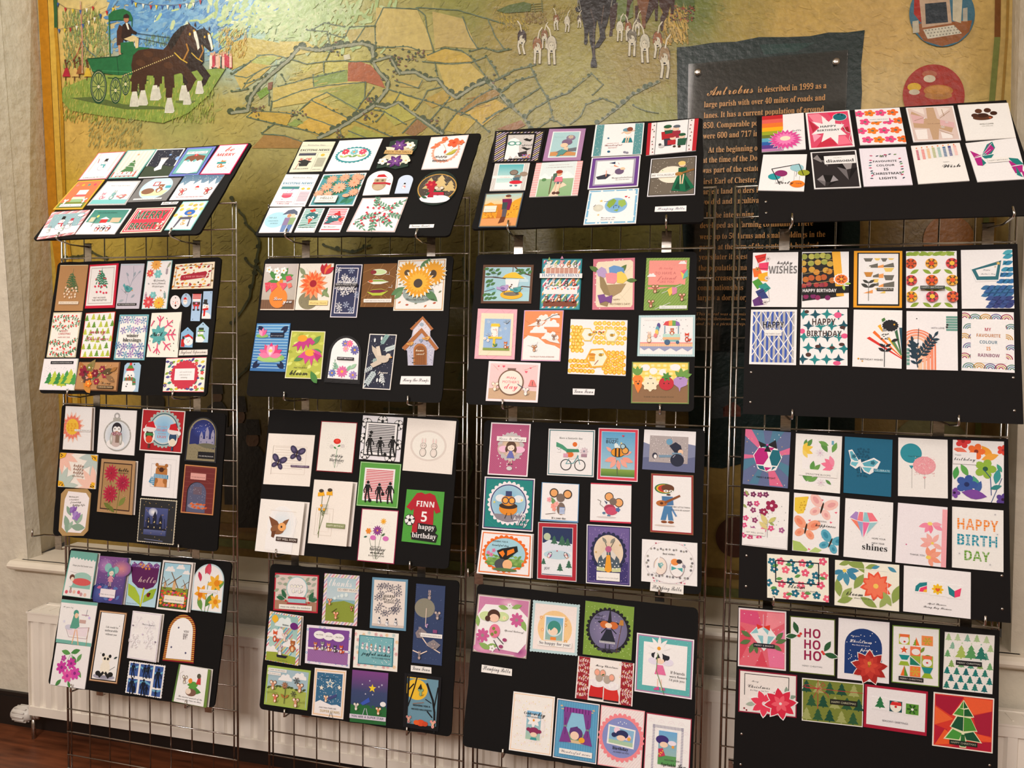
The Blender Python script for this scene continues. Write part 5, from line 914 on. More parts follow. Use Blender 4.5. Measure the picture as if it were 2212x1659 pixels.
cards('14', '''
335 85 613 112 545 553 243 520~74b4a8 o~white card of a person napping on a mint sofa under scalloped awning~R 4 3 98 99 f6f4f6;P 74b4a8 0 0 100 0 100 16 94 19 88 15 82 20 76 15 70 19 64 15 58 19 52 15 46 18 40 14 34 18 28 13 22 17 16 13 10 16 0 14;L .5 556 14 46 92 52;T 18 90 33 333|Hope you feel better soon;E 60 58 32 16 a0ccc0;R 20 62 92 80 8cc0b4;E 60 66 32 10 d86060;E 24 58 9 8 6a4438;E 26 62 6 6 fdc;E 20 72 10 8 eee;R 24 80 30 86 a98;K 12 86 90 96 6 c 5 d8606c,c89aa0,e8c0b0 fff
615 137 910 158 845 608 548 578~5a4a88 o~purple galaxy card with a teal-haired pixie in pink dress~R 0 0 96 100 8a5a98 3c4484;E 80 24 34 22 d89090 8a5a98;E 20 80 34 26 5a6ab0 3a4080;E 24 20 26 20 b88ac0 8a60a0;K 4 60 92 96 10 l 9 c86a98,5a78b8;D 4 4 92 70 50 .7 fdf;@doll_cutout;E 36 24 12 12 8cc4c0;E 64 28 10 10 8cc4c0;M girl 50 42 24 5aa8a4 d890a8;B 22 74 70 88 f4e8f0 445|Brighter days are on the way
915 180 1205 200 1145 638 860 610~b4d8e8~big purple tulip card saying hello with a ladybird on leaf~P 7a4a90 4 12 12 2 24 8 36 0 50 8 62 2 76 8 88 2 99 8 96 16 4 16;D 6 3 96 14 50 .9 fff;P 5c2058 3 14 98 14 96 44 86 56 66 62 36 60 14 48;K 34 6 66 18 5 s 5 e8983c;@leaf;L 5 c8d03c 52 100 56 60;P a8c43c 50 98 6 78 2 52 26 60 44 78;P 98b834 58 92 60 76 80 62 98 58 90 80;E 74 74 6 6 7a1c1c;E 78 71 3 3 222;T 34 94 47 c8a8b0 C|hello;T 4 40 96 456 C|thinking about you
1225 178 1535 202 1480 682 1158 650~f0e8e4 o~windmills above a tulip field card with a black inner frame~m 5 1c1c20;R 8 5 93 95 a0d0e4 d0e4e8;o 28 18 16 f4f4f6;o 62 12 14 eef0f4;o 82 22 12 eef;R 8 54 93 95 8a9a3c 3a5a24;M mill 48 40 28 7a5c3c d8b080;M mill 18 44 17 7a5c3c c8a078;M mill 82 46 16 7a5c3c c8a078;K 10 60 92 93 40 l 6 d83c30,e87a28,b82850,f0a030,d85a98;K 10 62 92 93 24 f 4 d83c50,e87a28,f0b030 c33;L .6 3a6a28 20 120 22 100;B 22 86 70 84 f4eadc 554 C|choose to be beautiful
1530 215 1830 215 1790 695 1500 660~c4dce4 A~arched card of a red tulip and golden daffodils~A 3 3 97 98 f4f2f6;L 2 5a8a3c 44 150 46 90 50 50;L 2 5a8a3c 50 150 66 80 72 60;L 1.6 6a9a48 40 150 26 100 24 80;l 60 54 50 30 6a9a4a;l 20 70 40 -70 6a9a4a;l 46 90 44 60 5a8a3c;l 46 22 34 80 b02c50;l 38 22 34 70 d0485c;l 52 24 30 95 d8506a;l 26 36 28 110 b02c50;l 24 38 24 95 c83c58;q 72 40 26 6 f0b438 e89020;E 78 40 9 9 e08a18;q 30 62 24 6 f0a830 d87818;E 26 66 8 8 d87818;q 76 78 22 6 f0b840 e09020;E 78 78 7 7 e08a18;B 24 82 54 61 f8f4f0 776 C|wishing you a wonderful birthday
245 557 593 592 528 1018 188 972~f4f0f4~white teal-edged card of a robed person on a bathtub rim~R 0 0 100 7 74b4a8;R 0 92 100 100 74b4a8;T 8 36 18 666 C|It's your day;P e8dce4 24 64 86 58 82 80 36 80;L 1 a8889a 22 66 88 58 84 84 34 84 24 66;E 32 62 12 6 ccd;P 5aa08c 34 64 40 34 54 34 60 58 52 64;E 46 28 7 7 4a9a88;E 48 34 5 6 f0c8a8;L 2.4 e8b48c 54 66 64 100;L 2.4 e8b48c 50 66 46 98;L 1.2 b89468 86 58 86 102 78 102;R 62 30 82 32 b9a;R 58 42 76 50 c8a8a0;L .8 667 74 34 76 18;E 16 50 3 3 dde;E 84 36 3 3 cbe
195 980 525 1018 467 1428 132 1382~f2ecf2~white card of magenta fuchsia blossoms hanging from green leaves~l 46 20 28 20 4a8a4a;l 46 22 28 170 5a9a50;l 52 26 22 -50 4a8a4a;L .8 5a8a4a 50 22 44 60;L .8 5a8a4a 50 22 64 70;L .8 5a8a4a 30 60 46 24;l 66 40 24 60 6aa060;l 70 56 24 -50 6aa060;f 28 34 8 5 b04a98 d05ab0;f 26 56 16 7 c83ca0 8a2c80;f 52 44 14 7 c83ca0 8a2c80;f 66 66 16 7 d048a8 8a2c80;f 46 74 16 7 e058a8 a83090;l 30 84 22 230 4a8a4a;l 50 86 18 -60 4a8a4a
613 660 880 688 782 1380 507 1345~5a3c28~tall narrow white card of a panda sitting on a rock~m 2 d8b088;m 5 241c1c;R 9 3 92 96 f2eef2;T 32 76 24 333 S|Life would be;T 30 76 29 333 S|unbearable;T 34 74 34 333 S|without you;E 50 92 38 8 889 aab;E 50 80 17 21 f0e8d8;E 50 68 14 12 f0e8d8;E 38 62 5 5 222;E 62 63 5 5 222;E 45 67 4 4 222;E 56 67 4 4 222;L 8 222 34 190 46 178;L 8 222 66 190 54 178;E 28 88 9 7 222;E 72 88 9 7 222;L 1 344 66 170 84 158;l 76 66 14 30 344;E 28 60 1.2 1.2 333;E 80 20 1.2 1.2 333
932 668 1232 700 1175 1165 875 1125~f0ecf2 o~white embossed fireworks card with violet edge, left of the arched one~m 2 b8a8c8;m 3 f4f0f4;k 24 22 18 ece9ee;k 66 30 20 ece9ee;k 70 60 20 ece9ee;k 20 62 20 ece9ee;T 40 84 26 889 C|You're special;E 10 30 2 2 657;E 92 58 2 2 657;E 46 46 2 2 c8b8d8
1300 705 1550 705 1520 1180 1220 1150~8a1c28 A~arched card in red and gold checks saying YOU DID IT~S h 0 1 100 99 24 .5 c8a040;A 9 7 91 94 f6f0f2;E 38 28 3 3 557;E 22 70 3 3 557;E 72 80 3 3 557;T 58 76 38 433 B|YOU;T 58 74 45 433 B|DID;T 58 72 52 433 B|IT!
900 1153 1250 1200 1208 1520 858 1462~f2f0f6 J~postage stamp sheet card of dark family silhouettes on blue waves~R 4 5 28 44 3a5a9c;R 33 5 68 44 3a5a9c;R 73 5 96 70 3a5a9c;R 4 53 30 96 3a5a9c;R 36 53 66 96 3a5a9c;R 72 76 96 96 3a5a9c;L 4 6aaacc 5 16 16 20 27 14;L 4 6aaacc 34 14 50 22 67 12;L 4 6aaacc 74 26 84 30 95 22;L 4 6aaacc 5 60 18 66 29 58;L 4 6aaacc 37 62 50 56 65 64;L 4 6aaacc 73 78 84 82 95 76;M man 14 26 17 141c2c;M man 46 26 15 141c2c;M man 56 24 16 141c2c;M man 84 40 22 141c2c;M man 16 76 20 141c2c;M man 48 76 20 141c2c;M man 58 80 12 141c2c;M man 84 87 8 141c2c;E 23 84 5 8 141c2c
1380 1185 1703 1235 1660 1600 1310 1545~6a8a3c o~white card of mice with green leaves, green bamboo side edges~R 5 0 92 99 f4f0ee;R 0 0 4 100 5a8040;l 36 50 34 10 5a9a40;l 40 60 40 -5 4a8a3c;l 40 58 30 20 5a9a40;E 50 68 16 9 7a5a4c;E 42 66 8 7 e8d8c8;M mouse 26 38 11 9a8a80;E 44 38 6 6 e8903a;P c83c3c 62 44 66 26 74 26 76 44;E 68 22 6 6 554;L .6 a99 14 40 8 24 18 16;T 16 86 84 555 C|The sweetest moments of the;T 12 84 91 555 C|season are the times we share
''')
cards('21', '''
500 120 805 118 678 395 370 405~dcdcc4~cream newspaper card with YAY and a black graduation cap~T 20 74 13 667 C|Celebration Times;L .5 667 3 15 97 15;T 5 95 32 333 B|EXCITING NEWS!;L .5 667 3 37 97 37;R 6 39 58 47 445;T 14 50 66 c22 C 1.3|YAY!;P 222 12 66 30 60 56 68 34 76;P 222 18 72 48 72 46 82 22 82;L 1.4 a33 18 70 14 90;L .4 667 64 40 64 98;S h 68 56 94 86 12 .35 776;E 80 46 6 5 e8b840;T 8 54 92 444|SUCCESS SURPRISE;T 68 94 95 444|EXPERTS REVEAL
843 110 1247 90 1120 385 705 397~f6f6fa~white card with three layered flowers in a teal oval~@oval_frame;O 48 50 39 24 26 2a9098;E 48 50 35 20.5 f8f8fc;@flowers;f 28 40 9 8 d83c54 f8b8b0;l 28 58 12 150 b8cc78;l 28 58 12 30 b8cc78;f 48 42 9 8 7cc8d0 444;E 48 42 3 3 f96;l 48 58 12 150 7aa858;l 48 58 12 30 7aa858;f 68 42 9 8 e8506a f8b8b0;l 68 58 12 150 c0d080;l 68 58 12 30 c0d080
1300 90 1590 92 1500 380 1165 370~26382e P10,10,30,4,60,0,96,4,100,30,86,60,92,90,60,100,30,94,6,100,2,74,18,50~layered purple and cream floral die-cut card with gold DECK THE HALLS strip~l 50 50 54 70 d8ccb0;l 50 50 54 110 e8e0cc;l 50 50 50 30 c8bc98;l 50 50 52 150 e0d8c0;l 50 50 50 -30 e8e0cc;l 50 50 54 -70 d8ccb0;l 50 50 52 -110 e8dfca;l 50 50 50 -150 cfc4a4;@flowers;q 46 24 26 6 5a2870 e8d8a0;q 46 24 16 6 7a4a90 f0e0b0;q 52 76 26 6 5a2870 e8d8a0;q 52 76 16 6 7a4a90 f0e0b0;f 80 24 15 5 f0ece0 d8c080;f 16 78 14 5 e8e4e4 d8c080;f 82 74 13 5 ece4d0 d8c080;B 10 94 42 54 c8a468 4a3820|DECK THE HALLS
1700 78 2052 55 1950 365 1607 380~f0e8e8~orange poppy card in a peach scalloped oval, Happy Birthday~m 1 d8b0a0;m 2 f6f0f0;@oval_frame;O 52 48 36 42 24 f0a890;E 52 46 31 38 f8f4f4;L 1 a8883c 56 70 50 40 40 26;L 1 a8883c 56 66 72 36;@flowers;l 30 30 24 200 f07850;l 22 22 24 10 f48a60;f 24 28 9 5 f08058 e86840;f 40 10 9 5 f07040 d85;f 68 24 18 5 f0643c d04828;f 86 24 10 5 f0784c d04828;l 56 60 26 20 b8b040;l 66 56 22 40 c0b84c;l 50 56 14 80 e8604c;T 26 62 68 333 C|Happy;T 24 66 80 333 S|Birthday
340 425 652 425 517 725 188 725~f4f0f4~white newspaper card with EXCITING NEWS in blue, pink teacup~T 26 84 12 567 C|Celebration Times;L .5 778 3 15 97 15;T 6 94 32 38a B|EXCITING NEWS!;L .5 778 3 37 97 37;R 8 39 60 47 488;E 34 68 14 8 e0506a;R 20 60 48 66 e87a8c;L 1.6 a3c 40 52 46 46;D 10 50 58 80 14 1 558;L .4 99a 64 40 64 98;E 72 46 5 4 f0c040;E 88 46 5 4 f0c040;S h 68 56 96 86 12 .35 b8a;T 10 58 88 a36|WONDERFUL PERSON;T 16 52 94 a36|TURNS ONE;T 68 96 94 738|EXPERTS REVEAL
693 425 1097 410 970 720 552 722~f8f4f0~white-edged card of peach daisies on teal saying HELLO~m 3 4a949c;K 4 4 96 96 20 l 12 2a7458,3a8464,4a9470;L 1 4a9470 30 96 40 50;L 1 4a9470 60 96 66 40;L 1 4a9470 84 96 80 60;d 26 18 14 12 f8a888 f0907a;d 54 14 14 12 f8a888 f09070;d 80 12 12 12 f8a888 f09070;d 22 42 15 12 f8a888 e88860;d 52 46 18 14 f8b090 f08868;d 82 32 16 13 f8a888 e88860;d 92 16 10 10 f8a888 f09070;d 12 64 13 12 f8a888 f09070;d 90 62 13 12 f8a888 f09070;d 34 68 12 12 f8b090 f09070;E 76 72 8 5 f8a888;@panel;R 10 72 60 94 4a5a60;R 11 72 59 93 f0ece4;T 22 50 83 333|HELLO;T 16 56 89 776 I|a salutation or greeting
1125 392 1365 392 1305 612 1057 622~f0f0f8 A~arched white tag card of a brown owl in Santa hat~@owl_cutout;E 52 60 26 28 b09878;E 52 40 23 17 b8a484;E 52 70 20 14 c0ac8c;E 42 42 6 6 8a7458;E 62 42 6 6 8a7458;E 42 42 2 2 222;E 62 42 2 2 222;P c8202c 34 30 40 18 62 16 78 30;R 32 28 76 34 f4f0f0;E 82 38 6 6 f4f0f0;R 28 50 78 57 b82030;P b82030 76 50 96 54 94 62 76 57
1405 432 1545 432 1490 602 1357 604~c8d8f0 A~small arched tag of a tiny snowman with black top hat~M snowman 52 60 28 222 c22
1058 648 1482 638 1358 965 905 960~f8f4f4~square white card of red berries on green leafy branches~m 1 b06858;m 2 f8f6f6;L 1 6a5a48 40 60 60 40 96 10;L 1 6a5a48 8 66 40 60;L 1 6a5a48 50 50 66 86;g 70 34 36 150 5a9474 4 d8384c;g 64 40 40 40 5a9474 4 d8384c;g 12 64 40 20 5a9474 5 d8384c;g 8 70 34 -40 5a9474 3 d8384c;g 56 56 40 -40 5a9474 4 d8384c;g 46 60 40 -80 5a9474 4 d8384c;g 40 30 34 100 5a9474 4 d8384c;g 70 50 36 -15 5a9474 4 d8384c;K 20 26 84 80 22 c 2.4 d8304c,c82840 fff .35
1610 392 1975 392 1905 715 1530 715~1c2a24 O~oval card of a mouse with red present among gold trees~E 50 50 49 48 c89a48;E 50 50 46.5 45.5 4c443c;D 12 12 88 70 50 .7 ccb;t 30 56 42 c8b078;t 56 56 52 d0b880;t 82 62 40 c8b078;E 50 82 38 14 e8e4ec;@mouse_cutout;f 34 42 15 6 b01c34 d44;P b01c34 30 46 44 46 46 78 32 78;M mouse 56 60 16 c8b49a f0d8c8;P b8243c 44 64 70 64 72 72 46 72;R 44 60 68 64 2a5a3c;l 16 76 16 -20 2a5a3c;l 28 74 14 60 2a5a3c
190 738 493 732 388 970 85 972~f4f2f6~white card of two people under an umbrella by a blue circle~E 36 50 34 30 a8d8e8;T 12 36 44 345|WE GO;T 14 44 56 345 I|TOGETHER;T 22 46 66 345 I|ALWAYS;P 556078 50 30 62 12 78 8 92 18 96 32 74 26;L 1 445 76 26 76 60;E 72 34 6 7 c89068;E 84 34 6 7 f0d0b0;P 8a78a0 62 42 78 42 78 72 62 72;P 8aa878 78 42 96 42 94 70 78 70;P 6a88b8 62 72 78 72 76 98 64 98;P 5a7ab0 80 70 94 70 92 98 80 98
520 745 705 742 605 968 417 968~f6f4f4~stamp card of a toucan hanging upside down on teal stripes~S h 6 4 94 84 12 .5 2a9484;@bird_cutout;E 52 34 30 22 2a6a70;P d84a30 40 44 64 44 52 66;E 42 40 8 8 fff;E 60 40 8 8 fff;E 43 41 3 3 222;E 60 41 3 3 222;P d83c30 30 10 52 2 62 12 44 18;E 70 20 7 7 fdd;R 4 84 96 97 f8f4f4;T 12 84 82 333 C|Naughty List;L 1 333 4 110 90 92
748 740 935 740 845 965 647 965~f6f4f4~stamp card of a toucan in red hat on pink stripes~S h 6 4 94 96 12 .5 e0485c;R 4 70 96 86 f8f4f4;@bird_cutout;E 48 44 34 18 2a6a70;P 2a6a70 20 52 8 66 30 66 52 56;E 40 38 8 8 fff;E 54 38 8 8 fff;E 40 39 3 3 222;E 54 39 3 3 222;P c82c34 34 30 60 14 74 34 50 32;P d84a3c 70 44 96 40 84 58 70 54;T 14 72 82 333 C|Got Presents?
1498 892 1728 888 1720 920 1490 925~f0f0f0 name~thin handwritten label near the bottom right of the newspaper cards board~T 8 84 72 555 C|Various Brands
''')
cards('22', '''
240 180 560 178 515 622 190 620~e8dccc~strawberries and white blossom in orange vase card, Love you~R 0 0 98 78 c8c0bc b8b0a4;R 0 78 98 98 7a5a44;S v 0 78 98 98 14 .1 5a4030;@vase_and_fruit;E 50 74 26 28 f08838;P f08838 36 34 58 34 60 60 34 60;l 46 36 40 140 4a8a44;l 50 36 40 60 4a8a44;l 54 34 36 20 5a9a4c;l 46 38 36 190 4a8a44;f 14 13 10 5 fff e8a838;f 38 16 10 5 fff e8a838;f 58 15 10 5 fff e8a838;f 44 30 11 5 fff e8a838;P d8485c 6 42 22 40 28 50 12 62;P e0586c 20 42 40 42 44 50 28 62;P e0586c 48 42 70 42 72 48 62 58;P d8506c 66 28 80 26 86 34 70 40;P e07a6c 72 44 84 42 88 50 78 54;D 6 44 70 58 20 .6 fdb;T 36 62 80 201c28 C|Love;T 37 62 79 fff C|Love;T 64 92 86 201c28 C|you;T 65 92 85 fff C|you
572 178 895 175 852 622 522 620~f0e4d8~orange layered bloom card with cactus pot and sage leaves~m 1 f4e8dc;L .4 b8aca0 20 10 50 40 90 30;L .4 b8aca0 60 100 90 80;@flowers;l 20 26 30 130 8a9874;l 6 30 24 20 8a9874;l 74 72 30 60 7a9464;l 76 60 26 -40 8aa070;E 36 80 28 24 8a8468;D 14 66 60 96 26 .8 554;d 46 46 42 14 f0a070 d44;d 44 44 34 12 f06838 c33;d 46 46 22 11 f08a50 b23;E 46 44 10 10 a82434;l 74 24 32 80 c8303c;l 76 24 34 60 e88048;l 78 24 32 40 c83040;l 72 24 30 100 b82838;B 40 94 80 90 f0d890 a8802c C|Sending thanks
915 185 1168 185 1112 693 857 690~e8e4ea~narrow navy snowflake card with white frame and black strip~m 3 343a5c;L 3 e8e4ea 14 14 86 14 86 176 14 176 14 14;K 5 3 95 97 12 k 12 e8eaf2,b8c4dc fff .3;@snow_wreath;E 52 40 26 26 9a9cac 5a5c74;k 40 34 22 f0f2f8;k 66 36 20 e8eaf4;k 50 48 22 f4f4fa;k 30 44 14 fff;k 76 48 14 fff;K 20 24 84 56 26 c 1.5 fff;B 8 94 38 43 181820 fff|HAVE A MAGICAL DAY
1180 182 1498 173 1468 592 1145 592~7a5228~brown fishing net card with three green lures~L .5 c89a60 0 20 30 10 100 34;L .5 c89a60 0 50 40 30 100 64;L .5 c89a60 0 80 50 60 100 96;L .5 c89a60 0 110 50 90 100 124;L .5 c89a60 10 132 30 70 60 40 100 4;L .5 c89a60 0 100 30 40 60 0;L .5 c89a60 40 132 70 80 100 44;L .5 c89a60 70 132 90 90 100 80;@lures;E 48 20 24 9 f0f0e0;E 48 20 22 7.5 c8e0a8;E 32 20 9 6 8a2c34;L 1 ddd 70 26 80 26 80 20;P e8f0e0 16 42 34 37 60 37 80 43 56 48 34 48;P 8aa840 18 42 34 38 60 38 78 42;E 26 41 7 4 c86030;L 1 ddd 80 56 90 56 90 50;P b8c840 18 66 34 60 60 59 80 64 62 74 34 74;P 7a2444 20 65 34 61 60 60 78 64 56 68 34 68;L 1 ddd 80 84 90 84 90 78;B 10 92 82 90 f4ece4 6a4a3c|HAPPY BIRTHDAY FROM ALL OF US
1508 145 1968 128 1938 628 1460 627~f4ece0~large sunflower trio card with gold frame and autumn leaves~m 2 c8985c;m 3.5 f6ece8;K 4 4 96 96 26 l 4 b8583c,7a8468,c87a4c;E 48 66 32 20 98a8a4;@sunflowers;l 46 24 34 50 5a8458;l 20 54 32 210 5a8458;l 60 60 36 -40 5a8458;l 16 60 24 230 6a9464;d 24 26 26 20 f4ecd8 432;d 24 26 24 18 e0a030 4a3c2c;E 22 26 6 6 5a4a34;d 76 28 28 20 f4ecd8 432;d 76 28 26 18 e0a030 4a3c2c;E 76 30 7 8 4a3a2c;d 47 46 33 22 f8f0dc 432;d 47 46 31 20 e8a428 4a3c2c;d 47 46 22 18 f0b840 4a3c2c;E 47 48 9 9 4a4038;T 24 82 80 333 C|Blessings from the sun
160 747 480 747 430 1210 92 1200~3c74ac~pink water lily card on rippled blue with navy corner sprigs~R 2 2 98 98 5a98cc 3a70b0;S h 2 4 98 98 16 .25 a8d0e4;l 6 6 24 -30 182448;l 6 6 24 -60 182448;l 94 6 24 210 182448;l 94 6 24 240 182448;l 6 94 24 30 182448;l 6 94 24 60 182448;l 94 94 24 150 182448;l 94 94 24 120 182448;@lily;E 58 72 36 12 8ab868;E 50 74 34 9 a0c878;l 52 70 38 90 d83c7c;l 52 70 38 60 e0507c;l 52 70 38 120 e0507c;l 52 70 38 30 d8407c;l 52 70 38 150 e0689c;l 52 70 34 75 f4a0c0;l 52 70 34 105 f4a0c0;l 52 68 26 90 fbd8e4;l 52 70 34 10 f080a8;l 52 70 34 170 f080a8;E 52 58 6 4 f0d070;E 22 27 18 5 8ab868;l 22 28 24 90 f080a8;l 22 28 22 60 e8609c;l 22 28 22 120 f4a0c0;B 46 86 20 30 182038 e8eef4 C|Just a note you inspire
490 818 813 825 772 1280 425 1270~e8e8c8~magenta coneflowers on lime foil card saying bloom~m 2 b4bc50;K 3 3 97 97 30 l 9 c8d060,a0aa40,d8e080;@flowers;l 66 30 34 50 5a9450;l 50 50 36 210 5a8a50;l 70 84 40 -60 4a8444;l 66 40 30 -10 5a9450;P c03c84 8 34 30 20 60 14 74 24 66 30 58 26 56 36 48 28 42 42 34 30 26 44 22 32;E 36 16 14 9 e8a030;P d04890 28 56 44 44 70 38 90 44 98 54 84 54 88 66 74 56 70 74 62 58 52 70 46 58;E 62 46 14 9 e8a838;P b83078 70 44 96 52 84 62;T 22 60 79 554|MAY YOUR DAY;T 12 62 93 14140f C|bloom;T 13 62 92.6 3a3a30 C|bloom
870 860 1165 870 1142 1330 800 1310~1c1c1e A~arched white card with pastel daisies, on black scalloped backing~A 8 5 93 92 efeaf0;@backing;P 1c1c1e 2 91 98 91 98 97 86 100 74 96 62 100 50 96 38 100 26 96 14 100 2 97;A 9 6 92 90 f2eef4;f 48 17 11 8 7a78b8 e8a838;f 63 17 11 8 e8709c e8a838;f 52 28 10 8 e8a0b8 e8c050;f 80 30 14 10 6a68a8 e8a838;l 36 74 24 120 8ab8a0;l 60 76 22 60 8ab898;f 48 76 17 12 d868a0 e8b840;f 20 80 11 9 6a78b8 e8a838;f 80 82 12 9 9a80c0 e8a838;l 70 70 24 40 a0c8a8;g 24 74 26 90 8ab8a0 3;B 30 80 46 52 1c1c20 e8e0e8|HAPPY BIRTHDAY
1235 847 1495 855 1432 1383 1168 1370~f0e8e0~white dove card on navy with frosted pine sprigs~m 3 24283c;D 4 4 96 96 90 .8 dde;g 46 20 44 60 8ab0ac 7;g 20 50 44 10 a8c0bc 6;g 60 30 44 20 c8d8d8 7;g 40 66 60 -120 b8c8cc 7;g 30 60 40 210 c8d4d8 5;g 60 70 40 -70 e0e8ea 5;E 24 12 3 7 f0f0f0;E 48 8 3 7 f0f0f0;E 60 84 3 7 f0f0f0;E 50 84 3 7 f0f0f0;@dove;E 62 46 22 13 c8bcac;P c8bcac 42 48 20 32 16 22 28 26 44 30 54 42;P d4c8b8 40 40 32 24 44 22 56 40;E 80 40 9 9 d0c4b4;P c8bcac 44 48 18 56 30 62 60 54;P f0a050 88 40 96 42 88 44;T 50 86 72 f4e8e0 C|peace
1545 680 1895 680 1895 1150 1545 1150~b8b8c8 P57,0,86,26,77,30,77,40,100,65,88,70,84,100,16,100,14,70,0,66,26,42,30,28,22,26~birdhouse shaped card with wooden roofs, brown door and birds~P d8d4dc 58 4 76 24 76 40 30 40 32 28;D 32 12 76 38 60 .8 99a;E 54 17 6 5 9ab;P b8b8cc 52 28 84 62 84 99 18 99 14 66;D 18 50 84 98 120 1 778,556,fff;@roof;P a86838 57 0 86 26 80 29 56 6 28 29 22 26;P a86838 54 24 100 66 92 70 54 34 8 70 0 64;@door;A 32 56 68 99 b07038;A 36 60 66 99 8a5428;S v 36 72 66 99 5 .1 6a3c1c;h 52 50 6 8898b0;T 38 60 72 f8e8d0 C|home;T 40 62 79 f8e8d0 C|sweet;L 1.6 332 28 112 36 112;L 1.6 332 28 124 36 124;M bird 24 57 10 d8a458 b88040;M bird 68 46 11 d8a458 b88040
1535 1250 1815 1252 1812 1332 1522 1328~f4ecec name~handwritten label just below the birdhouse card~T 8 94 64 1a1a2a C|Honey Bee Stamps
''')
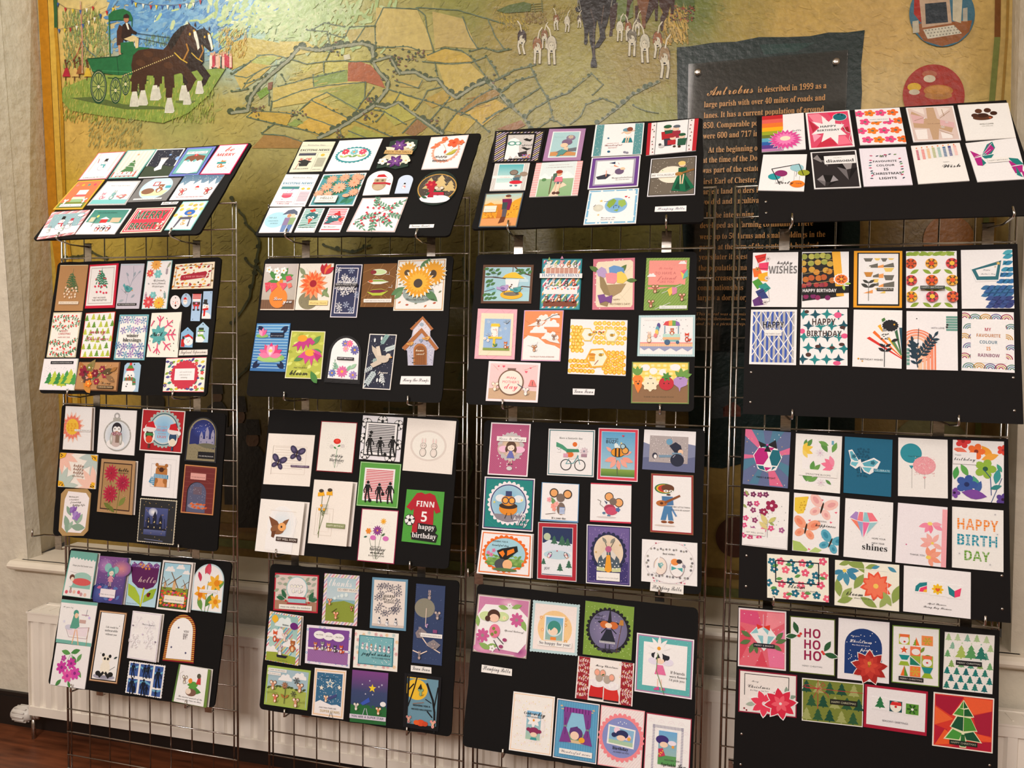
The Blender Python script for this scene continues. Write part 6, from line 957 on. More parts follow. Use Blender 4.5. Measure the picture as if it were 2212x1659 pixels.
cards('23', '''
232 298 683 317 630 818 178 793~f0e8e0~square cream card with two dark violet butterflies on embossed shutters~L .5 c8bcb0 14 24 86 24 86 78 14 78 14 24;S h 18 26 80 72 9 .12 c8bcb0;L .8 a89c90 14 24 14 80;@butterflies;b 28 56 17 3a3454 5c5478 14;b 66 38 17 3a3454 5c5478 10;B 56 95 60 64 4c3058 e0d8e8|HAVE A WONDERFUL DAY
745 178 1097 195 1047 687 693 665~8c2430~cream card with a single red rose and silver-red glitter edge~D 0 0 100 100 80 1.4 e8c8c8 c89898;m 2 f4ece4;K 20 24 80 56 60 c .5 998;L 1.2 3a8a4a 50 92 52 54;L .8 999 50 92 38 68;L .8 999 56 90 66 64;l 52 50 10 30 3a8a4a;l 50 54 10 150 3a8a4a;E 36 50 6 5 d8d4d0;E 66 48 6 5 d8d4d0;E 50 39 10 7 d83024;E 50 38 5 4 e84c3c;T 36 70 70 333 C|Happy;T 34 74 79 333 S|Birthday;T 46 66 83 444|TO YOU
1152 123 1545 145 1508 578 1112 548~e8e8f0~white and black football silhouettes card with dark striped panel~M ball 12 18 13 222;M ball 50 11 13 222;M ball 90 18 12 222;M ball 8 52 12 222;M ball 92 62 12 222;M ball 14 88 12 222;M ball 76 92 13 222;@stripe_panel;R 10 14 90 90 141418;R 12 16 88 88 f4f0f4;S h 17 20 83 84 17 .5 1c1c28,1c1c28,2a2030;@player_cutouts;M man 24 66 24 141414;M man 50 68 22 141414;M man 80 66 24 141414;E 26 38 4 4 141414;E 64 86 4 4 141414
1585 148 2060 180 2015 700 1535 660~f0e8e0~plain cream card with two embossed rabbits in an oval ring~L .5 d8ccc0 3 104 97 104 97 3;E 48 50 37 30 dcd4cc;E 48 50 33 26.5 f4ece4;@rabbits;M bunny 38 56 16 e4dcd4 ece4dc;M bunny 60 56 16 e4dcd4 ece4dc
155 935 607 968 548 1483 95 1443~f0ebe6 oo~owl in flight among white birch branches card, GET WELL SOON~E 54 46 32 36 d0e0ea f4f0ec;L 2.4 fafafa 30 20 24 80 30 108;L 1.4 fafafa 30 24 50 60;L 1.4 fafafa 40 20 26 60;L 2.4 fafafa 84 30 82 108;L 1.4 fafafa 78 26 88 60;L 1.4 fafafa 70 22 84 66;L 1.4 fafafa 88 36 78 76;L 1 e0d8d0 26 20 84 20;P f6f4f2 22 66 84 66 84 96 22 96;@owl_cutout;P 7a4c30 24 32 44 40 52 50 42 56 32 50;P 8a5a38 48 50 60 38 70 34 62 52;E 46 56 15 9 8a5c3c;E 56 50 9 8 e8a868;E 55 50 2 2 222;P 6a4028 34 60 44 58 40 72 34 70;B 46 94 69 77 3a2824 f0e8e0|GET WELL SOON
675 748 1075 773 1010 1398 610 1368~f0e8e0 oo~tall cream card of two yellow coneflowers tied with small blooms~L .6 c8bcb0 14 44 58 44 58 86 14 86 14 44;L .5 d8ccc0 20 52 50 52 50 80 20 80 20 52;S h 26 38 44 54 9 .2 5a6a48;@flowers;L 1 6a7a3c 26 128 26 30;L 1 6a7a3c 24 120 46 28;P f0b028 14 20 28 18 32 24 14 26;E 22 17 6 4 4a4038;P f0b028 36 18 50 16 52 23 36 23;E 44 15 6 4 4a4038;g 30 56 14 70 6a7a48 3;g 26 50 14 30 6a7a48 3;E 26 40 3 3 e8a830;E 34 46 3 3 e8a830;E 22 46 3 3 e8a830;B 44 92 66 73 8a9468 e8e8d0|HAPPY BIRTHDAY
1128 572 1525 598 1487 1030 1085 1003~4c9c3c~green card of footballers silhouetted on red striped panel~m 1 d8e8c8;m 2 58a044;@stripe_panel;R 13 13 87 87 f4ecf0;S h 17 17 83 84 18 .5 c8283c;@player_cutouts;M man 24 66 24 141414;M man 52 68 22 141414;M man 78 66 24 141414;E 32 86 4 4 141414;E 62 70 4 4 141414
1578 843 1945 870 1905 1390 1525 1350~4ca03c~green card of a red football shirt reading FINN 5~D 2 2 98 98 90 .5 2a6a28;@shirt_cutout;P b01c2c 28 6 40 4 50 7 62 4 76 8 94 38 82 42 76 34 78 92 24 94 24 36 18 40 4 34;T 30 76 31 f4f0f0 B|FINN;T 45 60 59 f4f0f0 B 1.1|5;M ball 16 58 14 222;@lettering;P 181818 38 62 84 64 88 72 84 78 92 82 88 96 26 94 22 82 38 80;T 40 82 73 f8f4f4 S 1.1|happy;T 26 88 90 f8f4f4 S 1.1|birthday
1140 1030 1498 1053 1453 1573 1092 1538~a02c54~cream card of a mixed wild flower bunch with birthday wishes~m 2 f4ece4;K 22 24 82 60 60 c .5 a9a;L 1 4a5a3c 50 94 62 34;L 1 4a5a3c 48 94 44 54;L 1 4a5a3c 44 94 28 56;L 1 4a5a3c 50 94 46 74;L 1 4a5a3c 52 94 74 74;d 62 22 9 9 f0b030 e88820;d 48 40 14 12 8a3c8c e8a030;f 24 42 8 6 e89030 e07820;E 38 54 8 6 d070b8;E 72 54 8 6 d070b8;l 60 50 12 40 4a6a48;l 22 52 10 200 3a6a58;T 36 62 72 444|FILLED WITH;T 32 72 78 222 S|birthday;T 34 70 84 222 C|wishes;T 30 72 89 333|& LOTS OF LOVE
''')
cards('24', '''
235 115 637 138 625 487 218 458~b8283c~red-edged snow globe card with two mice and holly~m 3 d8ccc4;K 4 4 96 66 26 l 7 8a9a8c,a8b0a0,98a890;R 3 72 97 96 a88068;@snow_globe;E 52 38 24 24 9cc8cc;E 52 38 22 22 f4f6f8;D 34 24 70 60 24 .7 ccd;M mouse 44 40 9 eee;M mouse 58 40 9 eee;P b8283c 34 60 72 60 74 66 32 66;R 34 66 73 76 9cc8d0;P b8283c 32 76 76 76 76 80 30 80;l 28 66 20 120 2e6a48;l 26 68 20 170 2e6a48;l 80 68 20 60 2e6a48;l 80 68 20 10 2e6a48;E 28 72 2 2 c33;E 80 74 2 2 c33;B 14 88 82 94 f4ece4 333|meet me under the mistletoe
690 120 1010 143 985 605 662 578~e8d8dc~thanks so very much card of mice blowing bubbles on hill~S d 0 0 100 100 22 .3 d8708c a8b858 8a9ac8;m 9 88b0b8;R 9 7 91 50 b0ccd4 c0d4dc;P 8a9a3c 9 60 30 56 60 52 91 58 91 94 9 94;T 14 80 24 fff C 1.4|thanks;B 40 98 27 34 f0e8e0 444|SO VERY MUCH;E 34 48 4 4 dee;E 44 44 3 3 dee;E 54 42 5 5 dee;E 66 40 5 5 dee;@mouse_cutouts;M mouse 20 56 9 d88860 f0c8a8;M mouse 40 82 10 d88860 f0c8a8;M mouse 84 66 7 a86040 e0b090;L 1 432 28 76 42 68
1128 155 1455 178 1435 650 1103 620~6a98b4~blue-edged card with glittering branch wreath, warm winter wishes~m 6 e8e0d8;K 16 12 84 72 26 k 9 3a3c58,4a4c60;E 50 42 20 20 ece4dc;T 34 66 38 222 B|WARM;T 30 70 44 222 C|Winter;T 36 66 49 333 B|WISHES;R 6 90 94 95 d0c4bc;@snowman_cutouts;M snowman 26 84 9 345 567;M snowman 48 86 9 222 789;M snowman 72 84 9 234 345
1530 212 1800 237 1765 970 1487 940~34446a J~tall navy bat card with moon, branches and hanging bats~E 34 30 34 30 8a8878;D 4 3 96 97 40 .8 7a8ab0;@bat_cutouts;M bunny 48 14 14 9a8e90 b8a8a4;L 3 f0d8c8 20 62 50 76 92 84;L 2 f0d8c8 40 74 40 130;M mouse 78 38 14 888084 c8b8b4;M mouse 44 52 7 a888b8 c8a8d0;P 8a8084 8 62 24 54 46 60 30 68 14 68;M bunny 22 60 12 888084 b0a4a0;R 66 56 80 60 8a4a78;B 26 98 61 66 f4ece8 333|HAVE A FANGTASTIC DAY;P 8a8488 46 74 70 68 94 74 80 80 60 78;M mouse 70 76 10 908488 b8a8a4;L 3 f0d8c8 4 206 30 214 50 204;M bunny 26 90 12 888084 c8a8a0
185 468 490 512 460 962 142 915~f0e8e8 o~fox, bear and rabbit bouncing card with purple balloon in clouds~S d 0 0 100 100 26 .4 d8607c e8b850 5a9ab8;R 7 3 91 98 90bcb8 b8d8d0;o 50 20 30 e0ecec;o 30 44 28 eef4f4;o 74 60 26 eef;o 14 78 22 f4f6f6;P 98a83c 2 82 30 80 60 82 91 84 91 99 2 99;@animal_cutouts;E 20 13 10 8 f0b830;n 20 13 10 f0b830 fff;E 80 22 12 9 6a2878;L .8 fff 80 48 88 72;T 44 64 24 455 B|WHEEEE!;M fox 24 48 16 d85a34 f0e0d0;M mouse 54 48 11 e8d8d0 f0d0c8;M bear 80 62 16 b86838 e8c898;M bunny 44 76 14 d8d4d8;P 223 34 84 68 84 62 89 36 89;T 38 68 95 454 C|jumpin' up to say
528 592 940 627 918 992 508 943~e8e4ee~purple card of five peeking kittens behind a striped fence~K 0 0 100 100 46 u 2.4 88b0d8,5a8ac0 fff;m 5 7c4a9a;S e 5 58 95 93 26 .6 a87aac;R 5 57 95 62 e8e0ea;@speech_bubbles;E 30 23 13 8 f4f4f6;E 50 25 12 8 f4f4f6;E 72 26 13 8 f4f4f6;T 22 38 24 333|we think;T 44 58 26 333|you are;T 66 82 27 333|the best;@cat_cutouts;M fox 22 52 9 c87850;M fox 38 50 10 888 ;M fox 52 52 9 d8876a;M fox 66 54 8 4a4450;M fox 80 54 9 d85a34
970 638 1370 675 1355 1025 950 983~f4ece4~joyful wishes card with a row of seven tiny snowmen~K 0 0 100 100 40 k 4 e87088,f0b048,8ac0c8,c8506c;@panel;R 11 12 90 88 2c7c8c;R 13 14 88 86 78b4bc;D 14 16 86 84 46 .8 fff;M snowman 20 40 7 a8a 6a8;M snowman 30 41 7 fff c66;M snowman 40 42 7 c96 555;M snowman 50 42 7 eee 476;M snowman 60 43 7 667 4aa;M snowman 70 43 7 ccc c58;M snowman 80 44 7 535 869;T 18 84 62 1c3c44 C|joyful wishes;T 42 84 70 345|TO YOU AND YOURS
165 962 563 1015 528 1378 132 1320~a0bc58~green-framed meadow card of mice holding dandelions~m 4 a4c0cc;P a8b858 5 52 30 48 60 50 95 56 95 96 5 96;o 76 20 16 f4f4f8;o 44 28 16 f0f2f4;K 6 46 94 60 12 l 5 4a5a30;B 3 46 6 13 f4ece8 333|I THINK YOU'RE DANDY;B 3 34 15 22 f4ece8 333|AND I'M NOT LYING;@mouse_cutouts;M mouse 18 48 10 d89878;M mouse 80 46 10 d89878;M mouse 26 80 9 e07858;M mouse 74 84 10 d89878;L 1 443 48 90 48 50;d 46 44 8 9 a87858 654;l 48 76 12 40 a8783c;l 48 76 12 140 a8783c;k 72 28 7 444;k 68 62 6 444;T 6 30 66 8a9a4c C|yellow;T 76 94 82 8a9a4c C|luck
600 988 890 1015 860 1460 570 1420~f0e4dc~peach-edged card of a mouse with telescope, super stars~m 4 e8b878;m 6 f0e4dc;R 9 8 90 93 3a6c90;D 10 9 89 70 70 1 f4f4fa;P f0ecec 9 72 24 66 40 70 60 74 78 72 90 76 90 93 9 93;T 18 66 20 1c3c58|THERE ARE STARS;@cutouts;s 52 30 15 f4e8d8;s 52 30 9 5a88a8;s 26 40 8 f4e8d8;s 82 36 7 f4e8d8;M mouse 42 62 10 e8b088;P 444c80 48 58 74 50 76 55 52 64;L 1 444 60 88 54 104;L 1 444 62 88 70 104;T 20 76 82 666|...AND THEN THERE ARE;T 26 88 90 c8b488 B|SUPER STARS
945 1005 1275 1037 1252 1517 920 1480~4c3464~night sky card of two mice and a blue telescope, super star~R 0 0 100 40 7c4488 3c4870;R 0 40 100 70 3c4870 34486a;P 2a6a38 0 68 30 66 60 70 100 68 100 100 0 100;K 0 64 100 72 14 l 5 2a6a38;s 58 32 11 f0d030;s 76 28 3 ccd;s 50 18 2.5 ccd;s 30 26 2.5 ccd;s 84 24 3 ccd;s 60 44 2.5 ccd;s 40 44 2.5 ccd;@cutouts;P 3a58b8 28 62 50 50 54 58 34 66;L 1.4 ccd 40 92 34 112;L 1.4 ccd 44 92 50 112;M mouse 16 70 10 c8c0b8;M mouse 78 74 10 d8905c;E 90 60 8 6 f4f0f0;B 0 100 84 92 d8d0e0 445 B|YOU ARE A SUPER STAR!
1480 965 1668 985 1668 1042 1478 1020~f0ece8 name~handwritten label between the tall bat card and the witch mouse card~T 8 92 70 1a1a2a C|Lawn Fawn
1425 1035 1765 1075 1735 1570 1410 1530~16161a~halloween card of a mouse on broom before a yellow moon~R 8 6 92 94 6a94a8;E 34 28 30 26 f0c038;R 8 6 60 8 f0c038;@tree_frame;L 5 141416 8 140 10 80 12 6;L 3 141416 12 60 28 24 34 6;L 3 141416 12 30 26 18;L 5 141416 88 140 86 90 80 60 62 20;L 3 141416 84 60 92 20;L 3 141416 80 76 66 66;L 2 141416 76 50 60 44;R 0 0 7 100 141418;R 93 0 100 100 141418;R 0 92 100 100 141418;@mouse_cutouts;M mouse 46 32 10 8ab080 8a8;P 222 38 26 46 16 50 26;L 1 a63 26 54 56 50;T 26 74 58 222 B|WISHING YOU A;T 22 78 65 222 B|WICKED HALLOWEEN;E 50 88 12 8 d8502c;E 38 88 8 6 e0602c;E 62 89 8 6 c84828;M mouse 16 84 10 d8a890 b8687c;M mouse 84 88 11 e8b898 e08898
''')
cards('31', '''
245 182 690 175 635 458 215 465~18161a~ghost in green glasses card with webs and pale striped frame~S d 4 5 96 95 26 .5 c8b0c0,d8c890,b8b0d0;R 24 8 84 92 161418;R 28 14 80 88 c8c4c0;D 28 14 80 88 60 .7 776;@ghost_cutout;P f4f0f4 26 90 28 50 32 30 42 24 52 32 54 60 58 88 50 80 44 90 38 80 34 92;E 38 42 9 7 5a9a8c;E 50 42 7 6 5a9a8c;E 38 42 5 4 f4f4f0;E 50 42 4 4 f4f4f0;P 222 60 30 66 26 72 30 78 28 74 36 66 34;P 222 58 56 64 54 70 58 78 58 70 64;P 3a3438 52 72 70 66 72 78 56 84;D 60 76 80 90 16 2 c84,a58,88c;T 58 80 50 777 C|spook
725 165 1048 160 1000 440 665 447~a880a8~lilac-framed card of a mermaid with plum bun on rock~m 12 f0ecec;m 15 a8ccd0;P c8905c 16 74 50 70 84 76 84 86 16 86;P 6a7078 40 68 84 60 84 72 30 76;T 20 44 28 8ab0b0 C|Don't wait;@mermaid_cutout;E 56 44 14 12 7a6480;E 64 30 12 11 8a7890;f 64 28 8 7 c8b8a0 a98;E 50 54 10 9 f0c8a8;P f0c8a8 52 60 62 60 62 72 50 72;P 5a9490 44 66 62 70 50 84 36 80;l 46 80 16 220 5a9490
1135 128 1565 110 1540 388 1095 410~f4f0f0~white card of a figure in teal skirt between dotted bands~R 3 1 19 99 5a9498;R 82 1 98 99 5a9498;D 3 1 19 99 40 .6 fff;D 82 1 98 99 40 .6 fff;R 18 1 19 99 a8c4c4;@doll_cutout;E 68 28 7 7 f0c8a8;E 66 22 8 6 6a98a8;E 72 20 6 7 8a4a38;P f4f4f4 62 36 76 36 74 48 64 48;P 2a8088 62 48 76 48 80 62 58 62;L 2.4 f0c8a8 67 44 66 62;L 2.4 f0c8a8 72 44 70 62;L 1.6 f0c8a8 62 27 56 32;L 1.6 f0c8a8 76 27 82 24;E 66 92 3 3 889;E 71 94 3 3 889;E 30 46 2 2 368;E 64 60 1.4 1.4 368;E 34 88 3 3 368;T 28 52 64 a55|WISHING YOU A;T 24 60 71 844 C|Wonderful;T 32 50 78 a55|BIRTHDAY
1598 115 2045 72 2020 355 1578 398~f0eef2~family in red and green winter coats card with tree borders~R 0 0 7 100 b82430;R 8 0 16 100 f0e4e4;K 8 0 16 100 8 t 5 4a5a4a,8a3c3c;R 17 0 18 100 222;R 80 0 81 100 222;R 82 0 91 100 f0e4e4;K 82 0 91 100 8 t 5 4a5a4a,8a3c3c;R 92 0 100 100 b82430;@family_cutout;E 40 24 7 7 f0c8b0;E 40 18 8 6 2a5a3c;P b02830 28 34 50 32 52 56 30 58;P 2a5a44 34 30 52 30 52 40 36 42;P 3a3c48 34 56 52 56 50 78 36 78;E 56 28 7 6 f0c8b0;E 58 20 7 5 5a6470;P 9a3040 50 34 66 34 66 56 52 56;E 52 56 6 6 f0c8b0;E 50 50 7 5 a03038;P b82c34 42 62 58 62 58 76 42 76;E 70 54 6 6 f0c8b0;E 70 48 7 5 2a5a3c;P 2a5a44 62 60 80 60 78 80 62 80;E 56 82 3 3 432;E 66 84 3 3 432;E 30 78 6 5 c8c8c8;E 27 73 3 4 555
245 470 553 465 510 705 195 712~e4e0dc~card of a ballet mouse in red skirt on teal sky~S v 2 0 98 100 34 .4 aaa8a4;R 12 4 86 96 f4f0ec;R 14 5 84 72 50b0b8 c4e0dc;R 0 46 60 56 f4ece8;T 22 50 54 a77|YOU MAKE ME;@mouse_cutout;E 60 36 12 11 5a5048;E 60 36 10 9 8a7c70;E 88 42 11 9 9a8878;E 72 52 9 9 8a7c70;P 4a6878 60 56 78 54 80 66 62 66;E 70 72 18 7 d0283c;L 1.6 678 60 66 56 62;E 58 84 4 3 5a8a98;E 72 84 4 3 5a8a98
160 735 503 722 435 1032 95 1035~26384c~autumn card of a person in purple scarf among golden hedges~m 2 8a7a5c;R 4 4 96 96 d88a30 b86828;R 4 4 96 34 a0c8c8 e8c890;P d89428 4 36 20 28 40 40 42 70 4 76;P e0a030 58 50 80 24 96 16 96 74 60 74;D 5 40 42 76 40 2 e8b040,b87020;D 60 34 95 74 40 2 e8b040,b87020;P d89860 4 76 96 74 96 96 4 96;@figure_cutout;E 60 14 7 6 f0c8a0;E 62 11 7 5 6a4030;P 3a4a4c 50 24 70 24 70 50 52 50;P 7a1c4c 48 20 72 20 74 30 72 52 64 52 64 30 50 30;P 5a5460 54 50 66 50 66 72 56 72;P 6a3820 54 72 66 72 64 86 50 90;B 6 38 40 58 f0e0d0 b87878 C|Autumn wishes
610 467 1023 447 975 752 547 767~e8f0e8~gingham-edged hiker card with staff, rucksack and distant mountains~S h 0 0 12 100 14 .5 f0c8c4;S h 88 0 100 100 14 .5 f0c8c4;R 0 0 12 100 f0b8b8;S v 0 0 12 100 4 .5 e8d0cc;S h 0 0 12 100 14 .5 e8a8a8;R 88 0 100 100 f0b8b8;S v 88 0 100 100 4 .5 e8d0cc;S h 88 0 100 100 14 .5 e8a8a8;R 14 0 86 100 d8e4e4;P f0f0f4 14 44 24 32 34 44 44 26 58 42 70 28 86 44 86 54 14 54;R 14 50 86 100 98b890 88b080;P e8d0b8 50 64 66 62 74 70 56 80 60 100 40 100 46 80;T 28 72 10 a66|THE BIGGEST ADVENTURE YOU CAN TAKE;T 24 80 17 8a4a4a C|is to live the life of your dreams;E 24 52 5 5 5a8a58;@hiker_cutout;E 54 36 6 7 e8a880;E 54 31 7 6 9a3c2c;P 4a6a58 42 36 50 34 50 56 42 56;P e0788c 48 46 62 46 64 60 46 60;R 48 60 62 66 5a6a74;L 2.6 f0c8a8 51 62 50 88;L 2.6 f0c8a8 59 62 58 88;L 1.4 6a4a30 40 44 40 94;E 50 92 4 4 5a3c34;E 58 92 4 4 5a3c34
1100 420 1533 398 1508 672 1062 698~f4f0f4~stork carrying a bundled baby card with purple scalloped edge~K 0 0 100 100 60 c 4 fff;m 2.4 68408c;m 9 a8a4b4;m 13 f4f0f4;@stork_cutout;P e8e8ea 20 66 34 38 50 36 52 52 40 66;P 3a3c48 14 64 36 56 44 60 34 72 18 72;E 44 28 6 6 f0f0f2;P 2c3c5c 38 22 50 18 50 26;P e88858 48 28 58 36 48 32;L 1.6 e89878 34 46 34 64;L 1 b9a 56 22 58 26;E 60 50 9 9 6a5878;E 66 42 5 4 f0c8a8;T 46 88 72 333 C|Congratulations;T 54 82 78 445|ON YOUR NEW BABY
1625 430 2027 402 2012 745 1588 762~e8e8f0~brown-grey card of a green-gowned guitar player, BE YOURSELF~m 2 1c1c20;m 3.5 6c6458;D 6 6 94 94 70 .8 d8d4c8;E 48 46 30 28 f0e4d0;E 28 34 1.4 1.4 5a4;@guitarist_cutout;E 70 22 7 7 f0c8a8;E 69 18 8 7 e8c878;P 14583c 62 30 80 30 78 54 62 54;P 1a6848 60 52 80 52 98 82 80 92 50 88 54 70;P 0e4430 56 84 64 60 68 88;P 0e4430 90 84 76 58 80 90;L 2.6 f0c8a8 67 48 68 72;L 2.6 f0c8a8 74 48 72 72;E 64 46 8 6 a8783c;P 8a6030 70 42 96 34 96 38 72 46;B 4 56 42 54 f0ece8 555|BE YOURSELF
1078 708 1518 688 1490 998 1025 1012~f4f0f4~blue scallop-edged card of a globe and moon holding hands~m 2 7ab4d4;K 0 0 100 100 60 c 2.2 fff 7ab4d4;m 6 f2ecf4;E 58 48 22 22 6ca0cc 8ab8dc;P 88a848 42 36 52 28 58 34 54 46 46 56 40 48;P 98b858 62 34 74 32 78 46 70 54 62 46;P 88a848 54 62 64 58 62 66;E 58 48 3 1 556;E 24 54 10 10 d8d8c8 c8c8b8;L 1 333 34 36 42 36;L 1 333 18 44 14 50;L 1 333 54 50 54 56;L 1 333 64 50 64 56;s 28 34 4 f0c060;s 26 74 3 f0c060;h 76 24 3 c34;h 82 27 2 c34;T 32 60 84 333 C|You mean the;T 32 58 89 333 C|world to me
1660 848 1937 838 1935 888 1655 893~f0f0f2 name~thin handwritten label under the green-gowned guitar player card~T 8 94 68 446 C|Stamping Bella
''')
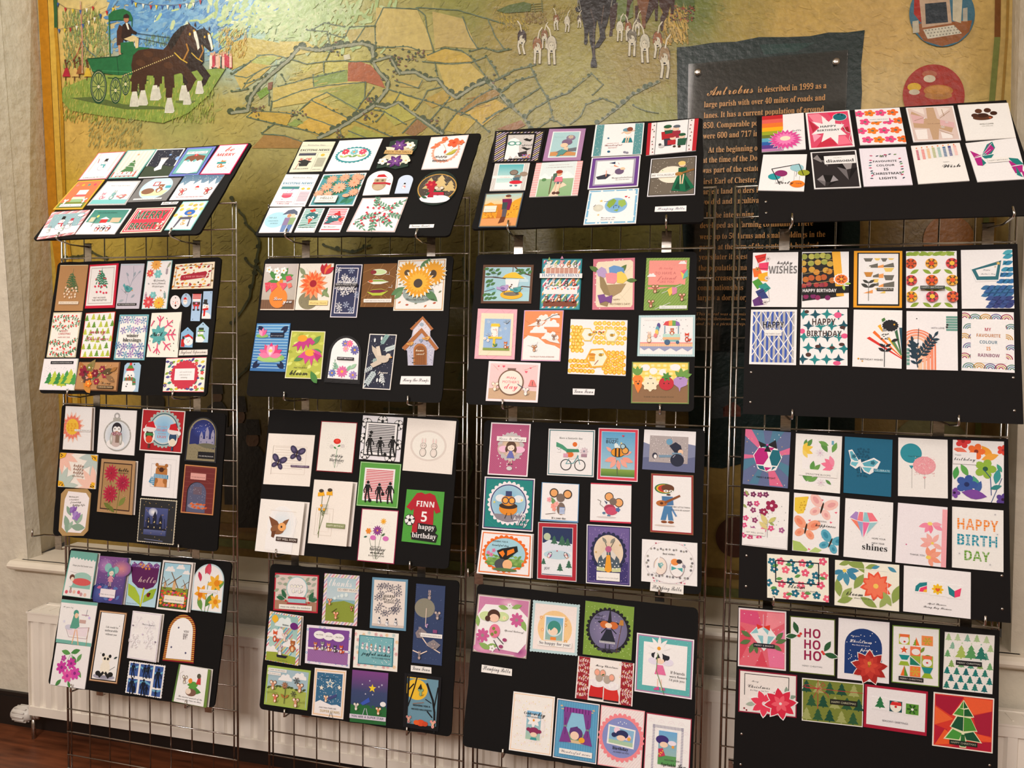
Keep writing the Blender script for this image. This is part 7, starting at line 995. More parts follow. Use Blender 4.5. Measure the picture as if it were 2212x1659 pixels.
cards('32', '''
183 175 628 175 605 517 160 515~60402c~yellow bird feeder between two birds card with brown branch frame~m 5 a4ccd8;R 5 70 95 94 a8d4dc;o 18 66 12 88c0cc;o 80 40 12 c0dce4;L 2.6 5a3c2c 96 28 76 20 60 2;L 2 5a3c2c 5 32 20 32 46 36;L 1.4 5a3c2c 60 4 60 18;L 2 5a3c2c 96 58 80 56 70 60;L 1.2 5a3c2c 6 70 26 62;K 6 8 34 28 5 l 6 4a7a44;K 66 8 94 26 6 l 6 4a7a44;K 6 72 30 94 6 l 6 4a7a44;K 8 40 24 56 3 l 6 4a7a44;@feeder;P f8f4ec 46 38 74 38 70 70 50 70;P f0c038 40 34 46 26 58 20 66 20 76 28 84 36;E 60 78 22 9 f0b830;E 60 76 16 4 7a7468;D 54 46 66 66 6 1.6 432;@birds;M bird 44 62 13 b8a0d0 8a70b0;M bird 70 66 12 58a8a8 3a8890 ;T 10 24 16 444|HAVE A;T 10 34 25 444|SEED-SATIONAL;T 22 32 34 444|DAY!
705 122 1057 122 1033 572 680 570~1f8088~crowded HAPPY BIRTHDAY card of party animals on three shelves~R 3 2 97 98 4898a8;S d 4 3 96 97 12 .5 d8506c e8a040 8ab848;S d 4 3 96 97 12 .25 f4e8e8;@shelves;P f4ece8 8 12 92 12 92 30 8 30;R 10 18 90 29 b8705c;S v 10 18 90 29 7 .15 f0d8c8;S h 10 18 90 29 4 .3 f0d8c8;R 8 54 92 70 f4f0ec;K 10 56 90 62 9 h 3 d84860,5a9ab8,e8a840;R 8 84 92 94 8a4a34;S h 8 84 92 94 4 .3 6a3828;@animal_cutouts;M mouse 18 12 9 f4ece8;M mouse 34 14 6 e8d8a8;M bear 50 10 10 f0a8a8;M bear 68 12 8 b87848;M bear 84 12 8 888 fff;P 8a6 14 4 18 -3 22 4;P c8a 46 1 50 -5 54 1;M fox 16 50 9 e8e0e8;M bunny 32 48 9 d8d4d4;M bear 48 50 8 f0d098;M bear 64 50 8 444 ddd;M fox 82 48 9 d8482c;M fox 16 80 9 8a5038;M mouse 32 82 6 e8a8a0;M bear 48 78 9 a86840;M fox 64 80 7 555;M fox 82 80 9 c8582c;B -3 103 31 40 f4f0ec 78a S|HAPPY BIRTHDAY
1155 125 1522 112 1515 572 1145 572~d07888~tulip bouquet in kraft paper card with purple bow, Mother's Day~D 1 1 99 99 60 1.6 f0d8dc;P f0e0c4 8 10 12 6 90 4 96 8 96 90 92 95 12 95 8 90;L .4 c8bc98 10 20 90 120;L .4 c8bc98 10 60 70 124;L .4 c8bc98 94 20 10 110;L .4 c8bc98 94 70 50 124;@bouquet;l 16 26 30 150 5a7a3c;l 60 32 32 50 5a7a3c;l 80 44 26 0 5a7a3c;P b8a0cc 8 24 20 16 30 20 36 32 24 40 12 34;P 6a9ad0 38 18 50 14 62 16 74 20 76 32 54 38 40 30;P e8949c 30 30 44 28 58 30 60 42 52 50 34 48;P f0d060 58 28 68 26 78 32 84 42 72 50 58 48;P 98845c 16 34 26 38 34 52 44 74 28 70 18 56;P a89068 34 52 80 50 68 66 46 76 40 66;P 98845c 26 78 42 80 36 94 18 90;@bow;P 7a4a90 12 72 28 70 32 76 48 72 46 88 32 84 18 88;T 50 66 82 988468|HAPPY;T 42 90 91 988468|MOTHER'S DAY!
1625 115 2007 112 1987 575 1598 578~7ea048~mice flying kites card, green with coral sky~S d 0 0 100 100 30 .3 94b060;P f0988c 7 5 94 5 92 52 80 50 60 56 30 60 7 60;R 7 52 92 56 7ea048;T 30 62 22 d87070 C|So lucky;T 22 70 32 c86868|TO HAVE A;T 28 72 42 c86868 C|friend;T 34 66 48 c86868|LIKE YOU;o 84 10 9 f8f4f4;o 14 34 10 f8f4f4;@cutouts;P e0607c 80 26 96 22 88 32;P f0d050 80 26 88 32 86 42;P 68b8a8 96 22 98 36 86 42 88 32;L 1 eee 84 52 40 68;P f8c850 52 62 62 56 66 66 58 74;P d888a8 62 56 74 58 74 68 64 72;L 1 eee 60 86 26 98;M mouse 24 60 11 a8684c e8c8a8;M mouse 16 88 10 a8684c e8c8a8;M mouse 86 76 10 a8684c e8c8a8;B 36 98 92 98 e8ece8 8a9|I REALLY LOOK UP TO YOU
135 562 483 568 458 1013 103 1005~e8b0bc~pink lattice card with yellow feeder, blue birds and squirrel~L .5 c88a98 0 20 30 0;L .5 c88a98 0 60 90 0;L .5 c88a98 0 100 100 20;L .5 c88a98 0 128 100 60;L .5 c88a98 40 128 100 90;L .5 c88a98 0 90 40 128;L .5 c88a98 60 0 100 40;@panel;R 10 9 92 93 f0e0c4;L .4 c8c098 12 30 92 110;L .4 c8c098 12 90 70 14;L .4 c8c098 30 118 92 50;R 20 20 86 83 98b8dc;K 22 22 84 60 8 k 4 dce8f0;R 20 78 86 83 8aa04c;@cutouts;R 38 36 56 58 f0ece8;D 38 40 56 58 14 1 c8605c;P f0c840 36 36 38 30 58 30 60 36;R 32 56 66 60 f0c840;R 44 60 50 76 f0c840;M bird 34 52 9 a8c0d8 8aa0c8;M bird 76 26 8 98b0c8 7a98b8;M fox 76 72 10 c87038;f 24 60 4 5 fff c60;f 32 64 4 5 fff c60;l 50 76 10 60 5a8a48;l 50 76 10 120 5a8a48
545 577 893 577 863 1028 515 1022~d0a8d0~orange sky card of mice riding paper planes through clouds~m 2 e8905c;L .6 b86838 4 20 40 40 94 44;L .6 b86838 4 50 50 56;o 78 12 14 f8f4f4;o 50 16 18 f0ece8;o 70 28 22 f8f0f0;o 40 40 22 f4f0f0;o 70 52 22 f8f4f4;P f8f0ec 3 58 14 50 40 54 60 66 84 70 97 76 97 98 3 98;@cutouts;P e8e8e4 10 32 40 20 56 22 46 30;M mouse 38 24 8 8a6048 c8a088;P e8e8e4 60 58 84 52 96 66 70 62;M mouse 80 54 8 8a7060 c8a088;P e8e8e8 14 70 40 62 38 68 24 72;M mouse 32 76 9 b07850 e8c8a8;L .8 444 54 20 76 10 90 8;T 22 84 93 a8604c|YOU'RE JUST PLANE AWESOME!
955 655 1457 665 1440 1157 928 1138~f0ecf0~yellow honeycomb card with bees, honey pot and hexagon frames~K 2 12 24 60 24 u 4 f0c040,e8b030 f8dc78 .08;K 42 2 98 46 36 u 4 f0c850,e8b840 f8dc78 .08;K 2 72 48 98 24 u 4 f0b838,e8a820 f8d060 .08;K 60 56 98 98 30 u 4 f0b830,e8a820 f8d060 .08;@hexagons;P e8c868 24 16 36 16 44 28 38 40 26 40 18 28;P f8ece0 26 18 35 18 42 28 36 38 27 38 21 28;P e8d488 64 16 78 16 86 28 80 40 66 40 60 28;P f8ece0 66 18 77 18 84 28 78 38 67 38 63 28;P e8b040 38 54 60 52 70 68 62 86 40 88 30 72;P f8ecd0 40 57 59 55 67 68 60 83 42 85 34 72;M bee 36 28 6 e8b840;M bee 74 28 6 e8b840;M bee 56 64 6 e8b840;R 36 64 46 76 e8a838;E 41 64 6 2.4 d08828;L 1 a43 46 82 52 74;K 42 20 62 26 6 h 1.6 c83c50,555;T 37 45 71 643|HONEY
1557 622 2055 618 2050 987 1542 982~c4dce0~ice cream cart card with rainbow canopy, bear, rabbit and fox~S v 0 0 100 100 34 .4 98c4c8;m 4 f4f0f2;D 8 10 92 66 26 .7 445;T 10 40 14 bbb|TODAY'S YOUR DAY;R 4 68 96 78 f0c898;S v 4 70 96 82 24 .2 e8a0a0;P 98a0c0 4 78 12 86 20 80 28 88 38 80 48 88 58 80 68 88 78 80 88 88 96 80 96 76 4 76;R 4 66 96 69 e89890;@ice_cream_cart;P d84a50 44 24 48 16 54 14 54 26;P f0a850 54 14 60 13 60 26 54 26;P 68a858 60 13 66 14 66 26 60 26;P 8a6ab0 66 14 72 18 74 26 66 26;R 46 26 48 46 8ab;R 70 26 72 46 8ab;R 44 46 74 54 b8dcd0;R 44 54 74 60 e8b888;R 46 60 72 64 8cc0b8;E 52 66 5 5 468;E 70 66 3 3 468;M bear 60 40 7 c86848;@animal_cutouts;M bunny 20 56 9 e8c8a8;E 36 26 3 5 5a5090;E 34 34 3 5 6ab;E 33 42 3 5 ec6;E 31 50 3 4 e88;M fox 86 54 9 d8482c
232 1025 688 1043 662 1393 203 1377~f0e4e8~pink sewing card with embroidery hoop, Happy Mother's Day, mice~m 4 f0c8c8;L .6 c88078 10 10 20 22;L .6 c88078 70 20 92 8;h 20 12 2 e05a70;h 30 12 3 e05a70;h 74 24 3 e05a70;h 82 14 2 e05a70;P c8a888 4 68 30 66 60 70 96 72 96 94 4 94;@hoop;E 46 52 25 25 7a5c48;E 46 52 22.5 22.5 f4e4d8;R 38 16 54 20 7a6058;T 36 56 42 e05a70 C|Happy;T 30 62 54 e05a70|MOTHER'S;T 34 60 68 e05a70 C|day;@mouse_cutouts;M mouse 16 64 9 f0d0b8;M mouse 76 74 8 e8e0e0;P e07c78 84 44 90 44 96 60 80 60;L 1 443 88 48 88 58;L 1.4 556 60 56 70 64
972 1267 1168 1272 1162 1325 972 1320~f4f0ee name~short handwritten label below the yellow honeycomb card~T 6 94 66 1a1a2a C|Lawn Fawn
1497 1032 2002 1035 1998 1405 1487 1398~6a8048~smiling carrot, cauliflower, tomato and turnip card, veggie thanks~m 2 f0d870;S v 2 2 98 60 9 .5 f8e8a8;S h 2 2 98 60 6 .4 f0d060;R 2 54 98 97 8a6848;T 22 74 86 332|THANK YOU SO VEGGIE MUCH!;E 24 14 8 6 f4f0f0;E 38 22 7 6 f4f0f0;E 54 25 6 6 f4f0f0;E 76 13 9 6 f4f0f0;@vegetable_cutouts;l 10 34 18 90 6a9a48;l 10 34 18 60 6a9a48;l 10 34 18 120 6a9a48;P f08030 1 40 6 33 16 33 20 40 18 60 12 76 8 66;f 33 52 15 8 f0e4c4 f4e8cc;E 33 52 12 12 f0e4c4;E 61 52 13 12 c02838;q 61 36 9 6 4a8a3c 4a8a3c;l 86 38 18 90 6a9a48;l 86 38 20 50 6a9a48;l 86 38 20 20 6a9a48;l 86 38 16 130 6a9a48;P b090c8 73 42 80 36 92 36 98 42 96 56 86 62 84 72 82 62 74 54;E 8 48 1 1 222;E 14 47 1 1 222;P 222 9 52 14 51 12 56;E 29 52 1 1 222;E 38 52 1 1 222;L .8 222 31 40 34 41 36 40;E 57 52 1 1 222;E 65 52 1 1 222;L .8 222 59 40 61 41 63 40;L .8 222 79 36 82 36;L .8 222 88 36 91 36;L .8 222 83 40 85 41 87 40
''')
cards('33', '''
248 90 592 105 562 563 215 543~f0e8ec~pink card of a long-haired fairy in silver scalloped oval~m 3 b85c84;S d 4 3 96 97 40 .2 a84c74;D 20 10 84 86 60 1.4 f8e8ec;@oval_frame;O 54 45 32 34 18 c0bcbc;E 54 45 23 26 f0d8a8 c8b0a0;E 30 50 9 12 c8b0a8;@fairy_cutout;E 76 50 14 8 f0c0d8;E 38 50 14 8 f0c0d8;M girl 55 54 26 5a4030 6a70b8;E 54 86 7 5 d0d0d0;B 18 92 26 35 f4ece8 888 C|Love & Hugs
747 145 1150 158 1137 567 732 548~f0f0f0~guinea pig with green scarf riding a bicycle card~m 2 4a7a80;m 4 f4f0f2;T 24 74 21 444 S|Have a fantastic day;@cyclist_cutout;E 40 76 12 12 444;E 40 76 10 10 f4f0f2;E 70 76 12 12 444;E 70 76 10 10 f4f0f2;L 1.6 5a9aa0 40 74 50 56 66 56 56 72 40 74;L 1.6 5a9aa0 62 50 70 74;E 52 54 12 10 e8e0d8;E 48 54 8 6 e07028;E 56 34 11 9 f4f0ec;E 58 32 5 5 e07028;P 3a8a68 40 42 66 42 68 48 40 50;P 4a9a78 18 28 32 34 42 42 40 48 26 40 18 38;f 78 46 9 9 d8c8d0 889;R 72 52 84 58 a89;R 34 52 44 60 d8a0b8;R 20 42 28 50 f0f0f0;L .6 555 20 41 24 45 28 41
1180 138 1528 150 1518 607 1165 588~f0e0e4~bee in glasses on a pink daisy card, What's the buzz~m 2 d83c54;m 8 d4e4ee;R 9 7 92 92 5aa4d0 a8ccd8;R 9 78 92 92 8aa848 4a7a34;T 20 50 22 222 B|WHAT'S THE;T 20 50 29 222 B|BUZZ?;@daisy;L 2 5a6a4a 48 80 50 118;l 46 56 30 200 f0a090;l 46 58 28 240 f0a898;l 50 60 26 280 f0a090;l 56 58 28 310 f0a898;l 60 56 30 340 f0a090;l 62 50 24 20 f0a898;l 36 46 20 140 f0a898;@bee_cutout;M bee 50 46 26 e89828;E 68 42 9 9 444;E 68 42 7 7 e8a850;E 62 34 7 7 444;E 62 34 5 5 a8ccd8;s 58 28 3 fd8;h 62 14 3 d34
1577 152 2025 172 2013 528 1558 497~f0ecf2~silver and slate card of a bundled-up figure and penguin~P 8088a8 0 32 20 40 50 38 80 30 100 34 100 100 0 100;P 646c90 0 70 30 66 60 74 100 62 100 100 0 100;@silver_panel;R 12 14 86 80 b0a8a8;D 12 14 86 80 120 .7 e4e0e0,8a8488;@figure_cutout;P 22283c 50 38 62 28 72 36 76 54 62 56;E 72 52 5 5 f0c8a8;E 50 28 6 6 6aa0c0;R 56 54 74 59 7898b0;P 7898b0 30 62 56 60 56 66 32 68;E 66 72 13 12 22283c;L 1.6 99a 62 60 58 66;L 1.6 99a 74 58 78 64;E 23 64 5 6 334;E 24 66 3 4 f4f0f0
192 560 628 580 608 1040 170 1010~f0ecf0~teal card of a bee in a top hat in scalloped circle~m 2 4a3c70;m 4 1c8480;L .4 3a9a94 10 20 30 10;L .4 3a9a94 70 10 96 30;L .4 3a9a94 8 80 30 96;@circle_panel;O 50 49 40 40 26 ece8f0;E 50 49 36 36 3c3470;E 50 49 34 34 6ab0d0 a0c8dc;P 8a8690 20 70 80 70 72 80 60 84 40 84 28 80;@bee_cutout;E 34 40 10 7 e0e8f0;E 70 40 10 7 e0e8f0;E 50 60 18 12 e08c28;E 50 54 18 6 3a2a20;E 50 44 14 10 e8962c;E 44 44 7 7 445;E 57 44 7 7 445;E 44 44 5 5 f0a848;E 57 44 5 5 f0a848;R 44 26 56 36 3a4470;L 1.4 333 48 68 44 78;L 1.4 333 56 68 58 78;s 76 42 3 fd6;s 22 48 3 fd6;@lettering;T 66 84 72 4a3878 C|oh,;T 67 85 71.5 fff C|oh,;T 60 92 81 4a3878 C|happy;T 61 93 80.5 fff C|happy;T 66 88 90 4a3878 C|day;T 67 89 89.5 fff C|day
687 610 1013 627 1002 963 672 943~6a9cc8~white blue-edged mouse card with flowers and striped bag~R 2 1 98 96 f4f0f2;@mouse_cutout;E 34 26 12 12 4a3c34;E 34 26 9 9 e8a868;E 70 28 12 12 4a3c34;E 70 28 9 9 e8a868;E 52 38 11 11 7a6a60;E 54 66 11 16 7a6a60;l 40 60 26 120 6a9a60;f 22 44 7 5 f0a8b0 e88;f 34 60 8 5 f0a090 e88;f 42 54 7 5 f4b0a8 e88;f 36 68 6 5 f0a090 e88;R 50 62 64 80 f4f0f4;S h 50 62 64 80 5 .5 4a80c8;L 1 654 40 78 14 82;T 30 68 93 333 S|It's your day
1112 615 1465 630 1460 970 1105 952~c8304c~white mouse card with red heart purse, red top edge~R 0 3 100 96 f4f0f2;@mouse_cutout;E 46 34 11 11 4a3c34;E 46 34 9 9 e8a868;E 70 48 11 11 4a3c34;E 70 48 9 9 e8a868;E 56 46 9 9 7a6a60;P 4a5478 34 44 42 48 40 54;E 48 64 14 10 a83c58;E 52 70 15 10 c84c6c;f 68 66 6 5 4a70a8 568;L 1 654 34 62 24 54 26 46 18 42;E 34 76 4 3 5a80a0;E 46 82 4 3 5a80a0;E 40 86 24 2 d8d0d0
1635 532 2003 550 2002 1070 1627 1043~8a5a3c~brown-framed card of a musician in rasta hat playing guitar~m 2 9a2c34;m 5 f2eef0;@guitarist_cutout;E 32 25 23 12 3a7a44;E 33 25 20 10 e0b030;E 34 25 17 9 c03830;E 40 24 15 9 6a4028;E 36 29 6 3 f4ece4;E 48 29 5 3 f4ece4;E 36 29 1.5 1.5 222;E 48 29 1.5 1.5 222;E 42 35 5 2 4a2418;P 4a78a8 26 38 52 38 54 52 28 54;L 4 5a88b8 50 58 60 70;E 26 50 13 7 b87038;E 26 50 4 3 5a3018;P 8a5028 32 47 68 34 70 37 34 51;P 4a80b0 32 54 50 54 50 64 54 78 42 78 40 66 36 78 24 78;E 32 81 7 3 8a4c28;E 48 81 7 3 8a4c28;E 34 87 24 2 d8ccc4;T 50 92 56 444|EVERY LITTLE THING;T 48 92 61 444|IS GONNA BE ALRIGHT
165 1025 612 1058 598 1440 120 1400~f4f0f4 o~monarch butterfly cat sitting in grass card, orange scalloped oval~m 3 e87834;m 5 f0ecf0;@oval_frame;O 50 50 42 32 26 e86c1c;E 50 50 38 28 a0d0e0;R 18 60 82 78 8ab060 5a8a44;K 16 52 84 76 24 l 5 6a9a48,8ab45c;f 18 50 4 5 d880a8 c68;f 28 44 4 5 d880a8 c68;f 24 54 4 5 d880a8 c68;@butterfly_cat;P 1c1c1c 34 44 44 38 72 30 74 42 62 54 52 66 42 62;P f08020 38 48 46 42 50 50 46 58;P f08020 54 42 66 36 68 44 54 54;E 44 74 12 10 4a4c54;E 56 74 9 9 f0b888;E 52 86 22 3 5a7a4a;T 24 54 24 344|WISHING YOU A;T 24 56 33 344 C|beautiful day
655 955 997 968 988 1475 645 1448~c8c4c8~red plank card of penguins on ice at night, Joy~m 2 b02434;L .6 7a1c28 30 2 30 20;L .6 7a1c28 56 2 56 14;L .6 7a1c28 80 2 80 14;L .6 7a1c28 26 130 26 142;L .6 7a1c28 56 132 56 146;m 11 d0ccd0;m 12.5 24345c;R 12 36 88 90 e4e8f0;E 24 25 9 9 b8c8a8;P d8e0ec 12 38 30 30 60 34 88 36 88 50 12 50;t 42 38 22 3a6a54;t 62 40 26 3a6a54;t 76 40 20 3a6a54;E 50 56 34 11 b8d4e0;t 58 84 20 3a6a54;t 80 78 20 3a6a54;t 16 74 16 3a6a54;@penguin_cutouts;M penguin 32 56 9 d8c 8ac 30;M penguin 72 55 9 c88 8ac -30;h 50 49 2 c34;T 18 32 82 445|JOY
1077 975 1462 997 1457 1515 1070 1485~f4f0f4~purple dotted card of a patterned moth in navy scalloped oval~m 2 28285c;m 4 6c5c98;D 6 5 94 95 160 .6 c8b8dc;R 6 60 94 95 3c3470;D 6 60 94 95 90 .6 c8b8dc;@oval_frame;O 50 45 39 43 22 24284c;E 50 45 33 38 d8c4a8 e4d4bc;@moth;L 1.6 6a6a60 50 44 40 24;L 1.6 6a6a60 50 44 64 24;l 46 30 16 130 8a8a80;l 54 30 16 50 8a8a80;P 4c5c68 48 36 28 56 24 76 44 78 50 60;P 4c5c68 52 36 74 56 78 76 58 78 50 60;P d8d4cc 46 38 34 50 38 58 46 52;P d8d4cc 54 38 68 50 64 58 56 52;P c8d0a0 24 70 44 72 44 78 24 77;P c8d0a0 78 70 58 72 58 78 78 77;E 50 40 7 7 b86088;P e8a030 46 50 54 50 58 76 50 80 42 76;K 26 60 44 74 6 c 1.5 f4f0f0;K 58 60 76 74 6 c 1.5 f4f0f0;E 76 32 2 2 c8a868;E 22 46 2 2 c8a868;B 24 76 79 93 f0ece8 444 C|May your dreams take flight
1557 1103 2037 1138 2035 1515 1550 1468~f4f0f4~white Best wishes card of two wedding guinea pigs~R 24 4 80 98 f0e4e8;K 24 4 80 18 30 h 2 a83c50,d88898,7ab0b0;K 20 86 78 98 26 h 2 a83c50,d88898,7ab0b0;@oval_frame;E 50 50 45 38 d8d0d4;E 50 50 44 37 f4f0f4;K 14 18 86 24 9 d 2.4 999,667;K 12 80 88 86 9 d 2.4 999,667;K 7 34 14 70 4 d 2.4 999,667;K 86 34 93 70 4 d 2.4 999,667;@animal_cutouts;E 34 60 12 16 a89898;E 34 60 11 15 f0e0d4;P f4f0f0 20 76 30 40 34 36 26 78;l 36 66 12 120 6aa0a0;f 36 56 4 5 8cc0c0 fff;E 64 62 13 16 a89898;E 64 62 12 15 f4ecec;E 60 48 7 6 e89048;E 68 46 5 4 3a3438;P 4aa8a8 54 58 64 62 54 68;P 4aa8a8 74 60 64 62 74 70;E 76 56 3 3 889;T 38 60 32 444 S|Best wishes
1630 1475 1918 1500 1915 1585 1625 1552~f0ece8 name~handwritten label overlapping the foot of the wedding guinea pigs card~T 6 94 66 1a1a2a C|Stamping Bella
''')
cards('34', '''
175 52 632 102 592 615 128 550~a89890~pink blurred card of a ladybird-dress fairy and layered blooms~m 2 f0e8e8;m 3 c880a8;E 60 10 20 8 e8b8d0 c880a8;E 20 92 20 8 e8a8c8 c880a8;E 86 90 14 10 983c80 c880a8;@octagon_panel;P f2ecf0 16 16 76 14 98 32 98 74 84 92 20 88 4 72 4 34;@flowers;l 60 20 20 170 8ab060;l 66 18 20 20 8ab060;l 84 34 24 -60 8ab060;l 6 56 20 100 8ab060;l 10 84 24 -20 8ab060;l 24 88 22 10 8ab060;f 77 37 13 8 c85c94 988;f 16 70 13 8 c85c94 988;f 62 14 5 5 fff 998;f 36 90 6 5 fff 998;@fairy_cutout;E 20 36 13 8 c8dca0;E 50 34 12 8 c8dca0;E 34 34 12 11 4a2c20;E 35 38 9 7 f0c8b0;E 23 40 5 5 4a2c20;E 38 60 10 12 e07898;E 36 56 3 3 7a8a3c;E 40 62 3 3 7a8a3c;E 34 66 3 3 7a8a3c;L 1.4 444 44 70 56 80;L 1.4 444 38 76 50 92;E 58 73 4 3 a04070;E 52 85 4 3 a04070;d 54 36 5 8 f4e8c0 e8a030;T 56 92 58 444 C|Special Delivery!
650 102 1060 145 1035 592 620 550~b8d4d8 J~framed green-haired doll card on peach floral circle, So happy~m 6 f0e4e0;E 50 52 36 36 ecc890;K 20 24 80 80 16 f 4 e8b078,e0a860 fff;@stamp_panel;R 28 27 70 75 f4f0f0;R 31 30 67 74 6ab0d8 98b8a8;E 49 52 16 15 c8e0e4;E 49 50 14 14 3a8c80;E 47 57 10 8 f8d4bc;P 3a8c80 36 50 38 42 54 42 62 54 50 48 42 56;R 42 68 54 74 e88838;B 16 88 76 86 f0ece8 445 S|So happy for you!
1103 105 1535 162 1508 632 1078 578~14141a~green dotted card of a red-haired witch in a black-edged circle~m 1 7a9c3c;D 2 2 98 98 120 .7 c8dc98;@circle_panel;O 50 50 43 42 30 16161c;E 50 50 38 38 8a80a8 6a6888;D 20 20 80 80 24 .6 fff;E 52 86 24 3 3a3848;@witch_cutout;P 1a1a24 48 34 52 6 56 34;E 50 36 22 3.5 1a1a24;E 42 40 9 7 c8682c;E 60 40 9 7 c8682c;E 50 41 7 5 f8d0b0;P 1c2030 46 48 56 48 66 72 34 72;S v 34 70 66 74 12 .5 f4f0f0;L 2 1c2030 46 46 36 56;L 2 1c2030 56 46 66 54;L 1 6a4828 68 90 76 38;P b8803c 70 38 80 38 79 28 73 28;L 2 334 46 76 46 84;L 2 334 54 76 54 84;E 44 88 4 3 16161c;E 54 88 4 3 16161c;T 24 38 26 223 C|Best;T 22 42 32 223 C|witches
1553 388 2050 450 2028 968 1530 895~f0e8ec~turquoise-framed card of a fairy under a daisy parasol~m 2 b080a8;m 4 5cb0b0;D 5 5 95 95 90 .8 7cc8c4;@panel;R 13 13 89 87 f4f0f2;@fairy_cutout;E 32 44 10 6 e0dcec;E 56 44 10 6 e0dcec;E 44 38 9 8 22222c;E 32 34 5 5 22222c;E 54 36 5 5 22222c;E 43 43 7 5 f8d0b8;P e070a0 38 50 48 50 54 66 34 66;L 1.6 f0c8b8 40 74 40 92;L 1.6 f0c8b8 46 74 47 92;P c8508c 34 90 42 86 44 92 34 93;P c8508c 46 90 52 87 54 92;d 40 22 21 9 f8f8fc e8a030;L 1.2 6a8a4a 38 30 37 60 52 98;T 62 86 62 444|If friends;T 60 90 68 444|were flowers;T 60 86 74 444|I'd pick you
1043 590 1530 655 1512 1028 1015 955~f0e8e4~Merry Christmas card of two mice in red Santa boots~R 2 0 22 100 98202c;R 78 0 98 100 98202c;K 3 2 21 98 14 g 7 e8d0d0;K 79 2 97 98 14 g 7 e8d0d0;T 32 72 18 222 C|Merry Christmas;@boots;P c82424 26 64 48 62 48 92 24 92 24 80;P d03028 50 64 72 64 76 82 76 96 50 94;R 24 90 48 94 2a2024;R 50 93 76 97 2a2024;E 37 57 14 7 e8e4e8;E 62 60 14 7 e8e4e8;D 24 50 76 66 30 2 f8f4f8;@mouse_cutouts;E 40 44 6 7 b0a498;E 36 32 5 6 b89a8a;E 36 32 4 4.5 f0a890;E 46 32 5 6 b89a8a;E 46 32 4 4.5 f0a890;E 54 46 6 7 b0a498;E 62 40 5 6 b89a8a;E 62 40 4 4.5 f0a890;l 44 38 6 30 3a6a3c
205 665 468 705 465 765 200 730~f0ece8 name~handwritten label on its own under the ladybird-dress fairy card~T 5 95 64 1a1a2a C|Stamping Bella
482 897 842 945 808 1460 440 1405~f4ece8~cream embossed card, Celebrate big, fairy under white daisy~m 3 f0b878;m 4 f4ece8;K 8 8 92 92 30 g 8 ece0dc,f8f4f0;@panel;O 52 54 28 34 20 f0e8e6;R 36 28 72 78 f4f0f0;R 37 29 71 77 7ab4dc a8c8b0;@fairy_cutout;q 54 44 17 7 fafafa e89830;E 56 62 12 8 8a2c58;E 43 60 5 4 8a2c58;E 69 62 5 4 8a2c58;E 56 68 8 5 f8d0b8;P 3a9898 50 73 62 73 64 77 48 77;@lettering;T 30 62 35 222 S|Celebrate;T 63 80 36 222 C|big;T 34 72 40 555|YOU DESERVE IT
862 957 1230 1012 1198 1530 822 1467~f0ecf0~blue ribbed card of a doll looking through purple curtains~m 2 2c3060;m 3 5ca0c8;S v 4 3 96 97 16 .2 4c90b8;@window;P 88c0dc 22 18 80 18 78 68 22 70;R 22 54 79 70 8ab898 6aa078;P d8c098 20 66 80 66 80 71 20 71;L 2 d0b890 12 16 86 16;E 12 11 3 2 c8b090;E 87 12 3 2 c8b090;@curtains;R 18 12 82 20 8a3c94;S v 18 12 82 20 9 .3 5a2068;P 7a3c8c 18 20 36 20 28 40 26 46 40 70 12 72 20 46;P 7a3c8c 64 20 82 20 82 40 78 46 88 72 62 70 72 46;L 1 4a1c58 24 30 24 58;L 1 4a1c58 76 30 76 58;E 24 44 4 2 7a8a88;E 76 46 4 2 7a8a88;@doll_cutout;E 50 54 15 13 5c3878;E 47 58 10 9 f8d0b8;P 5c3878 34 54 36 46 52 42 60 52 44 50;E 64 64 7 6 e8a830;B 14 90 82 91 f0ece8 667 C|Wonderful news
1242 1015 1622 1070 1590 1590 1210 1532~f0a0a8~pink scalloped circle card of a navy-haired doll, Birthday~m 2 f0e4e4;S d 3 2 97 98 30 .2 e0d0d0;@circle_panel;O 50 50 50 50 28 f08890;E 50 50 43 43 8490c8;@stamp_panel;P f4f0f4 20 30 82 34 80 66 18 62;P 88b8d8 23 33 79 36 77 56 22 54;P a8c8a8 22 54 77 56 77 63 22 60;@doll_cutout;E 40 38 7 7 f0d0e0;E 64 48 9 6 f0c8d8;E 52 44 14 9 28305c;E 34 46 6 5 28305c;E 50 50 10 6 f8d0b8;E 68 50 4 4 e8b050;D 38 22 62 28 5 1.4 d8e0f4;@lettering;T 32 68 70 222 S|Birthday;T 34 70 75 444|AS SWEET AS YOU
1635 1080 2028 1138 2005 1650 1608 1590~a83850~white embossed card of a purple-haired fairy, Sprinkle Joy~m 2 f2eef2;K 6 4 94 96 24 a 8 e8e0e4 f8f4f8 0;S v 16 18 84 23 22 .5 8a88a0;S h 16 18 21 96 30 .5 8a88a0;S h 79 18 84 96 30 .5 8a88a0;@picture;R 30 27 70 84 6aa8d8 a0c0a8;R 30 68 70 84 5a9a58;@fairy_cutout;E 60 46 9 5 e8e0f0;E 38 42 14 9 3c2c74;E 42 50 9 6 f8d0b8;P c83858 30 58 40 56 46 68 32 72;D 30 58 44 70 5 1.4 f0c840;E 62 52 3 3 f0a040;@lettering;T 44 78 76 555|ANOTHER YEAR;T 38 70 85 222 S|Sprinkle;T 72 92 85 222 C|Joy
''')
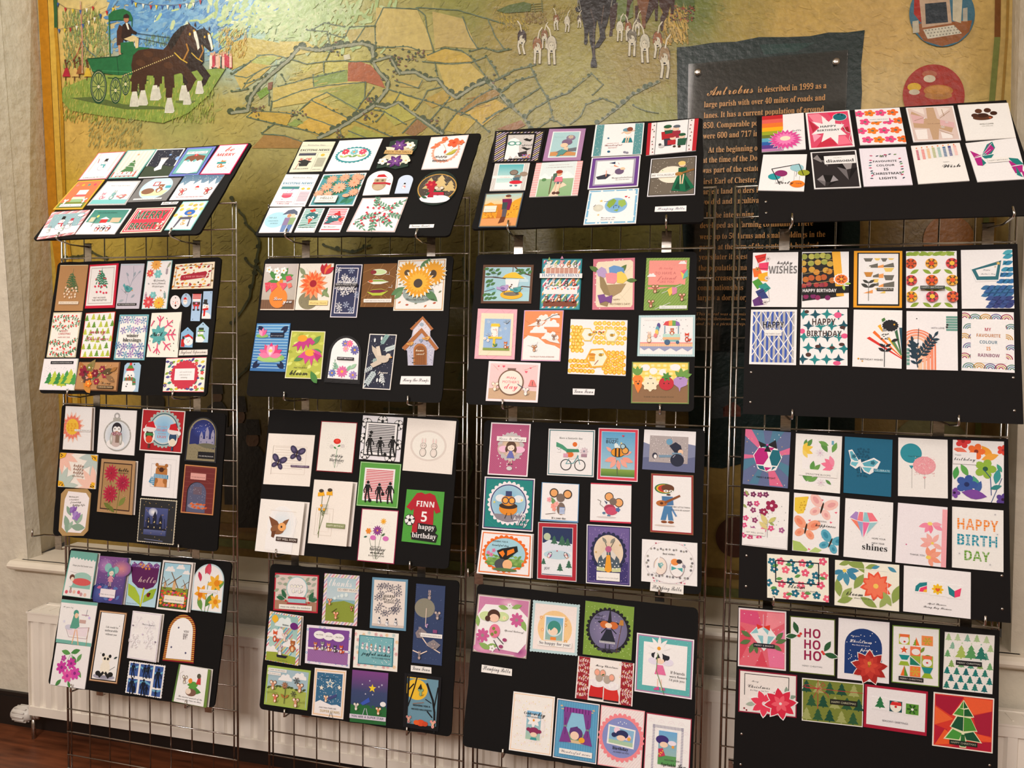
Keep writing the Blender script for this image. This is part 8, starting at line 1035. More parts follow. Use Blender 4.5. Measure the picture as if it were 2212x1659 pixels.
cards('41', '''
97 162 432 132 450 425 95 448~f4f0f0~rainbow striped card with big pink gerbera saying hello~R 0 0 50 11 c02830;R 0 11 50 22 e06058;R 0 22 50 34 e87830;R 0 34 50 45 f0b020;R 0 45 50 55 98a82c;R 0 55 50 64 687830;R 0 64 50 74 5ca8c0;R 0 74 50 83 2c60a8;R 0 83 50 93 583c8c;R 0 93 50 100 b880b0;T 70 92 50 333 C|hello;@gerbera;d 54 72 40 20 f8e8f0 d60;d 54 72 38 20 d84c98 f8e0c8;d 54 71 26 16 f080b8 f0e0b8;E 54 70 12 9 f4e4c8
447 133 800 110 845 403 480 427~f0f0f0~pink and white starburst HAPPY BIRTHDAY card with teal balloon~m 4 d84c6c;P f0889c 5 6 30 5 46 20 24 40;P b82c40 5 20 24 44 12 56;P f0a0b8 10 58 30 66 12 82;P c83048 16 96 34 72 56 80 62 94;P f07890 60 70 82 70 94 92 64 94;P 9c2430 78 50 92 46 94 66;P e8305c 50 5 90 5 88 14 60 24;P f4f0f0 36 12 50 30 66 16 64 36 84 40 74 52 86 68 68 68 64 92 50 72 28 84 36 60 8 62 28 44 12 26 36 34;T 30 66 45 222 B|HAPPY;T 22 72 55 222 B|BIRTHDAY;@balloon;E 76 19 16 15 f4f0f0;E 76 19 15 14 1c6c78;D 70 8 86 20 5 2 123;L 1 ddd 78 36 86 60 96 66 90 80 96 96
845 108 1205 90 1262 380 888 392~f4ecf0~orange and pink retro flower pattern card with Happy Birthday strip~K 0 0 100 100 18 f 13.5 e85084,f08028,e85084,f07030 4a5a4a .03;K 0 0 100 100 18 c 3 888,6a7a70 fff .03;B 28 72 24 38 f4ecec 444|HAPPY BIRTHDAY
1257 92 1638 75 1702 352 1318 368~f0ecec~dusty pink snowflake silhouette card with thin brown arms~m 3 d8c4bc;P c0a080 42 3 58 3 60 36 92 60 84 78 60 66 54 96 42 96 40 64 8 60 8 44 34 40 6 24 10 12 40 36;P d8b0b0 6 20 34 30 30 50 8 46;P d8b0b0 66 40 94 50 92 66 64 56;P e8dcd4 8 4 36 4 36 24;P e8dcd4 64 4 92 8 66 30;P f0e8e4 8 66 34 66 32 94 10 94;P f0e8e4 62 76 84 84 84 94 62 94;L 1.4 a88c70 66 36 90 16;L 1.4 a88c70 74 10 76 30;L 1.4 a88c70 12 40 34 32;L 1.4 a88c70 60 70 86 86;T 38 64 52 8a6a58 C|let it snow;E 34 34 2 2 fff;k 68 62 5 fff;k 78 50 4 fff
1675 70 2080 52 2145 333 1742 357~f0ece8~white WELCOME card with a coppery paw print~m 5 f2eeea;@paw_print;E 44 40 20 9 5a3420;E 44 34 12 8 3c2014;E 29 33 7 7 4a2a1c;E 38 21 7 8 5a3420;E 56 20 7 8 4a2a1c;E 67 29 7 7 3c2014;h 58 42 3 d0603c;T 34 62 60 554|WELCOME;T 38 60 65 776|new little one
107 470 460 467 435 765 65 757~f2eeee~Party time card of coloured balloons crossed by a black frame~L .5 333 36 58 36 82;L .5 333 52 64 52 82;L .5 333 88 60 88 82;L .5 333 76 40 76 82;@balloons;n 80 38 13 98c8d0 555;E 80 38 15 12 98c8d0;E 96 52 13 10 98a030;E 32 63 14 11 2898a0;E 46 54 14 11 8c2c68;E 84 82 16 12 f08028;L 1.6 181818 24 42 84 28 96 58;L 1.6 181818 24 42 46 84;T 38 76 82 222 C|Party;T 80 94 83 555|TIME
488 452 855 433 897 735 518 747~f0f0f0~black card of glittery faceted gems saying You're a diamond~m 3 2a2628;P 888484 4 18 14 8 26 12 22 30;P 141214 14 8 40 8 38 22 22 24;P 6a6668 22 24 40 24 34 42;P 141214 54 44 66 34 74 52;P 989494 66 34 88 34 84 50 74 52;P 6a6668 54 44 74 52 76 80;P 141214 84 50 98 48 76 80;P 8a8688 8 76 22 64 26 82;P 141214 22 64 44 66 36 84 26 82;P 989498 44 66 54 80 36 84;P 6a6668 8 76 26 82 24 94;P 141214 36 84 54 80 30 95;@panel;R 28 14 96 36 f4f0ec;T 48 66 21 554|YOU'RE A;T 32 92 32 222 S|diamond
880 422 1255 408 1312 713 918 727~e8e4f0~white card saying MY FAVOURITE COLOUR IS CHRISTMAS LIGHTS~L .4 d4ccdc 5 4 6 96;T 42 58 26 333 B|MY;T 26 76 39 333 B|FAVOURITE;T 32 70 50 333 B|COLOUR;T 46 56 61 333 B|IS;T 22 82 72 333 B|CHRISTMAS;T 34 70 84 333 B|LIGHTS;K 20 16 84 26 8 l 4 c04870,384858,68884c;K 16 30 24 84 8 l 4 c04870,384858,48888c;K 80 28 88 86 8 l 4 b83858,384858,5a9858
1298 400 1690 375 1770 680 1357 707~f4ece8~white Make a wish card with eight pastel candles in row~R 8 12 13 39 c03858;R 19 11 25 38 e88078;R 30 10 36 37 e8b878;R 41 9 47 36 b0b878;R 52 9 58 35 88b8b0;R 63 8 69 35 3a6c98;R 74 7 80 34 3c4488;R 85 6 91 33 f0b8b0;S h 8 12 91 38 12 .25 f8f0ec;E 10 8 1.6 2.4 e88858;E 21 7 1.6 2.4 e88858;E 32 6 1.6 2.4 e88858;E 43 6 1.6 2.4 e8a868;E 54 5 1.6 2.4 e88858;E 65 5 1.6 2.4 e88858;E 76 4 1.6 2.4 e8a868;E 87 4 1.6 2.4 e88858;T 58 70 50 555|MAKE A;T 54 90 64 333 C|Wish
1738 378 2145 335 2235 665 1835 690~f4f0f0~Happy Birthday card of teal and magenta faceted butterflies~@butterflies;P 1c7c78 24 36 40 10 52 4 54 20 44 34;P b02480 30 30 46 8 52 22 36 36;P b02480 4 22 22 36 8 40;P 1c7c78 24 38 48 36 40 46 28 44;P b02480 8 42 22 40 20 62 10 60;P 1c7c78 22 44 28 56 20 62;P 1c7c78 74 48 92 52 100 66 84 66;P b02480 72 52 86 66 76 68;P b02480 76 70 98 68 94 84 80 86;P 1c7c78 84 70 92 96 82 90;P b02480 92 76 100 90 94 98;L .8 f4f0f0 24 36 50 8;L .8 f4f0f0 24 38 44 24;L .8 f4f0f0 10 38 24 34;B 32 74 46 57 f4ece8 443|HAPPY BIRTHDAY
''')
cards('42', '''
130 130 477 125 468 547 117 545~f4ecec~happy WISHES card with overlapping rainbow squares down left~P d83028 4 6 30 2 28 14 12 20;P e83c68 14 20 36 18 34 34 14 32;P f07028 0 30 16 28 24 44 4 46;P f0b020 14 40 34 36 34 54 12 52;P 4a9a34 0 54 14 48 26 60 12 68;P 289488 14 62 30 56 42 66 28 76;P 2c3c7c 8 72 24 66 38 84 18 86;P 603078 2 88 18 80 30 96 6 99;f 34 12 6 6 d8d0d0 333;f 11 31 6 6 c84 333;f 33 48 6 6 d8d0d0 333;f 30 92 6 6 d8d0d0 333;L .5 333 10 12 28 8 36 30 14 30 10 12;L .5 333 14 76 36 66 40 90 20 94 14 76;T 54 88 22 333 C|happy;T 36 98 39 777 B 1.5|WISHES
507 125 865 122 865 550 503 550~f4f0f0~dark patterned HAPPY BIRTHDAY card with orange flower and yellow strip~P 1c1818 1 2 66 1 88 80 1 89;P f0b038 64 0 82 0 90 80 74 80;K 2 4 66 12 5 c 7 98a048,b8b858;K 2 14 70 26 5 c 7 c0a040,98a048;K 3 28 72 42 6 c 7 c88830,c89838;K 3 42 74 56 6 c 7 c06c28,b85c2c;K 3 56 60 66 5 c 6 a83838,983848;K 3 74 64 86 5 c 6 8a2058,7a2060;L .5 e8c878 2 20 66 14;L .5 e8c878 2 40 70 32;L .5 e8c878 2 60 70 52;@flower_and_strip;P 161414 0 65 100 62 100 74 0 78;T 2 74 73 fff B 1.3|HAPPY BIRTHDAY;O 84 50 16 13 14 f4f0f0;O 84 50 13 11 14 f07830;k 84 50 9 5a2c18;E 84 50 3 3 e8b030;l 92 58 12 0 a8c858;l 88 60 14 -80 a8c858
905 117 1275 117 1272 553 900 550~e8a020~mustard-framed CELEBRATE card of half-circle pattern and seed flower~R 7 3 95 97 181818;R 10 5 92 94 f4f0f0;P 6a6860 20 13 40 13 36 19 24 19;P e8c868 42 13 56 13 52 17 46 17;P 6a6860 56 13 70 13 66 19 60 19;P e8c868 70 13 84 13 80 16 74 16;P 6a6860 32 26 50 22 50 30 32 30;P f0a058 50 27 62 24 62 30 50 30;P e8c868 62 30 84 30 78 37 66 37;P 6a6860 62 26 82 21 84 29 62 29;P 6a6860 40 44 52 40 52 47 40 47;P f0a058 52 42 62 40 62 48 52 48;P 6a6860 62 43 84 43 80 52 66 52;P e8c868 40 50 52 50 50 56 42 56;P 6a6860 40 60 52 56 52 62 40 62;P f0a058 52 62 62 58 62 64 52 64;P 6a6860 62 58 84 54 84 64 62 64;P e8c868 44 66 80 66 76 70 48 70;P f0a058 20 75 40 69 40 75;P e8c868 54 75 66 70 66 75;@flower;E 30 37 10 8 f8f4f0;P c88838 21 38 40 38 36 46 26 46;R 27 28 35 32 f0ece8;L 1 6a6a60 31 54 31 88;l 31 57 14 150 3c3c38;l 31 57 14 30 3c3c38;l 31 65 18 150 3c3c38;l 31 65 18 30 3c3c38;B 48 82 66 71 3a3838 d8d4c8|CELEBRATE
1305 120 1692 117 1697 558 1305 555~f4ecf0~nine retro orange red and yellow flowers card with green leaves~K 2 1 98 9 6 l 10 8aa83c,a0b84c fff 0;l 8 8 20 30 8aa83c;l 56 8 20 30 8aa83c;l 96 8 20 150 8aa83c;l 46 8 20 150 8aa83c;l 50 40 20 150 8aa83c;l 52 40 20 30 8aa83c;l 8 40 20 30 8aa83c;l 92 40 20 150 8aa83c;l 50 70 20 150 8aa83c;l 52 70 20 30 8aa83c;l 8 70 20 30 8aa83c;l 92 70 20 150 8aa83c;l 50 98 20 150 8aa83c;l 52 98 20 30 8aa83c;l 8 98 20 30 8aa83c;l 92 98 20 150 8aa83c;E 9 22 12 12 e06030;k 9 22 11 333;E 9 22 5 5 c84828;E 50 22 12 12 f0a838;k 50 22 11 333;E 50 22 5 5 d84828;E 90 22 12 12 e04848;k 90 22 11 333;E 90 22 5 5 f0c040;E 9 52 12 12 d84848;k 9 52 11 333;E 9 52 5 5 f0b840;E 50 52 12 12 f07028;k 50 52 11 333;E 50 52 5 5 d84838;E 90 52 12 12 f0b040;k 90 52 11 333;E 90 52 5 5 e86028;E 9 81 12 12 f0b030;k 9 81 11 333;E 9 81 5 5 e86028;E 50 81 12 12 d84858;k 50 81 11 333;E 50 81 5 5 f0c040;E 90 81 12 12 e05840;k 90 81 11 333;E 90 81 5 5 e07030;B 26 74 63 69 3a4440 c8d0c8|HAPPY BIRTHDAY
1725 110 2118 103 2135 558 1732 560~f4f0f0~Happy Fathers Day card with a cinema sign on blue petals~K 84 2 99 16 2 l 12 4aa8b8,3898b0 fff 0;K 78 18 99 40 5 l 11 3890b0,2c80a8 fff 0;K 70 38 99 60 7 l 11 3880b0,3070a8 fff 0;K 44 62 99 80 13 l 11 3870a0,3864a0 fff 0;K 52 80 99 99 11 l 11 38508c,34407c fff 0;@sign;P f4f0f0 18 32 78 17 82 20 72 54 28 55;P 2c6c78 20 34 78 19 71 52 30 52;P f4f0f0 28 35 71 26 66 46 34 46;T 42 56 36 445 C|Happy;T 38 66 43 445 C|Father's Day;s 72 24 5 e0b860;s 66 30 3 c8b898
115 567 468 565 460 993 100 985~f4f0f4~Happy FATHER'S DAY card of blue and grey harlequin diamonds~R 5 4 95 96 b0b0b0;S v 5 4 95 96 9 .5 3858b0;L 2 f4f0f0 5 10 30 50 62 100 76 118;L 2 f4f0f0 26 5 60 60 94 116;L 2 f4f0f0 52 5 94 74;L 2 f4f0f0 78 5 94 30;L 2 f4f0f0 5 50 48 118;L 2 f4f0f0 5 90 22 118;L 2 f4f0f0 94 10 60 66 26 118;L 2 f4f0f0 70 5 5 108;L 2 f4f0f0 46 5 5 68;L 2 f4f0f0 22 5 5 30;L 2 f4f0f0 94 48 50 118;L 2 f4f0f0 94 88 76 118;@lettering;T 26 74 35 f4f0f0 B 1.6|HAPPY;T 27 73 34 1c1c24 B 1.5|HAPPY;R 32 37 68 48 f0ece8;T 34 66 46 445|FATHER'S DAY
497 562 853 562 855 997 488 990~f4f0f4~HAPPY BIRTHDAY card of teal four-point stars and pink dots~K 0 0 100 100 20 x 13 187c80,0c5060,208888 fff .04;E 80 11 8 7 e05888;E 13 5 5 4 4a2c24;E 4 40 6 6 e05888;E 90 33 6 4 4a2c24;E 94 48 7 6 e05888;E 38 67 6 4 4a2c24;E 68 69 6 4 4a2c24;E 18 82 6 5 4a2c24;E 88 63 6 4 4a2c24;E 78 96 8 5 e05888;@lettering;T 24 76 30 f4f0f0 B 1.5|HAPPY;T 25 75 29 3c2824 B 1.4|HAPPY;T 13 89 50 f4f0f0 B 1.3|BIRTHDAY;T 14 88 49 3c2824 B 1.25|BIRTHDAY
903 567 1275 573 1270 1020 892 1003~f4f0ec~Birthday wishes card with black flowers over rainbow fan rays~P d83028 28 50 34 47 100 82 100 84;P f07028 40 40 44 36 100 80 100 82;P f0b028 50 28 56 25 100 78 100 80;P 4a7a3c 58 16 64 13 68 20 60 24;P 3a6a48 84 34 90 32 100 76 98 76;P 285060 94 30 100 30 100 74;P 5a8a58 78 54 84 52 100 76 98 78;@flowers;O 76 27 18 14 16 f4f0f0;O 76 27 16 13 16 1c1c20;E 78 26 13 10.5 1c1c20;E 84 25 2 2 d8a030;E 65 44 10 9 f0ece8;L 1.4 222 65 60 65 98;D 56 40 74 52 20 1.2 222;R 60 33 68 37 999;l 66 64 14 150 1c1c20;l 66 64 14 30 1c1c20;l 66 72 16 150 1c1c20;l 66 72 16 30 1c1c20;l 78 54 16 20 1c1c20;E 12 86 2 2 d8982c;E 20 90 1.6 1.6 d8982c;T 16 62 88 222|BIRTHDAY WISHES
1308 578 1697 583 1702 1035 1308 1025~f0ecf4~With love card of a coral arch and navy leaf sprig~E 20 60 38 38 e88058;E 20 60 35 35 f0ecf4;E 20 60 33.5 33.5 f09070;E 20 60 29 29 f0ecf4;E 20 60 27.5 27.5 f0a080;E 20 60 22 22 f0ecf4;E 20 60 20.5 20.5 f4b898;E 20 60 16 16 f0ecf4;R 48 60 58 99.8 f0ecf4;R 0 60 20 99.8 f0ecf4;R 54.5 60 58 99.8 e88058;R 47.5 60 53 99.8 f09070;R 40 60 46 99.8 f0a080;R 33 60 38.5 99.8 f4b898;R 22 60 31 99.8 f8c8a8;S h 78 8 100 34 6 .8 6a9c90;S h 0 64 6 94 5 .8 6a9c90;@leaf_sprig;L 1 1c3040 20 114 24 40;g 22 96 60 100 1c3848 4;g 24 80 60 58 1c3848 6;l 22 72 24 130 1c3848;l 22 84 26 120 1c3848;l 22 62 24 140 1c3848;E 20 13 1 1 222;E 80 23 2 2 222;E 79 27 2 2 222;T 48 74 30 556|WITH LOVE
1735 578 2130 588 2137 1052 1730 1033~f0ecf0~card saying MY FAVOURITE COLOUR IS RAINBOW among small rainbow arches~K 0 0 100 100 28 a 14 a84858,58887c,c89848,6a6898 c8a868,5888a0 .05;@panel;R 17 15 84 86 f4f0f0;T 44 56 33 b02c48 B 1.3|MY;T 28 74 43 b8783c B 1.2|FAVOURITE;T 34 68 54 587c90 B 1.2|COLOUR;T 47 55 65 d88838 B 1.2|IS;T 31 72 76 88506c B 1.2|RAINBOW
''')
cards('43', '''
108 60 457 85 433 517 85 483~606c94~Merry & Bright card of faceted magenta and teal bauble~P d86c94 0 0 14 0 50 46 0 12;P 54809c 14 0 40 0 50 44;P 4c7c98 60 0 86 0 50 44;P d86c94 100 28 100 40 50 46;P 4c8098 100 60 100 80 50 46;P d8688c 60 98 90 98 50 46;P 4c7c98 0 56 0 76 50 46;P d86c94 0 46 0 54 50 46;P 4c7c98 14 98 34 98 50 46;D 4 4 96 96 30 1 e8b858,fff;@bauble;P f0ecf4 20 46 34 28 52 24 70 28 84 46 72 70 50 74 32 70;P b81c78 22 46 32 32 48 32 54 48 44 62 28 62;P 146878 56 48 62 34 76 34 82 48 74 62 62 62;P 146878 36 30 52 25 56 32;P b81c78 50 30 66 30 60 36;P 146878 30 64 44 64 48 72 36 70;P b81c78 46 66 62 66 50 73;P 146878 64 64 72 64 62 71;P 18161c 30 20 50 26 36 32;P 18161c 68 16 50 26 72 32;P 18161c 50 26 44 38 60 38;E 50 26 2 2 c2a;T 30 72 86 222|MERRY & BRIGHT
497 93 852 117 835 557 480 523~f0ece8~Springtime Blooms card of yellow and pink petals and leaves~R 16 9 84 88 f4ecec;l 20 24 20 80 5a9048;l 24 24 24 60 5a9048;l 70 30 30 120 5a9048;l 72 18 24 160 6aa050;l 80 30 26 70 6aa050;R 78 9 83 16 6aa8c0;l 16 28 24 -20 f0c848;l 16 28 24 20 f0c848;l 16 28 22 -60 f0d068;l 16 28 20 60 f0c848;d 54 32 10 8 e0d8e0 c9b;l 84 54 26 140 f07898;l 84 54 28 170 f07898;l 84 54 26 110 f08ca8;l 84 56 26 200 f07898;l 36 66 26 80 5a9848;l 40 66 24 50 6aa050;l 26 84 30 100 5a9048;l 26 84 26 60 6aa050;l 30 84 24 30 6aa050;d 58 84 10 8 e0d8dc c9b;l 80 86 16 140 5a9048;@panel;R 9 62 92 74 f4ece8;T 24 78 72 444|SPRINGTIME BLOOMS
873 118 1240 143 1228 583 862 550~1a6484~plain teal card with one pale blue butterfly, Celebrate~K 26 18 54 70 44 f 3 10506c 10506c;@butterfly;P f0f4f4 8 24 16 22 30 40 34 38 36 44 62 34 76 40 68 56 54 64 42 60 34 50 24 56 12 50 14 42;P 5cacc0 11 26 16 25 30 42 22 42 14 38;P 5cacc0 38 45 62 37 72 41 62 50 42 50;P 6cbccc 15 44 30 44 24 52 14 49;P 6cbccc 38 52 58 52 52 61 44 58;f 20 34 5 5 286c80 286c80;f 60 43 5 5 286c80 286c80;L 1 f0f4f4 31 40 36 62;B 62 97 53 59 2a7c98 c0dce4|CELEBRATE
1285 125 1663 143 1665 595 1282 575~f0ece8~two-balloon card: teal balloon behind a pink glitter balloon~L .6 444 28 60 28 112;L .6 444 54 80 54 112;E 26 26 22 22 2c90a0;P 2c90a0 22 47 32 47 27 53;T 20 44 32 1c3c48|Happy Birthday;@balloon;E 53 46 23 20 e8a0a8;D 32 30 74 64 110 .8 f8d8d8,d88890;P e8a0a8 50 65 57 65 53 69
1705 142 2097 157 2095 632 1697 605~f4f0f4~Happy birthday card of rainbow-coloured outlined blossoms and curling leaves~f 20 2 16 5 d83838 a22;l 2 14 30 -20 e87860;L 1.4 e06040 2 16 30 28;l 56 8 36 -50 f0a030;f 46 18 18 5 f07030 8a3018;l 90 22 36 200 f0a840;f 98 14 12 5 e04838 a33;f 64 46 22 5 90b840 2c5c40;l 4 66 30 80 4aa050;l 16 40 30 -60 60a850;l 40 58 34 -70 48a080;l 84 70 34 80 389898;L 1.6 2c4c80 76 118 74 80 60 62;L 1.4 2c5480 76 100 96 60;l 56 66 32 250 3c60a0;l 96 72 24 200 388;f 28 73 22 5 3858a0 202c60;f 98 94 14 5 584090 314;f 4 88 12 5 7848a0 314;l 18 86 50 -8 7c48a0;l 96 50 20 120 40a088;@panel;R 0 20 46 40 f4f0f0;T 4 16 26 445|Happy;T 2 44 34 222 C|birthday
97 517 445 547 430 992 80 953~f4f0ec~Get Well Soon card strewn with plum and pink five-petal flowers~K 2 2 60 16 5 f 7 8a3868,702c58 e8a8b8 .1;K 2 20 50 60 6 f 7 8a3868,d85084,903c6c f4d0d8;K 2 60 98 74 5 f 7 d85084,a86090,e87898 f4d0d8;K 2 76 46 90 4 f 7 d85084,c84878 f4d0d8;l 10 12 14 120 98a860;l 8 34 14 140 98a860;l 70 60 14 150 98a860;f 62 26 14 5 98204c f4d8e0;f 46 38 9 5 98204c f4d8e0;L .6 333 54 52 56 98;@leaves;l 54 60 28 120 d8cc88;l 56 68 26 140 d8cc88;l 56 56 22 40 c8c878;P f8f4f0 2 90 98 76 98 98 2 98;D 6 10 94 70 26 .8 345;@panel;R 4 68 50 80 f4ece8;T 8 46 77 555|GET WELL SOON
482 550 835 583 823 1032 467 995~f4ecec~Sending happiness card of four pastel stencilled butterflies and hearts~K 0 0 100 100 20 h 3 e8607c,e87088 fff;P e8c840 2 8 32 4 28 20 22 34 10 36 2 30;b 62 22 32 f0c0b8 e0a0a0 14;b 28 60 30 f4a080 e88868 10;b 82 80 28 58a8c0 388ca8 20;P a8c468 0 82 16 84 34 96 30 99 2 99;P b8d080 36 99 50 90 64 94 56 99;D 10 12 30 30 10 1.6 c8a030;@panel;T 54 72 46 555|SENDING;T 48 92 54 333 C|happiness
878 592 1245 627 1233 1082 862 1042~f4f0f0~New Year card with pastel faceted diamond, says shines~D 4 4 96 96 26 .5 776;@diamond;P f4f4f8 9 32 22 20 56 20 70 34 40 66;P a888c8 10 32 22 21 28 22 26 36;P f08088 26 36 30 21 38 21 38 37;P 90c8d0 38 37 40 21 46 21 52 37;P f07888 46 21 57 21 69 34 52 36;P f08068 12 34 26 37 34 54;P 90a8d0 26 37 38 38 38 64;P e870a0 38 38 52 38 40 64;P 98c8d0 52 38 68 36 46 58;T 58 86 65 444|HOPE YOUR;T 58 84 73 444|NEW YEAR;T 38 90 84 222 S|shines
1283 627 1663 663 1650 1127 1262 1087~ece8f4~Thank You card with soft pink flowers and pink side strip~l 68 30 26 200 f08ca8;l 68 30 24 240 f08ca8;l 68 30 22 270 f07c98;l 70 30 26 330 f090a8;l 68 30 22 0 f0a0b0;E 66 30 5 4 f0d878;l 72 62 26 160 f8b0a8;l 72 62 24 120 f8b0a8;l 72 62 26 200 f8a8a0;l 72 62 24 60 f8b0a8;l 72 62 24 330 f8b0a8;E 72 62 3 3 f0d060;l 66 86 24 100 f0987c;l 66 86 26 60 f0987c;l 66 86 28 30 f0a088;l 66 86 26 -20 f0987c;l 66 86 22 -70 f0a088;E 65 86 5 4 f0d060;E 20 68 1.4 1.4 c58;R 90 4 100 100 f4a8b0;T 28 58 85 444|THANK YOU
1700 657 2093 687 2093 1162 1698 1125~f4f0ea~HAPPY BIRTH DAY card in big orange, teal and green block letters~L .5 d8d0c8 3 2 3 116;T 10 90 36 f08828 B 1.35|HAPPY;T 10 88 62 1c90a8 B 1.25|BIRTH;T 24 74 86 6aa038 B 1.2|DAY;S h 8 16 92 88 16 .1 f4f0ea;S v 8 16 92 88 11 .07 f4f0ea;f 84 8 3 5 ddd 333;f 88 40 3 5 ddd 333;f 14 76 3 5 ddd 333;f 74 90 3 5 ddd 333
275 1020 747 1052 750 1395 275 1358~f4ecdc~bloom card strewn with teal and pink flowers in black frame~K 0 0 100 100 26 f 7 1c6c84,e05878,1c6c84,e86880 f8e0e0 .2;K 4 4 96 96 8 l 6 5a9850;D 4 4 96 96 26 .6 d8c078;L 1.8 16161c 14 14 84 14 84 62 14 62 14 14;T 34 62 74 222 C|bloom;T 46 80 80 444|where you are planted
798 1067 1292 1107 1290 1465 793 1415~f4ecdc~bloom card of a big coral flower and blue petals~l 6 10 20 20 8aa050;l 20 4 20 -10 8aa050;l 46 24 30 120 8aa050;l 44 10 26 170 8aa050;l 66 4 20 200 8aa050;l 14 22 20 200 3c84a4;l 14 24 22 240 4890ac;l 16 24 24 280 4890ac;l 18 22 24 320 3c84a4;l 18 20 20 0 3c84a4;E 15 22 3 3 f0d060;l 70 6 14 200 4890ac;l 82 6 16 -30 4890ac;q 64 50 25 10 e8583c f0a050;q 64 50 20 10 f07858 f0b860;E 64 50 4 4 f0c860;l 30 60 30 60 8aa050;l 8 80 30 100 8aa050;l 10 84 26 50 98ac60;l 4 92 26 20 8aa050;l 90 84 34 70 8aa050;l 88 90 26 120 98ac60;l 66 96 30 150 8aa050;l 70 96 24 60 98ac60;L .6 f8f4f0 16 14 82 16 82 66;T 18 44 75 222 C|bloom;T 30 62 81 444|where you are planted
1328 1110 1842 1163 1840 1522 1322 1463~f0ecf4~April Showers card with three small rainbow, sun and tulip tiles~@picture_tiles;R 15 27 37 56 f8f4f8;R 39 29 62 58 f8f4f8;R 64 31 87 60 f8f4f8;P 1c8088 17 53 18 42 24 34 35 31 35 53;P f4f0f4 22 53 24 44 35 38 35 53;P e8406c 23 53 25 45 35 39 35 53;P f0b030 29 53 31 48 35 46 35 53;f 51 44 9 8 f0c028 f0c028;E 51 44 6 6 f0c028;h 51 45 4 e06030;P 1c8088 66 34 76 44 76 58 68 52;P e8406c 86 36 76 44 76 58 84 54;T 36 64 78 333 C|April Showers;T 30 72 86 333 C|Bring May Flowers
''')
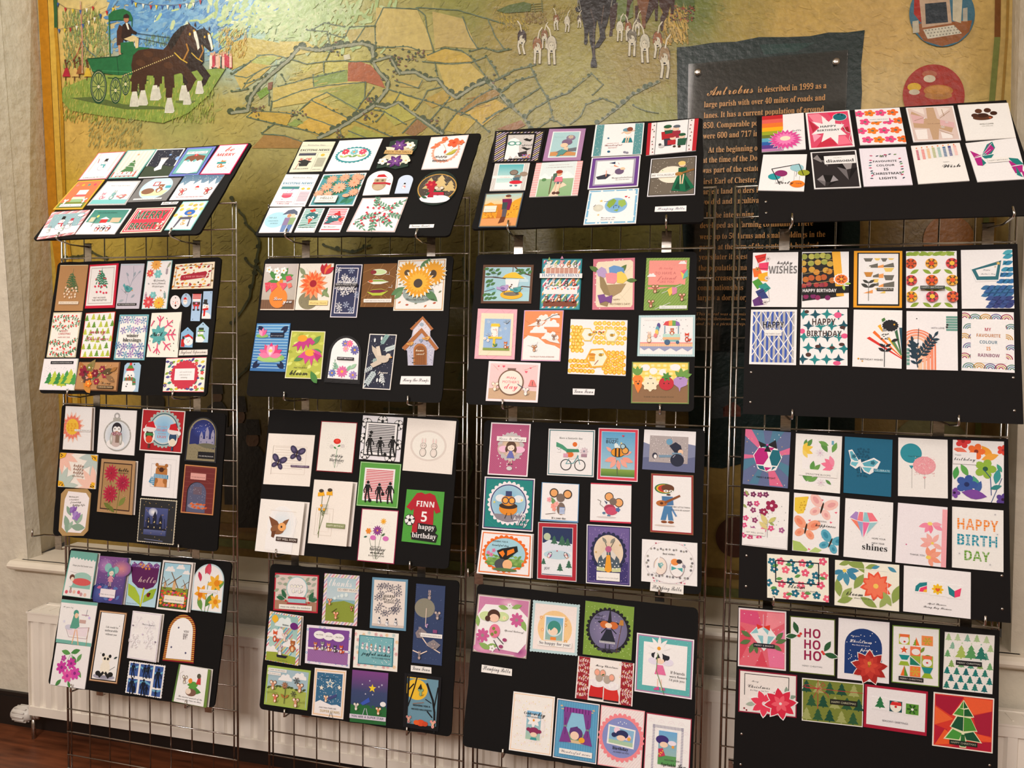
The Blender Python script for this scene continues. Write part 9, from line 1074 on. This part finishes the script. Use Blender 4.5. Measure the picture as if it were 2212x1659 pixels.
cards('44', '''
90 78 450 108 447 557 83 520~e8e0e4~pink Merry & Bright card with pale blue gem bauble and fir~m 3 e06878;P d8507c 4 4 40 4 50 30 4 24;P f08c98 60 4 96 4 96 20 56 40;P d84c60 4 30 30 46 4 90;P e878a0 60 60 96 70 96 96 66 96;P d8485c 50 70 62 96 36 96;P e888b0 96 30 96 56 70 48;K 6 6 94 94 26 s 1.4 f8e8ec fff .4;@bauble;P f0f4f8 24 42 38 30 66 30 80 44 54 70;P 8cc8d0 26 42 38 31 42 40;P 8cc8d0 50 31 64 31 62 42;P 8cc8d0 40 44 52 44 52 62;P 8cc8d0 62 44 76 44 60 62;P d83828 38 25 52 29 40 34;P d83828 66 25 52 29 66 35;L .8 fde 52 8 52 32;l 26 48 24 150 5a7a4a;l 26 54 24 200 5a7a4a;l 32 58 24 250 5a7a4a;l 36 60 20 280 5a7a4a;l 78 50 24 50 5a7a4a;l 78 54 24 20 5a7a4a;l 72 58 22 -30 5a7a4a;B 32 76 57 64 22222a c8c4c4|MERRY & BRIGHT
478 140 820 168 818 597 475 562~5a6c28~HO HO HO Merry Christmas card with holly leaves and berries~m 2 f0ecec;T 32 68 36 98204c B 1.15|HO;T 32 68 56 98204c B 1.15|HO;T 32 70 76 98204c B 1.15|HO;T 28 72 88 555|MERRY CHRISTMAS;@holly_cutout;l 18 30 32 110 f4f0f0;l 18 30 29 110 2c5c38;l 16 34 30 190 f4f0f0;l 16 34 27 190 2c5c38;E 20 34 4 3 d84038;E 24 30 3 3 d84038;l 76 58 32 60 f4f0f0;l 76 58 29 60 2c5c38;l 76 62 34 -10 f4f0f0;l 76 62 31 -10 2c5c38;E 72 59 3 3 d84038;E 75 62 3 3 d84038
847 155 1232 190 1227 655 837 612~ece8f0~arched night sky card with a large red poinsettia, Christmas peace~m 3 f0ecf4;A 13 14 86 90 1c3c78;D 16 20 84 80 46 1 f4f4f8;T 24 42 28 fff C|May your;T 24 66 38 fff C|Christmas;T 30 62 43 dde|be filled with joy &;T 42 68 51 fff C|peace;@poinsettia;q 62 76 38 9 f0e8e4 d84;q 62 76 35.5 9 a82824 d84;q 61 75 27 8 c03830 c83;q 61 74 18 6 d04838 a62;D 56 66 66 74 10 1.4 d8a848
1255 210 1612 238 1607 680 1247 642~6a8c38~geometric Christmas card of Santas, doves, stars and trees grid~m 2 f4f0ec;R 14 14 37 32 b0c040;E 25 24 10 10 f8f4f0;R 16 14 36 19 e87040;E 26 27 2.4 2 c33;t 50 33 16 7aa838;P f07030 50 17 50 32 58 32;R 62 14 86 31 f09050;k 74 23 9 a8b830;E 25 41 11 9 f8f4f0;s 25 41 9 e05a30;R 38 34 60 50 f07850;E 50 43 9 7 f8f4f0;l 60 44 16 60 7a9838;l 66 50 16 10 6a9838;P 1c9090 14 50 37 50 32 58 20 58;P 9ab838 14 68 18 61 33 61 37 68;P 1c8068 38 52 60 66 38 66;P 98b840 38 50 60 50 60 64;R 62 48 86 68 a0b838;E 74 60 10 9 f8f4f0;R 64 48 84 54 e87048;E 74 60 2.4 2 c33;P f07030 26 68 18 86 26 86;P 5a9838 26 68 34 86 26 86;R 38 68 60 86 f08040;k 49 77 10 c8c040;P 1c9090 62 68 86 68 80 78 68 78;P 98b830 62 86 68 78 80 78 86 86;B 14 66 87 94 1c1c20 c8c0b8|MERRY CHRISTMAS
1652 262 2028 290 2010 733 1635 693~f0ece8~teal and lime ombre fir tree pattern card, Merry Christmas~K 2 0 98 30 12 t 17 a8c890,b8d0a0,88b8a0 fff .03;K 2 28 98 62 12 t 17 6ca870,4c9880,88b060 fff .03;K 2 60 98 98 15 t 17 1c7c78,287c70,1c6c70 fff .03;@tree_panel;R 20 18 82 44 ecece8;t 34 44 30 a8c060;t 54 44 32 5a9c60;t 74 44 30 287868;B 24 76 47 55 1c1c20 c8c8c0|MERRY CHRISTMAS
93 545 532 590 527 913 87 865~8c1c38~Merry Christmas and Happy New Year card with coral poinsettias~m 2 f0e8e4;L 1.2 1c1c20 10 58 10 8 86 8 86 60;T 22 34 26 333 C|Merry;T 16 54 40 222 C|Christmas;T 20 52 47 445|& a Happy New Year;E 10 90 1.6 1.6 823;E 14 94 1.6 1.6 823;E 62 46 1.4 1.4 823;@poinsettias;l 82 50 16 90 8aa090;l 84 56 16 20 8aa090;l 30 76 18 190 a8b8a8;q 44 74 27 7 f4f0f0 fff;q 44 74 24 7 e8405c f8d0d8;q 72 70 31 8 f4f0f0 fff;q 72 70 28 8 d82c48 f8d0d8;q 72 70 16 6 f06070 f8e0e0
570 610 1037 655 1028 983 568 932~f0ece8~olive Happy Christmas card of patterned firs tied with red string~m 1.4 788438;K 2 2 98 98 15 t 22 1c4c38,a0a868,2c5838 fff .02;L .9 b8283c 26 1 26 68;L .9 b8283c 1 20 60 22 99 22;L .8 b8283c 26 22 34 6 38 12 26 22 6 22 4 16 12 14 26 22 18 44;L .8 b8283c 26 22 40 30 44 40;B 46 90 42 54 24241e c8c8a8|HAPPY CHRISTMAS
1045 657 1523 715 1512 1050 1035 980~a81c38~red-framed Season's Greetings card with three tiny square tiles~R 4 5 97 92 ecebf4;@picture_tiles;R 12 26 37 55 f8f4f8;t 25 51 20 2c7848;R 38 28 62 57 f8f4f8;R 40 30 60 55 1c5058;E 50 43 9 9 f8ece0;P d83030 41 40 44 32 58 32 59 40;E 50 43 2 2 c33;R 64 30 88 58 f8f4f8;R 66 32 86 56 5a9838;k 76 44 8 183820;E 76 44 2 2 fff;T 29 70 80 445|SEASON'S GREETINGS
1567 717 2025 767 2012 1182 1555 1122~f0e8e0~square red and orange card of a faceted stained-glass fir tree~m 2 d83c30;P a81c38 3 4 50 4 30 40 4 24;P f06038 50 3 97 4 96 24 60 36;P a8203c 66 36 97 24 96 70 74 68;P f06838 3 26 34 46 3 60;P b82038 3 60 24 66 4 96;P f06030 20 66 46 90 4 97;P b01c38 50 88 97 80 97 97 30 97;P f05a34 64 66 97 72 97 80 58 80;@tree;P e8e8c0 50 8 68 38 62 40 74 64 68 64 82 84 56 82 56 96 45 96 45 84 18 84 32 62 28 60 38 40 32 38;P 1c5c34 50 10 57 22 50 24;P 4a9438 49 10 43 24 49 24;P 4a9438 42 24 50 26 50 38 34 36;P 1c5c34 51 26 58 24 66 37 51 38;P 1c5438 40 40 50 40 50 66 30 60;P 4a9438 51 40 62 41 72 62 51 66;P 4a9c40 33 64 48 70 44 82 21 82;P 1c5438 52 70 67 65 79 82 56 81;P 2c6c38 47 72 53 72 55 94 46 94;B 28 74 84 92 1c2a24 b8b8a0|HAPPY CHRISTMAS
''')
_fo.hide_render = True; bpy.data.objects.remove(_fo)
